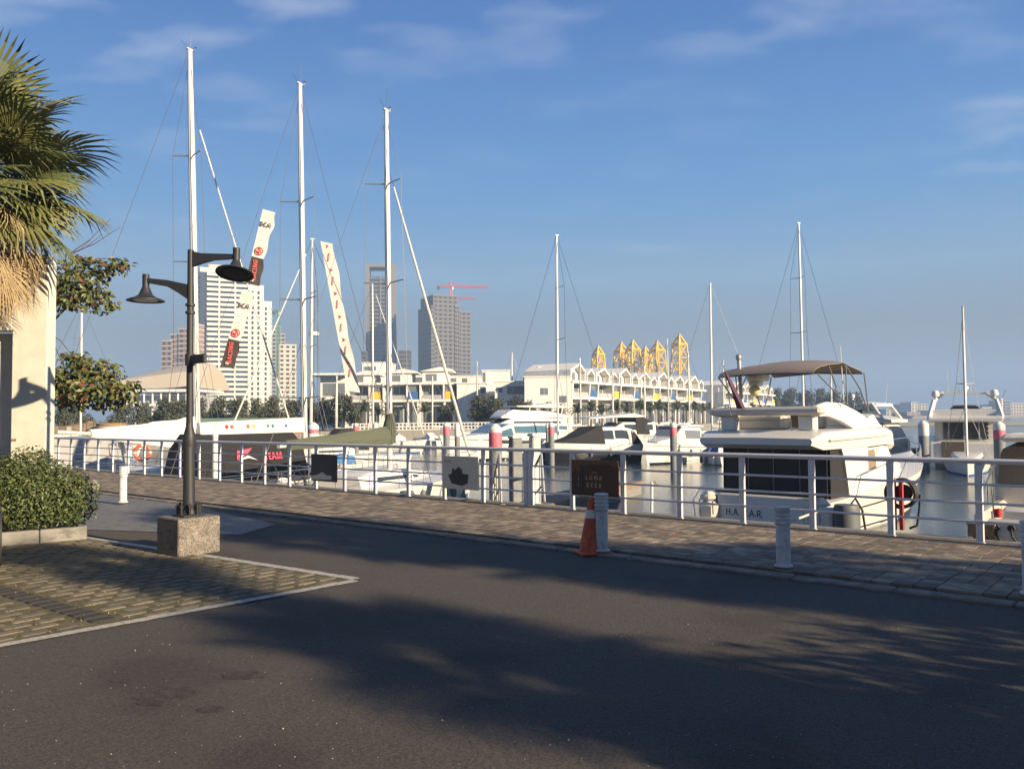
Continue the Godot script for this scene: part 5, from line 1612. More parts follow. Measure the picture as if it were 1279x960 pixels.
	cruiser("white flybridge yacht with a tinted screen and an arch, seen behind the large yacht's bow", wp.call(1012, 66.0), wp.call(1126, 61.0), {"B": 4.2, "fs": 1.5, "fb": 2.1,
		"cabin": [[0.10, 1.3, 2.9, 0.42, 0.38], [0.45, 1.5, 2.9, 0.42, 0.36], [0.62, 1.7, 2.3, 0.36, 0.28], [0.85, 1.8, 2.0, 0.2, 0.14]], "windows": [[0.12, 0.44, 0.4, 0.9]], "screen": 1,
		"solids": [["flybridge", M.gel, [[0.02, 2.9, 3.1, 0.42, 0.44], [0.2, 2.9, 3.4, 0.44, 0.42], [0.5, 2.9, 3.5, 0.42, 0.38]]], ["fly_screen", M.glass, [[0.3, 3.45, 3.9, 0.42, 0.40], [0.55, 3.4, 3.8, 0.40, 0.36], [0.62, 3.3, 3.4, 0.36, 0.34]]], ["aft_cover", M.canvas_white, [[-0.02, 1.2, 1.5, 0.36, 0.30], [0.06, 1.2, 2.6, 0.36, 0.28], [0.12, 1.2, 2.8, 0.36, 0.3]]], ["arch_top", M.gel, [[0.16, 4.1, 4.3, 0.40, 0.38], [0.30, 4.35, 4.45, 0.40, 0.38]]]],
		"posts": [[0.08, 3.1, 0.42, 0.2, 4.3, 0.38, 0.12, M.gel]], "domes": [[0.5, 4.6, 0.0, 0.18]], "aerials": [[0.5, 3.5, 0.0, 1.2], [0.2, 4.3, 0.9, 1.6]]})
	var small := [[652, 692, 62.0, 66.0, "small white open boat with an outboard engine beside the dark-hulled cruiser's bow"], [468, 516, 92.0, 96.0, "little white cabin boat on the water right of the third near mast"], [520, 552, 100.0, 97.0, "little white runabout moored by the far quay balustrade"], [818, 868, 88.0, 92.0, "low white runabout behind the small cabin cruiser"], [902, 948, 80.0, 84.0, "low white boat seen left under the large yacht's flybridge"]]
	for q in small:
		var b := cruiser(q[4], wp.call(q[0], q[2]), wp.call(q[1], q[3]), {"B": 2.0, "fs": 0.8, "fb": 1.1, "rail": false, "cabin": [[0.30, 0.75, 1.3, 0.38, 0.34], [0.46, 0.8, 1.75, 0.36, 0.28], [0.56, 0.9, 1.25, 0.34, 0.26], [0.85, 0.95, 1.12, 0.2, 0.12]], "screen": 1, "glass": M.villa_glass}, "motor_boat", "motor boat")
		put(bx(Vector3(-0.2, 0.85, 0), Vector3(0.35, 0.6, 0.36), 0.08), "engine", M.hull_dark, b)
		put(bx(Vector3(-0.22, 0.2, 0), Vector3(0.14, 0.9, 0.12), 0.03), "engine_leg", M.fender_grey, b)
	# the big yacht seen from astern at the right
	var s: Vector3 = wp.call(1207, 54.0)
	var dirv := Vector3(s.x, 0, s.z).normalized()
	var y := cruiser("large white motor yacht seen from astern with an arch and two radar domes", s + dirv * 15.0, s, {"B": 4.6, "fs": 1.6, "fb": 2.3,
		"cabin": [[0.16, 1.5, 3.4, 0.42, 0.40], [0.6, 1.6, 3.3, 0.42, 0.36], [0.75, 1.7, 2.3, 0.34, 0.24]], "windows": [[0.2, 0.58, 0.4, 0.85]],
		"solids": [["flybridge", M.gel, [[-0.03, 3.05, 3.2, 0.44, 0.46], [0.03, 2.95, 3.35, 0.46, 0.48], [0.4, 3.0, 3.4, 0.46, 0.46], [0.65, 3.1, 3.3, 0.36, 0.34]]], ["aft_coaming", M.gel, [[0.07, 3.3, 3.75, 0.40, 0.40], [0.11, 3.3, 3.8, 0.40, 0.39]]], ["tender", M.canvas_black, [[0.2, 3.75, 4.0, 0.22, 0.18], [0.3, 3.75, 4.1, 0.24, 0.16], [0.4, 3.7, 3.95, 0.2, 0.14]]], ["arch_top", M.gel, [[0.14, 4.8, 4.95, 0.30, 0.28], [0.24, 4.85, 5.0, 0.30, 0.28]]]],
		"posts": [[0.04, 3.2, 0.46, 0.14, 4.4, 0.40, 0.16, M.gel], [0.14, 4.4, 0.40, 0.19, 4.92, 0.28, 0.14, M.gel]], "domes": [[0.14, 4.5, -1.75, 0.26], [0.14, 4.5, 1.75, 0.26], [0.2, 4.95, 0.1, 0.18]], "aerials": [[0.2, 5.0, -0.3, 1.0], [0.2, 5.0, -1.0, 1.6], [0.2, 4.95, 0.4, 0.7]]})
	put(bx(Vector3(0.0, 1.0, 0), Vector3(0.2, 1.2, 4.2), 0.05), "transom", M.gel, y)
	put(bx(Vector3(-0.14, 1.05, -0.75), Vector3(0.06, 1.25, 1.35), 0.02), "gangway", M.brown, y)
	put(bx(Vector3(2.35, 2.35, 0), Vector3(0.06, 1.15, 2.7), 0.01), "saloon_door", M.glass, y)
	for z in [-1.0, -0.1, 0.8]: put(bx(Vector3(2.29, 2.35, z), Vector3(0.05, 1.15, 0.07), 0.01), "door_frame", M.dull_steel, y)
	for k in 4: put(bx(Vector3(1.4 + 0.2 * k, 1.75 + 0.3 * k, 1.55), Vector3(0.25, 0.05, 0.6), 0.01), "stair_tread", M.gel, y)
	put(bx(Vector3(-0.6, 0.4, 0), Vector3(1.2, 0.14, 4.2), 0.04), "swim_platform", M.gel, y)
	# the small sailing boat in front of it
	var q: Vector3 = wp.call(1208, 49.5)
	sailboat("sailing_boat", "small sailing boat with its bow towards the quay in front of the large stern-on yacht", q, atan2(-0.82, -0.45), {"L": 8.0, "B": 2.6, "fs": 0.55, "fb": 0.8, "H": P(1214, 384, 49.5).y - W, "mr": 0.08, "sw": 0.5, "lean": 0.01, "boom": 3.0, "roll": 0.06, "spreaders": [0.5], "small": true, "fore": 0.9}, "")
	# masts further off
	var far_ := [[697, 294, 70.0, 200.0, "grey-hulled sailing boat whose mast rises between the brown tower and the gabled houses", 11.0, "deck_grey"], [1005, 279, 70.0, 20.0, "sailing boat whose tall mast rises behind the large yacht's bimini", 12.0, "gel"],
		[890, 354, 96.0, 160.0, "sailing boat whose mast stands just left of the large yacht's bimini", 11.5, "gel"], [466, 355, 82.0, 0.0, "sailing boat whose mast stands in front of the dark framed tower", 10.5, "gel"],
		[388, 299, 55.0, 200.0, "sailing boat with a radar on its mast right behind the second near mast", 11.5, "gel"], [100, 378, 72.0, 10.0, "sailing boat whose mast shows under the almond tree's branch at the left", 10.0, "gel"],
		[836, 424, 150.0, 30.0, "distant sailing boat whose thin mast stands before the yellow lattice frames", 11.0, "gel"], [540, 470, 120.0, 170.0, "distant little sailing boat by the far quay left of the green-covered boom's forestay", 8.0, "gel"],
		[596, 452, 140.0, 185.0, "distant sailing boat whose short mast stands before the tall blank white block", 9.0, "gel"], [640, 440, 150.0, 160.0, "distant sailing boat with a thin mast before the house with three dark windows", 9.0, "gel"], [726, 448, 125.0, 20.0, "distant sailing boat in front of the first gabled house of the long row", 9.0, "hull_dark"], [766, 462, 118.0, 170.0, "distant sailing boat behind the low-hardtop yacht, under the first lattice frame", 9.0, "gel"], [806, 458, 120.0, 200.0, "distant sailing boat between the second and third yellow panels", 9.0, "gel"], [862, 440, 128.0, 20.0, "distant sailing boat under the tallest lattice frame at its right", 10.0, "gel"], [420, 470, 100.0, 170.0, "distant sailing boat whose mast passes the long pennant's lower end", 8.0, "gel"], [1040, 462, 120.0, 200.0, "distant sailing boat seen through the right part of the bimini frame", 9.0, "gel"], [905, 450, 130.0, 150.0, "distant dark-hulled sailing boat left of the large yacht's flagpole", 11.0, "hull_dark"]]
	for f in far_:
		var at: Vector3 = wp.call(f[0], f[2])
		var o := sailboat("sailing_boat", f[4], at, deg_to_rad(f[3]), {"L": f[5], "H": P(f[0], f[1], f[2]).y - W, "mr": 0.10 if f[2] < 90 else 0.13, "wire": 0.016, "lean": -0.004, "small": true, "roll": 0.06, "spreaders": [0.5, 0.75] if f[2] < 90 else [0.55], "furled": f[0] == 388 or f[0] == 466, "hull": M[f[6]], "cover": M.canvas_white, "tall": 0.35, "sw": 1.1}, "sailing boats further off")
		if f[0] == 388:
			var ry: float = P(390, 416, 55.0).y - W
			var m := MB.new()
			m.lathe([[0.0, ry - 0.12], [0.3, ry - 0.12], [0.34, ry], [0.28, ry + 0.12], [0.0, ry + 0.13]], 14, Transform3D(Basis.IDENTITY, Vector3(-0.25, 0, 0.3)))
			put(m, "radar_dome", M.gel, o)
	cruiser("low boat with a dark canvas canopy behind the green boom cover", wp.call(392, 64.0), wp.call(455, 68.0), {"B": 2.2, "fs": 0.9, "fb": 1.2, "rail": false, "cabin": [[0.05, 0.8, 1.6, 0.42, 0.36], [0.3, 0.9, 2.7, 0.42, 0.26], [0.55, 0.9, 2.7, 0.42, 0.26], [0.9, 1.0, 1.4, 0.26, 0.15]], "cabin_mat": M.canvas_black}, "covered_boat", "boat")
	cruiser("small boat under a bright blue tarpaulin seen below the green boom cover", wp.call(404, 43.0), wp.call(440, 44.0), {"B": 1.4, "fs": 1.1, "fb": 1.2, "rail": false, "cabin": [[0.02, 1.1, 1.5, 0.42, 0.3], [0.4, 1.15, 1.66, 0.42, 0.22], [0.95, 1.2, 1.4, 0.2, 0.1]], "cabin_mat": M.tarpaulin}, "covered_boat", "boat")
	cruiser("white and grey cabin boat lying left of the lifebuoy under the white sail bag", wp.call(150, 44.0), wp.call(84, 36.0), {"B": 3.6, "fs": 1.2, "fb": 1.7, "cabin": [[0.08, 1.1, 2.7, 0.42, 0.38], [0.5, 1.2, 2.75, 0.42, 0.34], [0.66, 1.3, 1.9, 0.36, 0.26], [0.85, 1.4, 1.6, 0.2, 0.14]], "windows": [[0.12, 0.3, 0.5, 0.9], [0.33, 0.48, 0.5, 0.9]], "screen": 1, "cabin_mat": M.deck_grey}, "cabin_boat", "boat")

func pile(px: float, ytop: float, d: float, r: float, label: String, w1: float, w2: float, foot := WATER - 0.6, base_mat := "pile_grey"):
	# white cone, white collar down to photo row w1, pink band to w2, grey below
	var at := P(px, ytop, d)
	var o := thing("mooring_pile", label, "pile", Vector3(at.x, foot, at.z), 0, "mooring piles")
	var top := at.y - foot
	var a := P(px, w1, d).y - foot
	var b := P(px, w2, d).y - foot
	var m := MB.new()
	m.lathe([[r, 0.0], [r, b]], 16)
	put(m, "shaft", M[base_mat], o)
	if b < a - 0.02:
		m = MB.new()
		m.lathe([[r + 0.006, b], [r + 0.006, a]], 16)
		put(m, "pink_band", M.pile_pink, o)
	m = MB.new()
	m.lathe([[r + 0.012, a], [r + 0.012, top - r * 0.8], [r * 0.8, top - r * 0.45], [r * 0.3, top - r * 0.05], [0.0, top]], 16)
	put(m, "white_cap", M.pile_white, o)
	return o
func dock(label: String, a: Vector3, b: Vector3, w: float, y := -1.15, planks := true):
	var d := (b - a) * Vector3(1, 0, 1)
	var L := d.length()
	var t := thing("floating_dock", label, "dock", Vector3(a.x, y, a.z), yaw_of(a, b))
	put(bx(Vector3(L / 2, -0.42, 0), Vector3(L, 0.6, w - 0.06), 0.03), "float", M.concrete, t)
	if planks:
		var n := int(minf(L / 0.2, 120))
		var pm := bx(Vector3.ZERO, Vector3(L / n - 0.014, 0.04, w), 0.006).mesh(10)
		for i in n:
			put(pm, "plank", M.plank, t).position = Vector3((i + 0.5) * L / n, -0.09 + 0.004 * sin(i * 1.9), 0)
	else:
		put(bx(Vector3(L / 2, -0.08, 0), Vector3(L, 0.08, w), 0.02), "deck", M.plank, t)
	for sg in [-1.0, 1.0]: put(bx(Vector3(L / 2, -0.17, sg * (w / 2 + 0.03)), Vector3(L, 0.16, 0.05), 0.01), "edge_beam", M.wood, t)
	return t
func harbour_things():
	pile(618.5, 529, 28.5, 0.225, "thick grey mooring pile with a white cone and pink band, nearest the quay", 540, 558)
	pile(557.5, 527, 58.0, 0.23, "white-capped pile with a red band left of the blue-windscreen yacht's bow", 532.5, 542.5)
	pile(571, 528, 62.0, 0.20, "plain white-topped pile right beside the furled forestay", 545, 545)
	pile(688.5, 527, 58.0, 0.21, "white-capped pile with a red band off the dark-hulled cruiser's bow", 533, 543.5)
	pile(683.5, 528, 61.0, 0.12, "thin grey pile close beside the red-banded pile at the dark-hulled cruiser's bow", 534, 534)
	pile(841, 527, 50.0, 0.215, "white-capped pile with a red band in front of the small cabin cruiser", 533.5, 544)
	pile(1153.5, 525, 52.0, 0.30, "white-topped grey pile without a band beside the stern-on yacht", 544, 544)
	pile(1248, 526, 47.0, 0.30, "white-capped pile with a red band at the right of the stern-on yacht", 537, 549)
	pile(391, 527, 46.0, 0.30, "white pile with a faded pink foot behind the second near mast", 536, 541, WATER - 0.6, "pile_white")
	pile(444.5, 528, 62.0, 0.21, "red-banded pile seen above the green boom cover", 532, 541)
	pile(469, 527, 62.0, 0.20, "white pile seen above the right end of the green boom cover", 545, 545)
	pile(346, 527, 56.0, 0.19, "red-banded pile beside the red board behind the logo sail bag", 531.5, 541)
	pile(258, 527, 56.0, 0.18, "white-capped pile just right of the leftmost near mast", 541, 541)
	pile(268.5, 541, 25.5, 0.085, "slim pale steel post in front of the black cockpit tent", 545, 545, WATER - 0.6, "mast")
	# floating docks
	var heading := Vector3(0.43, 0, -0.90).normalized()
	var a := P(600, 609, 26.0)
	a.y = 0
	dock("planked finger dock between the green-covered yacht and the open water", a - heading * 3.0 + Vector3(0.6, 0, 0), a + heading * 13.0 + Vector3(0.6, 0, 0), 1.5)
	var b := P(300, 600, 25.0)
	b.y = 0
	dock("planked finger dock between the two left sailing yachts", Vector3(b.x + 0.6, 0, b.z), Vector3(b.x + 0.6, 0, b.z) + heading * 12.0, 1.0, -1.15, false)
	dock("planked walkway dock running along the foot of the quay wall", Q(-26, -4.6), Q(0.2, -4.6), 2.2, -1.15, false)
	dock("far dock behind the middle motor yachts", P(540, 560, 108) * Vector3(1, 0, 1), P(980, 560, 112) * Vector3(1, 0, 1), 2.4, -1.1, false)
	dock("far dock behind the right-hand yachts", P(1090, 560, 68) * Vector3(1, 0, 1), P(1300, 560, 70) * Vector3(1, 0, 1), 2.4, -1.1, false)
	# gangway frame at the gate
	var gp := P(650, 570, 16.6)
	var gw := thing("gangway", "grey gangway with dark side panels going down from the gate", "gangway", Vector3(gp.x, 0, gp.z), yaw_of(Vector3(gp.x, 0, gp.z), P(633, 600, 22.0)))
	for sg in [-1.0, 1.0]:
		put(tb([Vector3(-0.6, 0.05, sg * 0.42), Vector3(0.0, 0.95, sg * 0.42), Vector3(4.2, 0.0, sg * 0.42), Vector3(4.2, -0.95, sg * 0.42)], 0.03, 6), "hand_rail", M.dull_steel, gw)
		put(tb([Vector3(-0.2, 0.35, sg * 0.42), Vector3(4.2, -0.5, sg * 0.42)], 0.02, 6), "mid_rail", M.dull_steel, gw)
		for k in 4: put(tb([Vector3(0.3 + k * 1.2, -0.05 - k * 0.25, sg * 0.42), Vector3(0.3 + k * 1.2, 0.9 - k * 0.26, sg * 0.42)], 0.02, 6), "stanchion", M.dull_steel, gw)
	var fl := MB.new()
	fl.slab(Vector3(-0.3, 0.0, -0.42), Vector3(4.2, -1.05, -0.42), Vector3(4.2, -1.05, 0.42), Vector3(-0.3, 0.0, 0.42), 0.05)
	put(fl, "walkway", M.plank, gw)
	var dp := P(644, 580, 19.5)
	var dk2 := thing("timber_post", "dark square timber post at the end of the finger dock", "post", Vector3(dp.x, WATER - 0.5, dp.z), 0.5)
	var hpost: float = P(644, 547, 19.5).y - WATER + 0.5
	put(bx(Vector3(0, hpost / 2, 0), Vector3(0.26, hpost, 0.22), 0.02), "post", M.pile_grey, dk2)
	put(bx(Vector3(0, hpost + 0.02, 0), Vector3(0.3, 0.05, 0.26), 0.01), "cap", M.dull_steel, dk2)
	dp = P(668, 570, 21.0)
	var sp2 := thing("service_pedestal", "tall cream service pedestal standing right of the gate post", "pedestal", Vector3(dp.x, -1.1, dp.z), 0.5)
	var hh: float = P(668, 545, 21.0).y + 1.1
	put(bx(Vector3(0, hh / 2, 0), Vector3(0.24, hh, 0.24), 0.03), "body", M.gel_warm, sp2)
	put(bx(Vector3(0, hh + 0.04, 0), Vector3(0.3, 0.08, 0.3), 0.02), "cap", M.gel, sp2)
	put(bx(Vector3(0.13, hh * 0.8, 0), Vector3(0.03, 0.2, 0.14), 0.01), "socket_cover", M.fender_grey, sp2)
	dp = P(813, 645, 17.0)
	var dv := thing("mooring_davit", "slim white post with a bent brass arm standing behind the railing", "post", Vector3(dp.x, -1.6, dp.z))
	var dh: float = P(813, 602, 17.0).y + 1.6
	put(tb([Vector3.ZERO, Vector3(0.03, dh, 0)], 0.03, 8), "post", M.gel, dv)
	put(tb([Vector3(0.03, dh - 0.02, 0), Vector3(0.1, dh + 0.01, 0), Vector3(0.15, dh - 0.07, 0)], 0.018, 6), "arm", M.wood, dv)
	dp = P(508, 600, 22.5)
	var fg := thing("fender_drum", "grey fender drum on the quay side of the green-covered yacht", "drum", Vector3(dp.x, -0.75, dp.z))
	var m := MB.new()
	m.lathe([[0.0, -0.4], [0.2, -0.38], [0.22, -0.3], [0.22, 0.38], [0.18, 0.47], [0.0, 0.49]], 16)
	put(m, "drum", M.fender_grey, fg)
	# red board and green-roofed pontoon house in the back
	dp = P(361, 536, 64.0)
	var rb := thing("red_board", "long red board with pale letters behind the black cockpit tent", "board", Vector3(dp.x, -1.2, dp.z))
	var y0 := P(361, 541, 64.0).y + 1.2
	var y1 := P(361, 530, 64.0).y + 1.2
	put(bx(Vector3(0, (y0 + y1) / 2, 0), Vector3(2.3, y1 - y0, 0.06), 0.01), "board", M.orange_red, rb)
	for x in [-1.0, 1.0]: put(tb([Vector3(x, 0, -0.05), Vector3(x, y1, -0.05)], 0.04, 6), "leg", M.dull_steel, rb)
	for k in 5: put(bx(Vector3(-0.7 + 0.35 * k, (y0 + y1) / 2 + 0.08 * (k % 2), 0.035), Vector3(0.18, 0.12, 0.012)), "pale_mark", M.pile_white, rb)
	dp = P(296, 530, 74.0)
	var sh := thing("pontoon_house", "long low pontoon house with a pale green roof behind the logo sail bag", "shed", Vector3(dp.x, -1.2, dp.z))
	var yt := P(296, 523, 74.0).y + 1.2
	var ye := P(296, 531, 74.0).y + 1.2
	put(bx(Vector3(0, ye / 2, -1.2), Vector3(8.4, ye, 2.4), 0.02), "wall", M.gel, sh)
	m = MB.new()
	for k in 3: 
		m = MB.new()
		m.slab(Vector3(-4.3 + k * 2.87, ye, 0.35), Vector3(-4.3 + (k + 1) * 2.87 - 0.03, ye, 0.35), Vector3(-4.3 + (k + 1) * 2.87 - 0.03, yt, -1.6), Vector3(-4.3 + k * 2.87, yt, -1.6), 0.08)
		put(m, "roof", M.shed_green, sh)
func townhouse(label: String, at: Vector3, yaw: float, W: float, D: float, h1: float, h2: float, h3: float, panel: Material, gables: bool, group: String):
	# front-left corner at `at`, front towards +z
	var t := thing("townhouse", label, "house", at, yaw, group)
	put(bx(Vector3(W / 2, h2 / 2, -D / 2 - 1.0), Vector3(W - 0.02, h2, D - 2.0)), "wall", M.villa_white, t)
	put(bx(Vector3(W / 2, h1 - 0.15, -D / 2 + 0.05), Vector3(W, 0.45, D + 0.1)), "floor_slab", M.villa_white, t)
	put(bx(Vector3(W / 2, h2 - 0.02, -D / 2 + 0.15), Vector3(W + 0.02, 0.4, D + 0.3)), "roof_slab", M.villa_white, t)
	var pw := 0.30 * W
	# ground floor: glazing and columns
	put(bx(Vector3(W * 0.35, h1 * 0.42, -1.95), Vector3(W * 0.62, h1 * 0.7, 0.1)), "shop_window", M.villa_glass, t)
	for k in 6: put(bx(Vector3(W * (0.05 + 0.12 * k), h1 * 0.42, -1.88), Vector3(0.10, h1 * 0.7, 0.08)), "mullion", M.villa_white, t)
	put(bx(Vector3(W * 0.35, h1 * 0.78, -1.2), Vector3(W * 0.66, 0.18, 1.5)), "canopy", M.villa_grey, t)
	for x in [0.12, W * 0.69, W - 0.2]: put(bx(Vector3(x, h1 / 2 - 0.18, -0.25), Vector3(0.36, h1 - 0.36, 0.4)), "column", M.villa_white, t)
	put(bx(Vector3(W * 0.85, h1 * 0.4, -1.9), Vector3(pw * 0.6, h1 * 0.72, 0.1)), "door", M.villa_glass, t)
	# first floor: deep bay with glazing at its back and a slanting side fin
	put(bx(Vector3(W * 0.34, (h1 + h2) / 2 - 0.05, -1.94), Vector3(W * 0.6, (h2 - h1) * 0.72, 0.1)), "bay_window", M.villa_glass, t)
	for k in 4: put(bx(Vector3(W * (0.06 + 0.185 * k), (h1 + h2) / 2 - 0.05, -1.87), Vector3(0.12, (h2 - h1) * 0.72, 0.08)), "mullion", M.villa_white, t)
	put(bx(Vector3(W * 0.34, h1 + 0.5, -0.12), Vector3(W * 0.62, 0.75, 0.05)), "balustrade", M.villa_grey, t)
	var f := MB.new()
	f.prism(PackedVector2Array([Vector2(-2.0, h1), Vector2(0.05, h1), Vector2(0.3, h2), Vector2(-2.0, h2)]), 0.3, Transform3D(Basis(Vector3.UP, -PI / 2), Vector3(0.14, 0, 0)))
	put(f, "fin", M.villa_white, t)
	f = MB.new()
	f.prism(PackedVector2Array([Vector2(-2.0, h1), Vector2(0.05, h1), Vector2(0.3, h2), Vector2(-2.0, h2)]), 0.3, Transform3D(Basis(Vector3.UP, -PI / 2), Vector3(W * 0.67, 0, 0)))
	put(f, "fin", M.villa_white, t)
	put(bx(Vector3(W * 0.84, lerpf(h1, h2, 0.25), -0.1), Vector3(pw * 0.86, (h2 - h1) * 0.5, 0.3)), "colour_panel", panel, t)
	put(bx(Vector3(W * 0.84, lerpf(h1, h2, 0.72), -0.25), Vector3(pw * 0.86, (h2 - h1) * 0.42, 0.12)), "window", M.villa_glass, t)
	if gables:
		for q in [[0.02, 0.60, 0.62, h3], [0.64, 0.98, 0.55, h2 + (h3 - h2) * 0.72]]:
			var x0: float = q[0] * W
			var x1: float = q[1] * W
			var xm: float = lerpf(x0, x1, q[2])
			var eave: float = h2 + (q[3] - h2) * 0.55
			var e := 0.32
			var bodyp := MB.new()
			bodyp.prism(PackedVector2Array([Vector2(x0, h2), Vector2(x1, h2), Vector2(x1, eave), Vector2(xm, q[3] - 0.05), Vector2(x0, eave)]), D - 2.2, Transform3D(Basis.IDENTITY, Vector3(0, 0, -D / 2 - 0.6)))
			var gb := put(bodyp, "gable", M.villa_white, t)
			for s in [[Vector2(x0, eave), Vector2(xm, q[3])], [Vector2(xm, q[3]), Vector2(x1, eave)]]:
				var m := MB.new()
				m.prism(PackedVector2Array([s[0], s[1], s[1] + Vector2(0, 0.4), s[0] + Vector2(0, 0.4)]), D - 0.6, Transform3D(Basis.IDENTITY, Vector3(0, 0, -D / 2 + 0.05)))
				put(m, "roof", M.villa_white, gb)
			for x in [x0 + 0.18, x1 - 0.18]: put(bx(Vector3(x, (h2 + eave) / 2, -0.85), Vector3(0.34, eave - h2, 1.2)), "gable_side", M.villa_white, gb)
			put(bx(Vector3((x0 + x1) / 2, (h2 + eave) / 2 + 0.25, -1.68), Vector3((x1 - x0) * 0.5, (eave - h2) * 0.8, 0.1)), "window", M.villa_glass, gb)
			put(bx(Vector3((x0 + x1) / 2, (h2 + eave) / 2 + 0.25, -1.61), Vector3(0.12, (eave - h2) * 0.8, 0.08)), "mullion", M.villa_white, gb)
	else:
		put(bx(Vector3(W * 0.40, h2 + (h3 - h2) * 0.45, -D * 0.55), Vector3(W * 0.7, (h3 - h2) * 0.9, D * 0.7)), "upper_storey", M.villa_white, t)
		put(bx(Vector3(W * 0.3, h2 + (h3 - h2) * 0.45, -D * 0.2 + 0.03), Vector3(W * 0.3, (h3 - h2) * 0.5, 0.1)), "window", M.villa_glass, t)
		var rf := MB.new()
		rf.prism(PackedVector2Array([Vector2(-0.2, h3 - 0.3), Vector2(W * 0.55, h3 + 0.5), Vector2(W * 0.9, h3), Vector2(W * 0.9, h3 - 0.3)]), D * 0.8, Transform3D(Basis.IDENTITY, Vector3(0, 0, -D * 0.55)))
		put(rf, "roof", M.villa_white, t)
	return t

func block(called: String, label: String, px0: float, px1: float, ytop: float, d: float, dp: float, mt: Material, wins: Array, cat := "house", yaw := 0.0):
	# a plain house: windows [u0, u1, v0, v1] as shares of its front
	var a := P(px0, ytop, d)
	var b := P(px1, ytop, d)
	var H := (a.y + b.y) / 2
	var W := b.x - a.x
	var t := thing(called, label, cat, Vector3((a.x + b.x) / 2, 0, a.z), yaw)
	put(bx(Vector3(0, H / 2, -dp / 2), Vector3(W, H, dp)), "wall", mt, t)
	put(bx(Vector3(0, H + 0.1, -dp / 2), Vector3(W + 0.3, 0.2, dp + 0.3)), "roof", mt, t)
	for w in wins:
		var fr := put(bx(Vector3((w[0] + w[1] - 1) * W / 2, (w[2] + w[3]) * H / 2, 0.03), Vector3((w[1] - w[0]) * W + 0.16, (w[3] - w[2]) * H + 0.16, 0.12)), "window", M.villa_grey, t)
		put(bx(Vector3((w[0] + w[1] - 1) * W / 2, (w[2] + w[3]) * H / 2, 0.08), Vector3((w[1] - w[0]) * W, (w[3] - w[2]) * H, 0.08)), "pane", M.villa_glass, fr)
	return t

var tree_protos := []
func far_tree(k: int) -> Node3D:
	# one of three dense bushy trees, about five metres tall
	var t := thing("shore_tree", "", "tree")
	var cl := []
	for i in 9:
		var a := rng.randf() * TAU
		var r := rng.randf_range(0.2, 1.5)
		cl.append([Vector3(cos(a) * r, rng.randf_range(1.4, 4.0), sin(a) * r), rng.randf_range(0.7, 1.2)])
	cl.append([Vector3(0, 4.3, 0), 0.8])
	var cols: Array = [[Color(0.045, 0.055, 0.025), Color(0.06, 0.07, 0.03), Color(0.035, 0.045, 0.02)], [Color(0.055, 0.065, 0.03), Color(0.07, 0.075, 0.03), Color(0.04, 0.05, 0.022)], [Color(0.05, 0.06, 0.025), Color(0.065, 0.07, 0.035), Color(0.04, 0.045, 0.02)]][k]
	put(leaves(cl, 1500, 0.42, cols), "crown", M.leaf_far, t)
	put(tb([Vector3.ZERO, Vector3(0.1, 1.5, 0), Vector3(0, 3.2, 0.1)], [0.2, 0.14, 0.06], 6), "trunk", M.bark, t)
	return t
func shore_palm() -> Node3D:
	var t := thing("shore_palm", "", "palm tree")
	put(tb([Vector3.ZERO, Vector3(0.05, 1.2, 0), Vector3(0, 2.4, 0)], [0.17, 0.13, 0.11], 6), "trunk", M.bark, t)
	var fr := MB.new()
	for i in 9:
		var x0 := 1.7 * i / 9.0
		var x1 := 1.7 * (i + 1) / 9.0
		var p0 := Vector3(x0, 0.75 * sin(x0 * 1.55) , 0)
		var p1 := Vector3(x1, 0.75 * sin(x1 * 1.55), 0)
		for s in [-1.0, 1.0]:
			var w: float = 0.42 * sin(PI * (0.12 + 0.88 * (i + 0.5) / 9.0))
			fr.tri(p0, p1, (p0 + p1) / 2 + Vector3(0.15, -0.12, s * w))
			fr.tri(p0.lerp(p1, 0.5), p1, p1 + Vector3(0.12, -0.2, s * w * 0.9))
	fr.paint(Color(0.06, 0.075, 0.03))
	var mesh := fr.mesh(0)
	for k in 15:
		var b := Basis(Vector3.UP, k * 2.4) * Basis(Vector3.BACK, deg_to_rad(lerpf(55, -35, k / 14.0)))
		put(mesh, "frond", M.leaf_far, t).transform = Transform3D(b, Vector3(0, 2.4, 0))
	return t

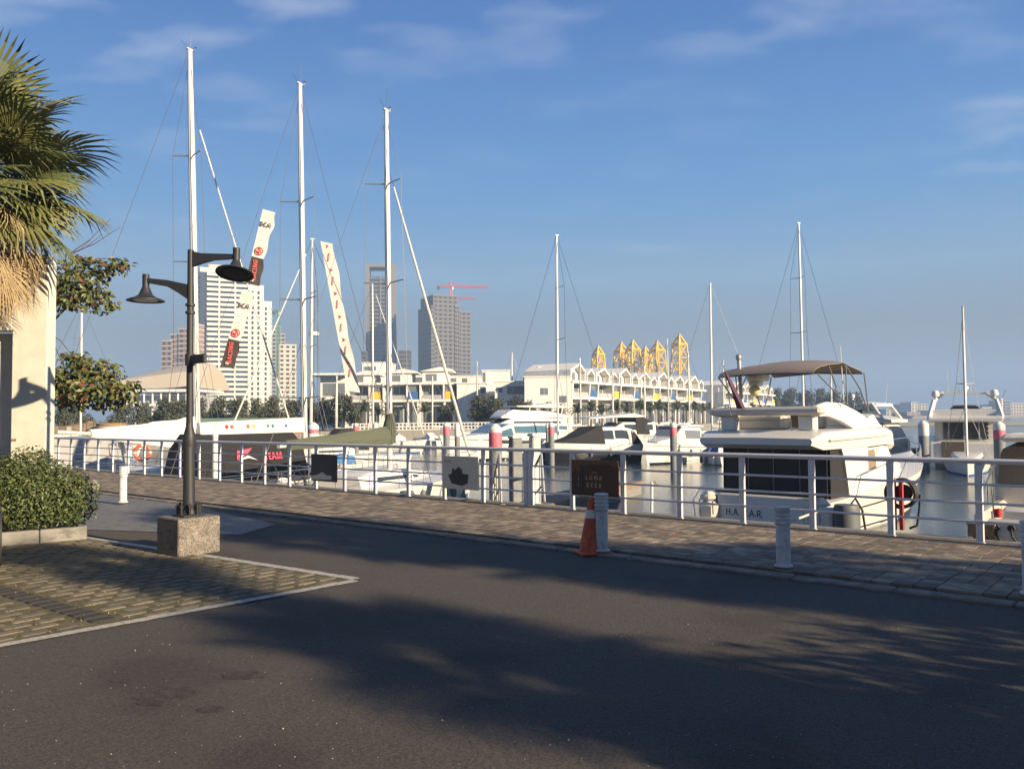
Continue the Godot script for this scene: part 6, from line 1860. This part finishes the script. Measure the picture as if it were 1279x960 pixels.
func far_shore():
	# far bank as a sheet of land with a quay wall towards the basin
	var edge := [P(-500, 540, 95), P(100, 540, 92), P(300, 540, 100), P(430, 540, 106), P(640, 540, 116), P(800, 540, 128), P(900, 540, 185), P(985, 540, 250), P(1075, 540, 330), P(1120, 540, 700), P(1500, 540, 900)]
	var pts := []
	for p in edge: pts.append(p * Vector3(1, 0, 1))
	struct(sheet(pts + [Vector3(1500, 0, -2500), Vector3(-2500, 0, -2500), Vector3(-2500, 0, -92)], 0.0), "far_land", M.land)
	var wall := MB.new()
	for i in pts.size() - 1:
		var d: Vector3 = (pts[i + 1] - pts[i]).normalized()
		var w: float = (pts[i + 1] - pts[i]).length()
		wall.box((pts[i] + pts[i + 1]) / 2 + Vector3(0, -0.95, 0) + d.cross(Vector3.UP) * -0.0, Vector3(w, 2.1, 0.5), 0.0, Basis(d, Vector3.UP, d.cross(Vector3.UP)))
	struct(wall, "far_quay_wall", M.concrete)
	# white balustrade on the far quay
	var fe := thing("balustrade", "white balustrade on the far quay below the terraced houses", "fence")
	var a := P(440, 535, 107) * Vector3(1, 0, 1)
	var b := P(640, 535, 117) * Vector3(1, 0, 1)
	var n := 44
	for i in n + 1: put(bx(a.lerp(b, float(i) / n) + Vector3(0, 0.5, 0), Vector3(0.14, 1.0, 0.14)), "post", M.pile_white, fe)
	for y in [0.15, 0.55, 1.0]: put(tb([a + Vector3(0, y, 0), b + Vector3(0, y, 0)], 0.06, 5), "rail", M.pile_white, fe)
	# terraced houses on the left
	var d0 := 150.0
	for k in 3:
		var p := P([431, 478, 524][k], 520, d0)
		townhouse(["white terraced house with a yellow panel, leftmost of three facing the basin", "white terraced house with a dark blue panel, middle of the three facing the basin", "white terraced house with a yellow panel next to the big blank white wall"][k], Vector3(p.x, 0, p.z), 0.0, 6.6, 10.0, 5.0, 8.0, 10.0 + 0.3 * k, M.villa_yellow if k != 1 else M.villa_blue, false, "terraced houses facing the basin")
	block("white_house", "big blank white house front right of the terraced houses", 570.5, 606, 479, 149.0, 12.0, M.villa_white, [[0.85, 0.97, 0.78, 0.92]])
	block("white_house", "tall blank white block with a narrow shadowed slot", 602, 637, 463, 158.0, 12.0, M.villa_white, [[0.05, 0.12, 0.80, 0.97], [0.30, 0.42, 0.42, 0.55]])
	block("white_house", "white house with three dark square windows left of the gabled row", 618, 662, 477, 142.0, 10.0, M.villa_white, [[0.06, 0.2, 0.78, 0.88], [0.36, 0.9, 0.74, 0.9], [0.06, 0.2, 0.48, 0.58], [0.3, 0.45, 0.48, 0.58]])
	block("white_house", "white house with narrow windows below the roof terrace, next to the gabled row", 655, 713, 471, 138.5, 10.0, M.villa_white, [[0.36, 0.42, 0.66, 0.78], [0.45, 0.5, 0.66, 0.78], [0.4, 0.6, 0.40, 0.46], [0.75, 0.9, 0.5, 0.62]])
	block("stair_house", "small white stair house on the roof next to the gabled row", 673, 697, 459, 146.0, 5.0, M.villa_white, [[0.1, 0.5, 0.86, 0.9]])
	# the gabled row that runs away to the right
	var p0 := P(714.5, 520, 140.0) * Vector3(1, 0, 1)
	var along := Vector3(5.18, 0, -8.25)
	var yaw := atan2(-along.z, along.x)
	var L := along.length()
	var nth := ["first", "second", "third", "fourth", "fifth", "sixth", "seventh"]
	for k in 7:
		townhouse("white gabled townhouse with a %s panel, %s from the left of the long row" % [["blue", "yellow"][k % 2], nth[k]], p0 + along * k, yaw, L, 10.0, 5.1, 7.7, 10.7 if k % 2 == 0 else 10.3, M.villa_blue if k % 2 == 0 else M.villa_yellow, true, "gabled townhouses in the long row")
	for k in 5:
		townhouse("white gabled townhouse seen through the large yacht's bimini frame, %s from the left" % nth[k], p0 + along * (8.5 + k), yaw, L, 10.0, 5.1, 7.7, 10.4, M.villa_blue if k % 2 == 1 else M.villa_yellow, true, "gabled townhouses beyond the gap")
	# houses and pavilion behind the terraces
	var pv: Node3D = block("pavilion", "flat-roofed pavilion with pale blue glass behind the long pennant's foot", 400, 433, 470, 172.0, 12.0, M.villa_white, [[0.12, 0.95, 0.62, 0.86]], "pavilion")
	var pr := P(416, 468, 172.0)
	put(bx(Vector3(-0.5, pr.y, -5), Vector3(8.0, 0.5, 15.0), 0.1), "overhanging_roof", M.villa_white, pv)
	block("white_house", "stepped white house behind the terraces, lower part", 438, 520, 468, 190.0, 12.0, M.villa_white, [[0.05, 0.3, 0.84, 0.93], [0.36, 0.46, 0.84, 0.93], [0.55, 0.62, 0.82, 0.93]])
	block("white_house", "stepped white house behind the terraces, top storey with a pitched edge", 452, 487, 453, 200.0, 10.0, M.villa_white, [[0.1, 0.5, 0.88, 0.94]])
	block("white_house", "white house with a low roof behind the yellow-panelled terrace", 488, 545, 468, 178.0, 12.0, M.villa_white, [[0.15, 0.25, 0.86, 0.94], [0.5, 0.8, 0.86, 0.95]])
	block("white_house", "white house behind the blank walls with a grey glazed bay", 545, 600, 470, 182.0, 12.0, M.villa_white, [[0.2, 0.45, 0.86, 0.96], [0.6, 0.7, 0.86, 0.96]])
	var aw := thing("awning", "white stretched awning at the left of the terraced houses", "awning", P(417, 497, 135.0))
	var m := MB.new()
	m.loft([PackedVector3Array([Vector3(-2.2, -0.6, 0), Vector3(-2.2, -0.5, 0), Vector3(-2.2, -0.5, -6), Vector3(-2.2, -0.6, -6)]), PackedVector3Array([Vector3(0.5, 0.1, 0), Vector3(0.5, 0.22, 0), Vector3(0.5, 0.22, -6), Vector3(0.5, 0.1, -6)]), PackedVector3Array([Vector3(2.6, 0.3, 0), Vector3(2.6, 0.45, 0), Vector3(2.6, 0.45, -6), Vector3(2.6, 0.3, -6)])])
	put(m, "cloth", M.canvas_white, aw)
	for x in [-1.9, 2.3]: put(tb([Vector3(x, -0.3, -0.4), Vector3(x, -P(417, 497, 135.0).y, -0.4)], 0.09, 6), "post", M.villa_white, aw)
	# trees along the far bank
	for k in 3: tree_protos.append(far_tree(k))
	var row := [[78, 118, 1.0, 4.6], [100, 125, 0.0, 4.8], [150, 128, 0.0, 4.4], [180, 120, 0.0, 4.3], [205, 124, 0.0, 5.0], [228, 118, 0.0, 4.7], [252, 120, 0.0, 4.9], [276, 124, 0.0, 5.1], [298, 118, 0.0, 4.9], [320, 122, 0.0, 4.8], [342, 126, 0.0, 5.1], [362, 120, 0.0, 4.6], [384, 122, 0.0, 5.0], [404, 118, 0.0, 4.6], [422, 116, 0.0, 5.2], [440, 114, 0.0, 3.8], [552, 130, 0.0, 3.6], [600, 126, 0.0, 5.2], [622, 124, 0.0, 4.6], [644, 126, 0.0, 4.8], [662, 124, 0.0, 4.2], [685, 126, 0.0, 4.0],
		[935, 330, 0, 10.0], [955, 350, 0, 11.5], [972, 345, 0, 13.0], [990, 355, 0, 13.0], [1008, 340, 0, 12.0], [1026, 352, 0, 13.0], [1044, 345, 0, 12.0], [1060, 350, 0, 11.5], [1074, 360, 0, 9.0], [1088, 380, 0, 6.0]]
	var by := ["beside the gateway's right edge", "behind the almond tree's lower foliage", "under the arena's left end", "under the middle of the arena roof", "just left of the lamp post", "right behind the lamp post", "under the striped tower's left edge", "below the striped tower's balconies", "below the lower sponsor banner", "under the striped tower's right wing", "below the green crane", "below the cream apartment block", "right of the second near mast", "below the flat-roofed pavilion", "below the long pennant's foot", "at the first terraced house's corner",
		"by the terraced house next to the blank wall", "below the big blank house front", "below the tall blank white block", "below the house with three dark windows", "between the three-windowed house and the gabled row", "below the little roof stair house",
		"behind the furled purple flag", "right of the yellow ball", "under the middle of the bimini", "left of the tall mast behind the bimini", "right behind the tall mast of the bimini", "just right of the bimini's tall mast", "under the bimini's right end", "at the bimini's right edge", "just right of the bimini", "low at the right end of the wood"]
	for i in row.size():
		var q: Array = row[i]
		var p := P(q[0], 520, q[1]) * Vector3(1, 0, 1)
		var label: String = ("dark bushy tree on the far bank, " if i < 16 else ("rounded tree among the white houses, " if i < 22 else "large tree on the distant shore, ")) + by[i]
		var o: Node3D
		if i < 3:
			o = tree_protos[i]
			o.position = p
			o.scale = Vector3.ONE * q[3] / 4.9
			o.set_meta("label", label)
		else: o = copy(tree_protos[i % 3], label, p, i * 1.7, q[3] / 4.9)
		o.set_meta("group", "trees on the far bank")
	var palm := shore_palm()
	var pl := [[455, 122, 4.2], [472, 124, 3.4], [487, 122, 3.6], [531, 126, 3.9], [566, 126, 3.6], [592, 125, 3.2], [700, 126, 3.4], [722, 126, 3.6], [738, 127, 3.9], [752, 128, 3.6], [770, 130, 4.2], [783, 132, 3.8], [800, 138, 4.4], [811, 142, 4.0], [823, 146, 4.4], [833, 152, 4.0], [846, 158, 4.5], [858, 166, 4.3], [868, 174, 4.6], [878, 180, 4.2], [888, 186, 4.4], [925, 205, 4.6], [940, 215, 4.8]]
	var pb := ["at the first terraced house's left column", "below the first yellow panel", "right behind the third near mast", "left of the third terraced house", "below the yellow panel by the blank wall", "below the blank white house front", "left of the first gabled house", "below the first blue panel of the long row", "between the first blue and yellow panels", "below the row's first yellow panel", "below the first lattice frame", "below the row's second blue panel", "below the pair of lattice frames", "below the row's second yellow panel", "below the fourth lattice frame", "right of the thin distant mast", "below the tallest lattice frame's left leg", "below the tallest lattice frame's right leg", "at the sixth gabled house", "at the last gabled house of the long row", "at the mast left of the bimini", "beyond the gap, left of the flagpole", "beyond the gap, under the bimini's left end"]
	for i in pl.size():
		var q: Array = pl[i]
		var p := P(q[0], 520, q[1]) * Vector3(1, 0, 1)
		var label: String = "small palm on the far quay, " + pb[i]
		var o: Node3D = palm
		if i > 0: o = copy(palm, label, p, i * 0.9, q[2] / 3.6)
		o.position = p
		o.scale = Vector3.ONE * q[2] / 3.6
		o.set_meta("label", label)
		o.set_meta("group", "small palms on the far quay")
	# building site fence, earth and round wooden tub at the far left
	var sf := thing("site_fence", "rusty brown site fence on the far bank at the left", "fence")
	for i in 22:
		var p := P(40 + i * 8.5, 520, 94.0) * Vector3(1, 0, 1)
		put(bx(p + Vector3(0, 0.75, 0), Vector3(0.08, 1.6 + 0.2 * (i % 3), 0.08)), "post", M.brown, sf)
		if i < 21: put(bx(p + Vector3(0.39, 0.55, 0.02), Vector3(0.74, 1.0, 0.04)), "panel", M.dirt if i % 4 != 1 else M.tower_tan, sf)
	struct(earth_mound(P(110, 520, 100) * Vector3(1, 0, 1), 9.0, 1.6), "earth_mound", M.dirt)
	var tub := thing("wooden_tub", "round brown wooden tub on the far bank under the almond tree", "tub", P(139, 526, 93.0) * Vector3(1, 0, 1))
	m = MB.new()
	m.lathe([[0.0, 0.0], [1.5, 0.0], [1.55, 1.2], [1.6, 1.22], [1.6, 1.4], [1.4, 1.4], [1.4, 1.0], [0.0, 1.0]], 26)
	put(m, "tub", M.wood, tub)
	m = MB.new()
	m.lathe([[1.56, 0.85], [1.60, 0.86], [1.60, 1.0], [1.56, 1.01]], 26)
	put(m, "band", M.tower_tan, tub)
	# breakwater far out at the right
	var bw := MB.new()
	var b0 := P(1010, 532, 235) * Vector3(1, 0, 1)
	var b1 := P(1420, 532, 235) * Vector3(1, 0, 1)
	bw.box((b0 + b1) / 2 + Vector3(0, -1.2, 0), Vector3((b1 - b0).length(), 1.4, 2.0), 0.2)
	put(bw, "breakwater", M.pile_grey)
	tag(get_node("breakwater"), "long low dark breakwater across the water at the right", "breakwater")

func earth_mound(at: Vector3, r: float, h: float) -> MB:
	var m := MB.new()
	var n := FastNoiseLite.new()
	n.frequency = 0.15
	var rings := []
	for i in 6:
		var f := i / 5.0
		var ring := PackedVector3Array()
		for k in 24:
			var a := TAU * k / 24
			var q := (1.0 - f) * (1.0 + 0.25 * n.get_noise_2d(cos(a) * 9 + f * 4, sin(a) * 9))
			ring.append(at + Vector3(cos(a) * r * q * 1.6, -0.2 + h * f * (1.0 + 0.3 * n.get_noise_2d(a * 7, f * 9)), sin(a) * r * q * 0.5))
		rings.append(ring)
	m.loft(rings)
	return m

func lattice_beam(m: MB, a: Vector3, b: Vector3, w: float, n: int, r: float):
	var d := (b - a).normalized()
	var s := d.cross(Vector3.BACK).normalized()
	if s.length() < 0.5: s = Vector3.RIGHT
	var t := d.cross(s)
	var cs := [s * w + t * w, s * w - t * w, s * -w - t * w, s * -w + t * w]
	for c in cs: m.tube([a + c, b + c], r, 4)
	for i in n:
		var p := a.lerp(b, float(i) / n)
		var q := a.lerp(b, float(i + 1) / n)
		for k in 4:
			var k2 := (k + 1) % 4
			m.tube([p + cs[k], q + cs[k2]] if i % 2 == 0 else [p + cs[k2], q + cs[k]], r * 0.7, 3)
func tower_crane(label: String, at: Vector3, H: float, jib: float, counter: float, mt: Material, w: float):
	var t := thing("tower_crane", label, "crane", at)
	var m := MB.new()
	lattice_beam(m, Vector3.ZERO, Vector3(0, H, 0), w, int(H / (w * 2.5)), w * 0.28)
	put(m, "mast", mt, t)
	m = MB.new()
	lattice_beam(m, Vector3(0, H, 0), Vector3(jib, H - 0.4, 0), w * 0.7, int(absf(jib) / (w * 2.2)), w * 0.26)
	put(m, "jib", mt, t)
	m = MB.new()
	lattice_beam(m, Vector3(0, H, 0), Vector3(counter, H + 0.3, 0), w * 0.7, int(absf(counter) / (w * 2.2)) + 1, w * 0.26)
	put(m, "counter_jib", mt, t)
	put(bx(Vector3(counter, H - w, 0), Vector3(w * 2.4, w * 2.6, w * 2)), "counterweight", M.tower_dark, t)
	m = MB.new()
	lattice_beam(m, Vector3(0, H, 0), Vector3(0, H + absf(counter) * 0.42, 0), w * 0.5, 4, w * 0.25)
	m.tube([Vector3(0, H + absf(counter) * 0.42, 0), Vector3(jib * 0.6, H, 0)], w * 0.12, 3)
	m.tube([Vector3(0, H + absf(counter) * 0.42, 0), Vector3(counter, H, 0)], w * 0.12, 3)
	put(m, "tower_head", mt, t)
	put(bx(Vector3(w * 1.7, H - w * 1.6, w), Vector3(w * 1.6, w * 2.2, w * 1.6)), "cab", M.villa_white, t)

func towers():
	# striped white tower
	var d := 600.0
	var top := P(290, 336, d).y
	var c := P(287, 500, d)
	var t := thing("striped_tower", "tall white apartment tower with dark balcony stripes behind the leftmost masts", "tower", Vector3(c.x, 0, c.z), deg_to_rad(24))
	var H := top
	put(bx(Vector3(-4.5, H * 0.485, -10), Vector3(33, H * 0.97, 22)), "core", M.glass, t)
	put(bx(Vector3(-4.5, H * 0.985, -10), Vector3(33.5, H * 0.03, 22.5)), "roof", M.tower_white, t)
	put(bx(Vector3(-9, H * 1.005, -9), Vector3(12, H * 0.05, 10)), "roof_house", M.tower_tan, t)
	var nf := 30
	var band := bx(Vector3.ZERO, Vector3(29, H / nf * 0.52, 3.0)).mesh(10)
	var side := bx(Vector3.ZERO, Vector3(0.8, H / nf * 0.40, 20)).mesh(10)
	for k in nf:
		put(band, "balcony_band", M.tower_white, t).position = Vector3(-2.0, (k + 0.55) * H * 0.97 / nf, 1.2)
		put(side, "side_band", M.villa_grey, t).position = Vector3(-21.2, (k + 0.5) * H * 0.97 / nf, -10)
	for x in [-8.0, 3.0]: put(bx(Vector3(x, H * 0.48, 1.25), Vector3(1.0, H * 0.96, 3.06)), "pier", M.tower_white, t)
	put(bx(Vector3(17.5, H * 0.45, -7), Vector3(11, H * 0.9, 20)), "side_wing", M.tower_white, t)
	put(bx(Vector3(26, H * 0.40, -9), Vector3(6.5, H * 0.80, 18)), "lower_wing", M.tower_white, t)
	var slit := bx(Vector3.ZERO, Vector3(1.4, H / nf * 0.6, 0.5)).mesh(10)
	for k in 26:
		for x in [15.2, 19.4]: put(slit, "window", M.glass, t).position = Vector3(x, (k + 0.5) * H * 0.9 / 27, 3.05)
		if k < 23:
			put(slit, "window", M.glass, t).position = Vector3(25.0, (k + 0.5) * H * 0.8 / 24, 0.05)
			put(bx(Vector3(28.9, (k + 0.5) * H * 0.8 / 24, -1.5), Vector3(1.2, H / nf * 0.4, 3.0)), "balcony", M.tower_white, t)
	# tan arena roof in front of it
	d = 330.0
	c = P(195, 500, d)
	t = thing("arena", "low arena with a broad tan membrane roof left of the striped tower", "arena", Vector3(c.x, 0, c.z))
	var rings := []
	var prof := [[138, 478, 474], [152, 482, 466], [175, 485, 460], [195, 485, 456], [215, 484, 452], [232, 482, 450], [245, 484, 462]]
	var m := MB.new()
	for q in prof:
		var lo := P(q[0], q[1], d) - t.position
		var hi := P(q[0], q[2], d) - t.position
		rings.append(PackedVector3Array([Vector3(lo.x, lo.y, 0), Vector3(lo.x, lerpf(lo.y, hi.y, 0.6), -3), Vector3(lo.x, hi.y, -14), Vector3(lo.x, hi.y + 0.5, -30), Vector3(lo.x, lo.y, -40)]))
	m.loft(rings)
	put(m, "membrane_roof", M.arena_roof, t, 30)
	var yb := P(195, 486, d).y
	put(bx(Vector3(2, yb - 0.6, -14), Vector3(30, 1.2, 30), 0.2), "ring_beam", M.villa_white, t)
	put(bx(Vector3(2, yb * 0.42, -17), Vector3(24, yb * 0.84, 24)), "wall", M.villa_grey, t)
	for k in 9: put(tb([Vector3(-12 + k * 3.4, 0, -0.5), Vector3(-12 + k * 3.4, yb, -0.5)], 0.35, 6), "column", M.villa_white, t)
	put(bx(Vector3(2, yb * 0.55, 0.5), Vector3(31, 0.8, 2.5)), "gallery", M.villa_white, t)
	# pink brown apartment block
	d = 560.0
	slab_tower("brown_apartments", "pinkish brown apartment block of stepped height above the tan arena roof", d, [[194, 211, 425], [207, 226, 417], [222, 242, 410], [236, 250, 404]], M.tower_pink, M.tower_tan, 12.0, -8.0)
	d = 700.0
	slab_tower("grey_apartments", "grey unfinished apartment tower right of the striped tower", d, [[328, 350, 407], [345, 356, 416]], M.tower_frame, M.villa_grey, 18.0, 22.0)
	slab_tower("cream_apartments", "cream apartment block right of the grey unfinished tower", 620.0, [[348, 370, 430]], M.tower_tan, M.tower_white, 16.0, 20.0)
	# dark framed tower
	d = 700.0
	top = P(476, 330, d).y
	c = P(476, 500, d)
	var W := P(494.5, 400, d).x - P(457.5, 400, d).x
	t = thing("framed_tower", "tall dark glass tower in a grey stone frame behind the third mast", "tower", Vector3(c.x, 0, c.z), deg_to_rad(6))
	put(bx(Vector3(-0.5, top * 0.46, -10), Vector3(W - 5, top * 0.92, 19)), "core", M.glass, t)
	for x in [-W / 2 + 1.4, W / 2 - 2.5]: put(bx(Vector3(x, top / 2, -9), Vector3(2.8 if x < 0 else 5.0, top, 21)), "side_frame", M.tower_frame, t)
	put(bx(Vector3(0, top - 1.2, -9), Vector3(W - 0.2, 2.4, 20.6)), "top_frame", M.tower_frame, t)
	for x in [-0.5, 6.2]: put(bx(Vector3(x, top * 0.47, 0.2), Vector3(1.1, top * 0.94, 1.6)), "rib", M.tower_frame, t)
	var fl := bx(Vector3.ZERO, Vector3(W - 5.6, 1.0, 0.8)).mesh(10)
	for k in 36: put(fl, "floor_band", M.tower_frame, t).position = Vector3(-0.5, (k + 0.6) * top * 0.92 / 36, 0.0)
	slab_tower("dark_apartments", "small dark apartment block at the right foot of the framed tower", 640.0, [[496.5, 513, 437]], M.tower_dark, M.tower_frame, 18.0, 4.0)
	slab_tower("dark_apartments", "narrow dark block at the left foot of the framed tower", 640.0, [[450, 458, 438]], M.tower_dark, M.tower_frame, 14.0, 4.0)
	# brown tower under construction with its crane
	d = 650.0
	t = slab_tower("unfinished_tower", "broad brown tower under construction wrapped in netting, with a red crane on top", d, [[531, 537, 383], [535, 575, 369], [570, 578, 381], [575, 597, 388]], M.tower_brown, M.tower_frame, 30.0, 26.0)
	c = P(562, 400, d)
	var ct := P(562, 370, d).y
	var jt := P(562, 355, d).y
	var s := d / F
	tower_crane("red tower crane standing on the unfinished brown tower", Vector3(c.x, ct, c.z - 12), jt - ct, 48.0 * s, -16.0 * s, M.crane_red, 0.9)
	c = P(590, 400, d)
	tower_crane("second low red crane boom on the unfinished tower", Vector3(P(551, 400, d).x, P(551, 371, d).y, c.z - 14), 1.2, 42.0 * s, -5.0 * s, M.crane_red, 0.7)
	c = P(347, 430, 680.0)
	tower_crane("thin green crane beside the grey unfinished tower", Vector3(c.x, 0, c.z), P(347, 389, 680).y, 2.0, -4.0, M.crane_green, 1.0)
	# yellow lattice frames
	var jk := [[748, 433, 20, 520.0], [777, 429, 24, 540.0], [791.5, 426.5, 24, 520.0], [807, 434, 20, 550.0], [822, 427.5, 25, 520.0], [850, 419, 24, 500.0]]
	for i in jk.size():
		var q: Array = jk[i]
		jacket("yellow topped lattice frame standing beyond the gabled houses, %s from the left" % ["first", "second", "third", "fourth", "fifth", "sixth"][i], q[0], q[1], q[2], q[3])
	# distant city on the right horizon
	var far_ := [[1100, 1127, 511, 900, "low grey block"], [1124, 1137, 505, 950, "cream block"], [1138, 1147, 502, 930, "white tall block"], [1147, 1160, 504, 960, "pale wide block"], [1160, 1176, 512, 900, "low pale block"], [1132, 1150, 514.5, 700, "red-roofed low block"], [1226, 1240, 508, 900, "grey low block"], [1238, 1252, 505, 920, "pale block right of the harbour crane"], [1252, 1262, 500, 900, "brown block"], [1261, 1285, 503, 940, "cream broad block"]]
	for q in far_:
		var o := slab_tower("distant_block", "%s on the hazy far shore at the right" % q[4] if q[0] != 1124 else "cream block with a rooftop tank on the hazy far shore", q[3], [[q[0], q[1], q[2]]], M.tower_white if q[4].contains("white") else (M.brick_red if q[4].contains("red") else (M.tower_brown if q[4].contains("brown") else M.tower_tan)), M.villa_grey, 20.0, 10.0)
	var hc := P(1251, 520, 800)
	var hcr := thing("harbour_crane", "white harbour crane on the far shore at the right", "crane", Vector3(hc.x, 0, hc.z))
	put(tb([Vector3(0, 0, 0), Vector3(0, P(1251, 497, 800).y, 0)], 1.8, 8), "column", M.tower_white, hcr)
	put(tb([Vector3(0, P(1251, 502, 800).y, 0), Vector3(5.0, P(1256, 487, 800).y, 0)], 0.5, 6), "boom", M.tower_frame, hcr)

func slab_tower(called: String, label: String, d: float, parts: Array, mt: Material, bandm: Material, dp: float, yaw_deg: float) -> Node3D:
	var x0: float = parts[0][0]
	var x1: float = parts[parts.size() - 1][1]
	var c := P((x0 + x1) / 2, 500, d)
	var t := thing(called, label, "tower", Vector3(c.x, 0, c.z), deg_to_rad(yaw_deg))
	var total: float = P(x1, 500, d).x - P(x0, 500, d).x
	# leave room for the side that the turn shows
	var ya := deg_to_rad(yaw_deg)
	var view := atan2(c.x, d)
	var wf := (total - absf(dp * sin(ya + view))) / maxf(0.3, cos(ya)) if absf(dp * sin(ya + view)) < total * 0.6 else total
	var i := 0
	for q in parts:
		var a: float = (q[0] - (x0 + x1) / 2) / (x1 - x0) * wf
		var b: float = (q[1] - (x0 + x1) / 2) / (x1 - x0) * wf
		var H := P(q[0], q[2], d).y
		var dd := dp - 1.3 * (i % 2)
		put(bx(Vector3((a + b) / 2, H / 2, -dp / 2), Vector3(b - a, H, dd)), "block", mt, t)
		var n := int(maxf(2, H / 3.3))
		if H < 18: n = int(maxf(2, H / 3.0))
		var fm := bx(Vector3.ZERO, Vector3(b - a + 0.3, 0.7, dd + 0.7)).mesh(10)
		for k in n: put(fm, "floor_band", bandm, t).position = Vector3((a + b) / 2, (k + 1) * H / n - 0.36, -dp / 2)
		var cols := int(maxf(2, (b - a) / 3.6))
		var wn := MB.new()
		for k in n:
			for j in cols:
				wn.box(Vector3(lerpf(a, b, (j + 0.5) / cols), (k + 0.42) * H / n, -dp / 2 + dd / 2 + 0.02), Vector3((b - a) / cols * 0.5, H / n * 0.5, 0.12))
		put(wn, "windows", M.glass, t).set_meta("kind", "stuff")
		i += 1
	return t

func jacket(label: String, px: float, ytop: float, wpx: float, d: float):
	var c := P(px, 500, d)
	var t := thing("lattice_frame", label, "lattice frame", Vector3(c.x, 0, c.z), 0.5, "yellow lattice frames beyond the houses")
	var H := P(px, ytop, d).y
	var w: float = wpx / F * d * 0.40
	var lv := [0.0, 0.28, 0.52, 0.73, 0.9]
	var wd := func(f): return w * lerpf(1.55, 0.82, f)
	var cs := [Vector3(1, 0, 1), Vector3(-1, 0, 1), Vector3(-1, 0, -1), Vector3(1, 0, -1)]
	var ln := func(k, f): return cs[k] * wd.call(f) * 0.72 + Vector3(0, f * H, 0)
	for k in 4: put(tb([ln.call(k, 0.0), ln.call(k, 0.5), ln.call(k, 0.9)], 0.52, 6), "leg", M.yellow, t)
	for i in 4:
		var m := MB.new()
		for k in 4:
			var k2 := (k + 1) % 4
			m.tube([ln.call(k, lv[i]), ln.call(k2, lv[i + 1])], 0.3, 5)
			m.tube([ln.call(k2, lv[i]), ln.call(k, lv[i + 1])], 0.3, 5)
			if i > 1: m.tube([ln.call(k, lv[i + 1]), ln.call(k2, lv[i + 1])], 0.3, 5)
		put(m, "cross_brace", M.yellow if i > 1 else M.jacket_grey, t)
	var tp := MB.new()
	for k in 4:
		tp.tube([ln.call(k, 0.88), Vector3(0, H * 0.99, 0) + cs[k] * w * 0.10], 0.7, 5)
		tp.tube([ln.call(k, 0.9), ln.call((k + 1) % 4, 0.9)], 0.5, 5)
	tp.box(Vector3(0, H * 0.885, 0), Vector3(w * 1.1, H * 0.02, w * 1.1), 0.3)
	tp.lathe([[w * 0.12, H * 0.90], [w * 0.12, H * 1.0], [0.0, H * 1.0]], 10)
	put(tp, "top_piece", M.yellow, t)
	put(bx(Vector3(0, H * 1.012, 0), Vector3(w * 0.3, H * 0.02, w * 0.3)), "grey_cap", M.villa_grey, t)
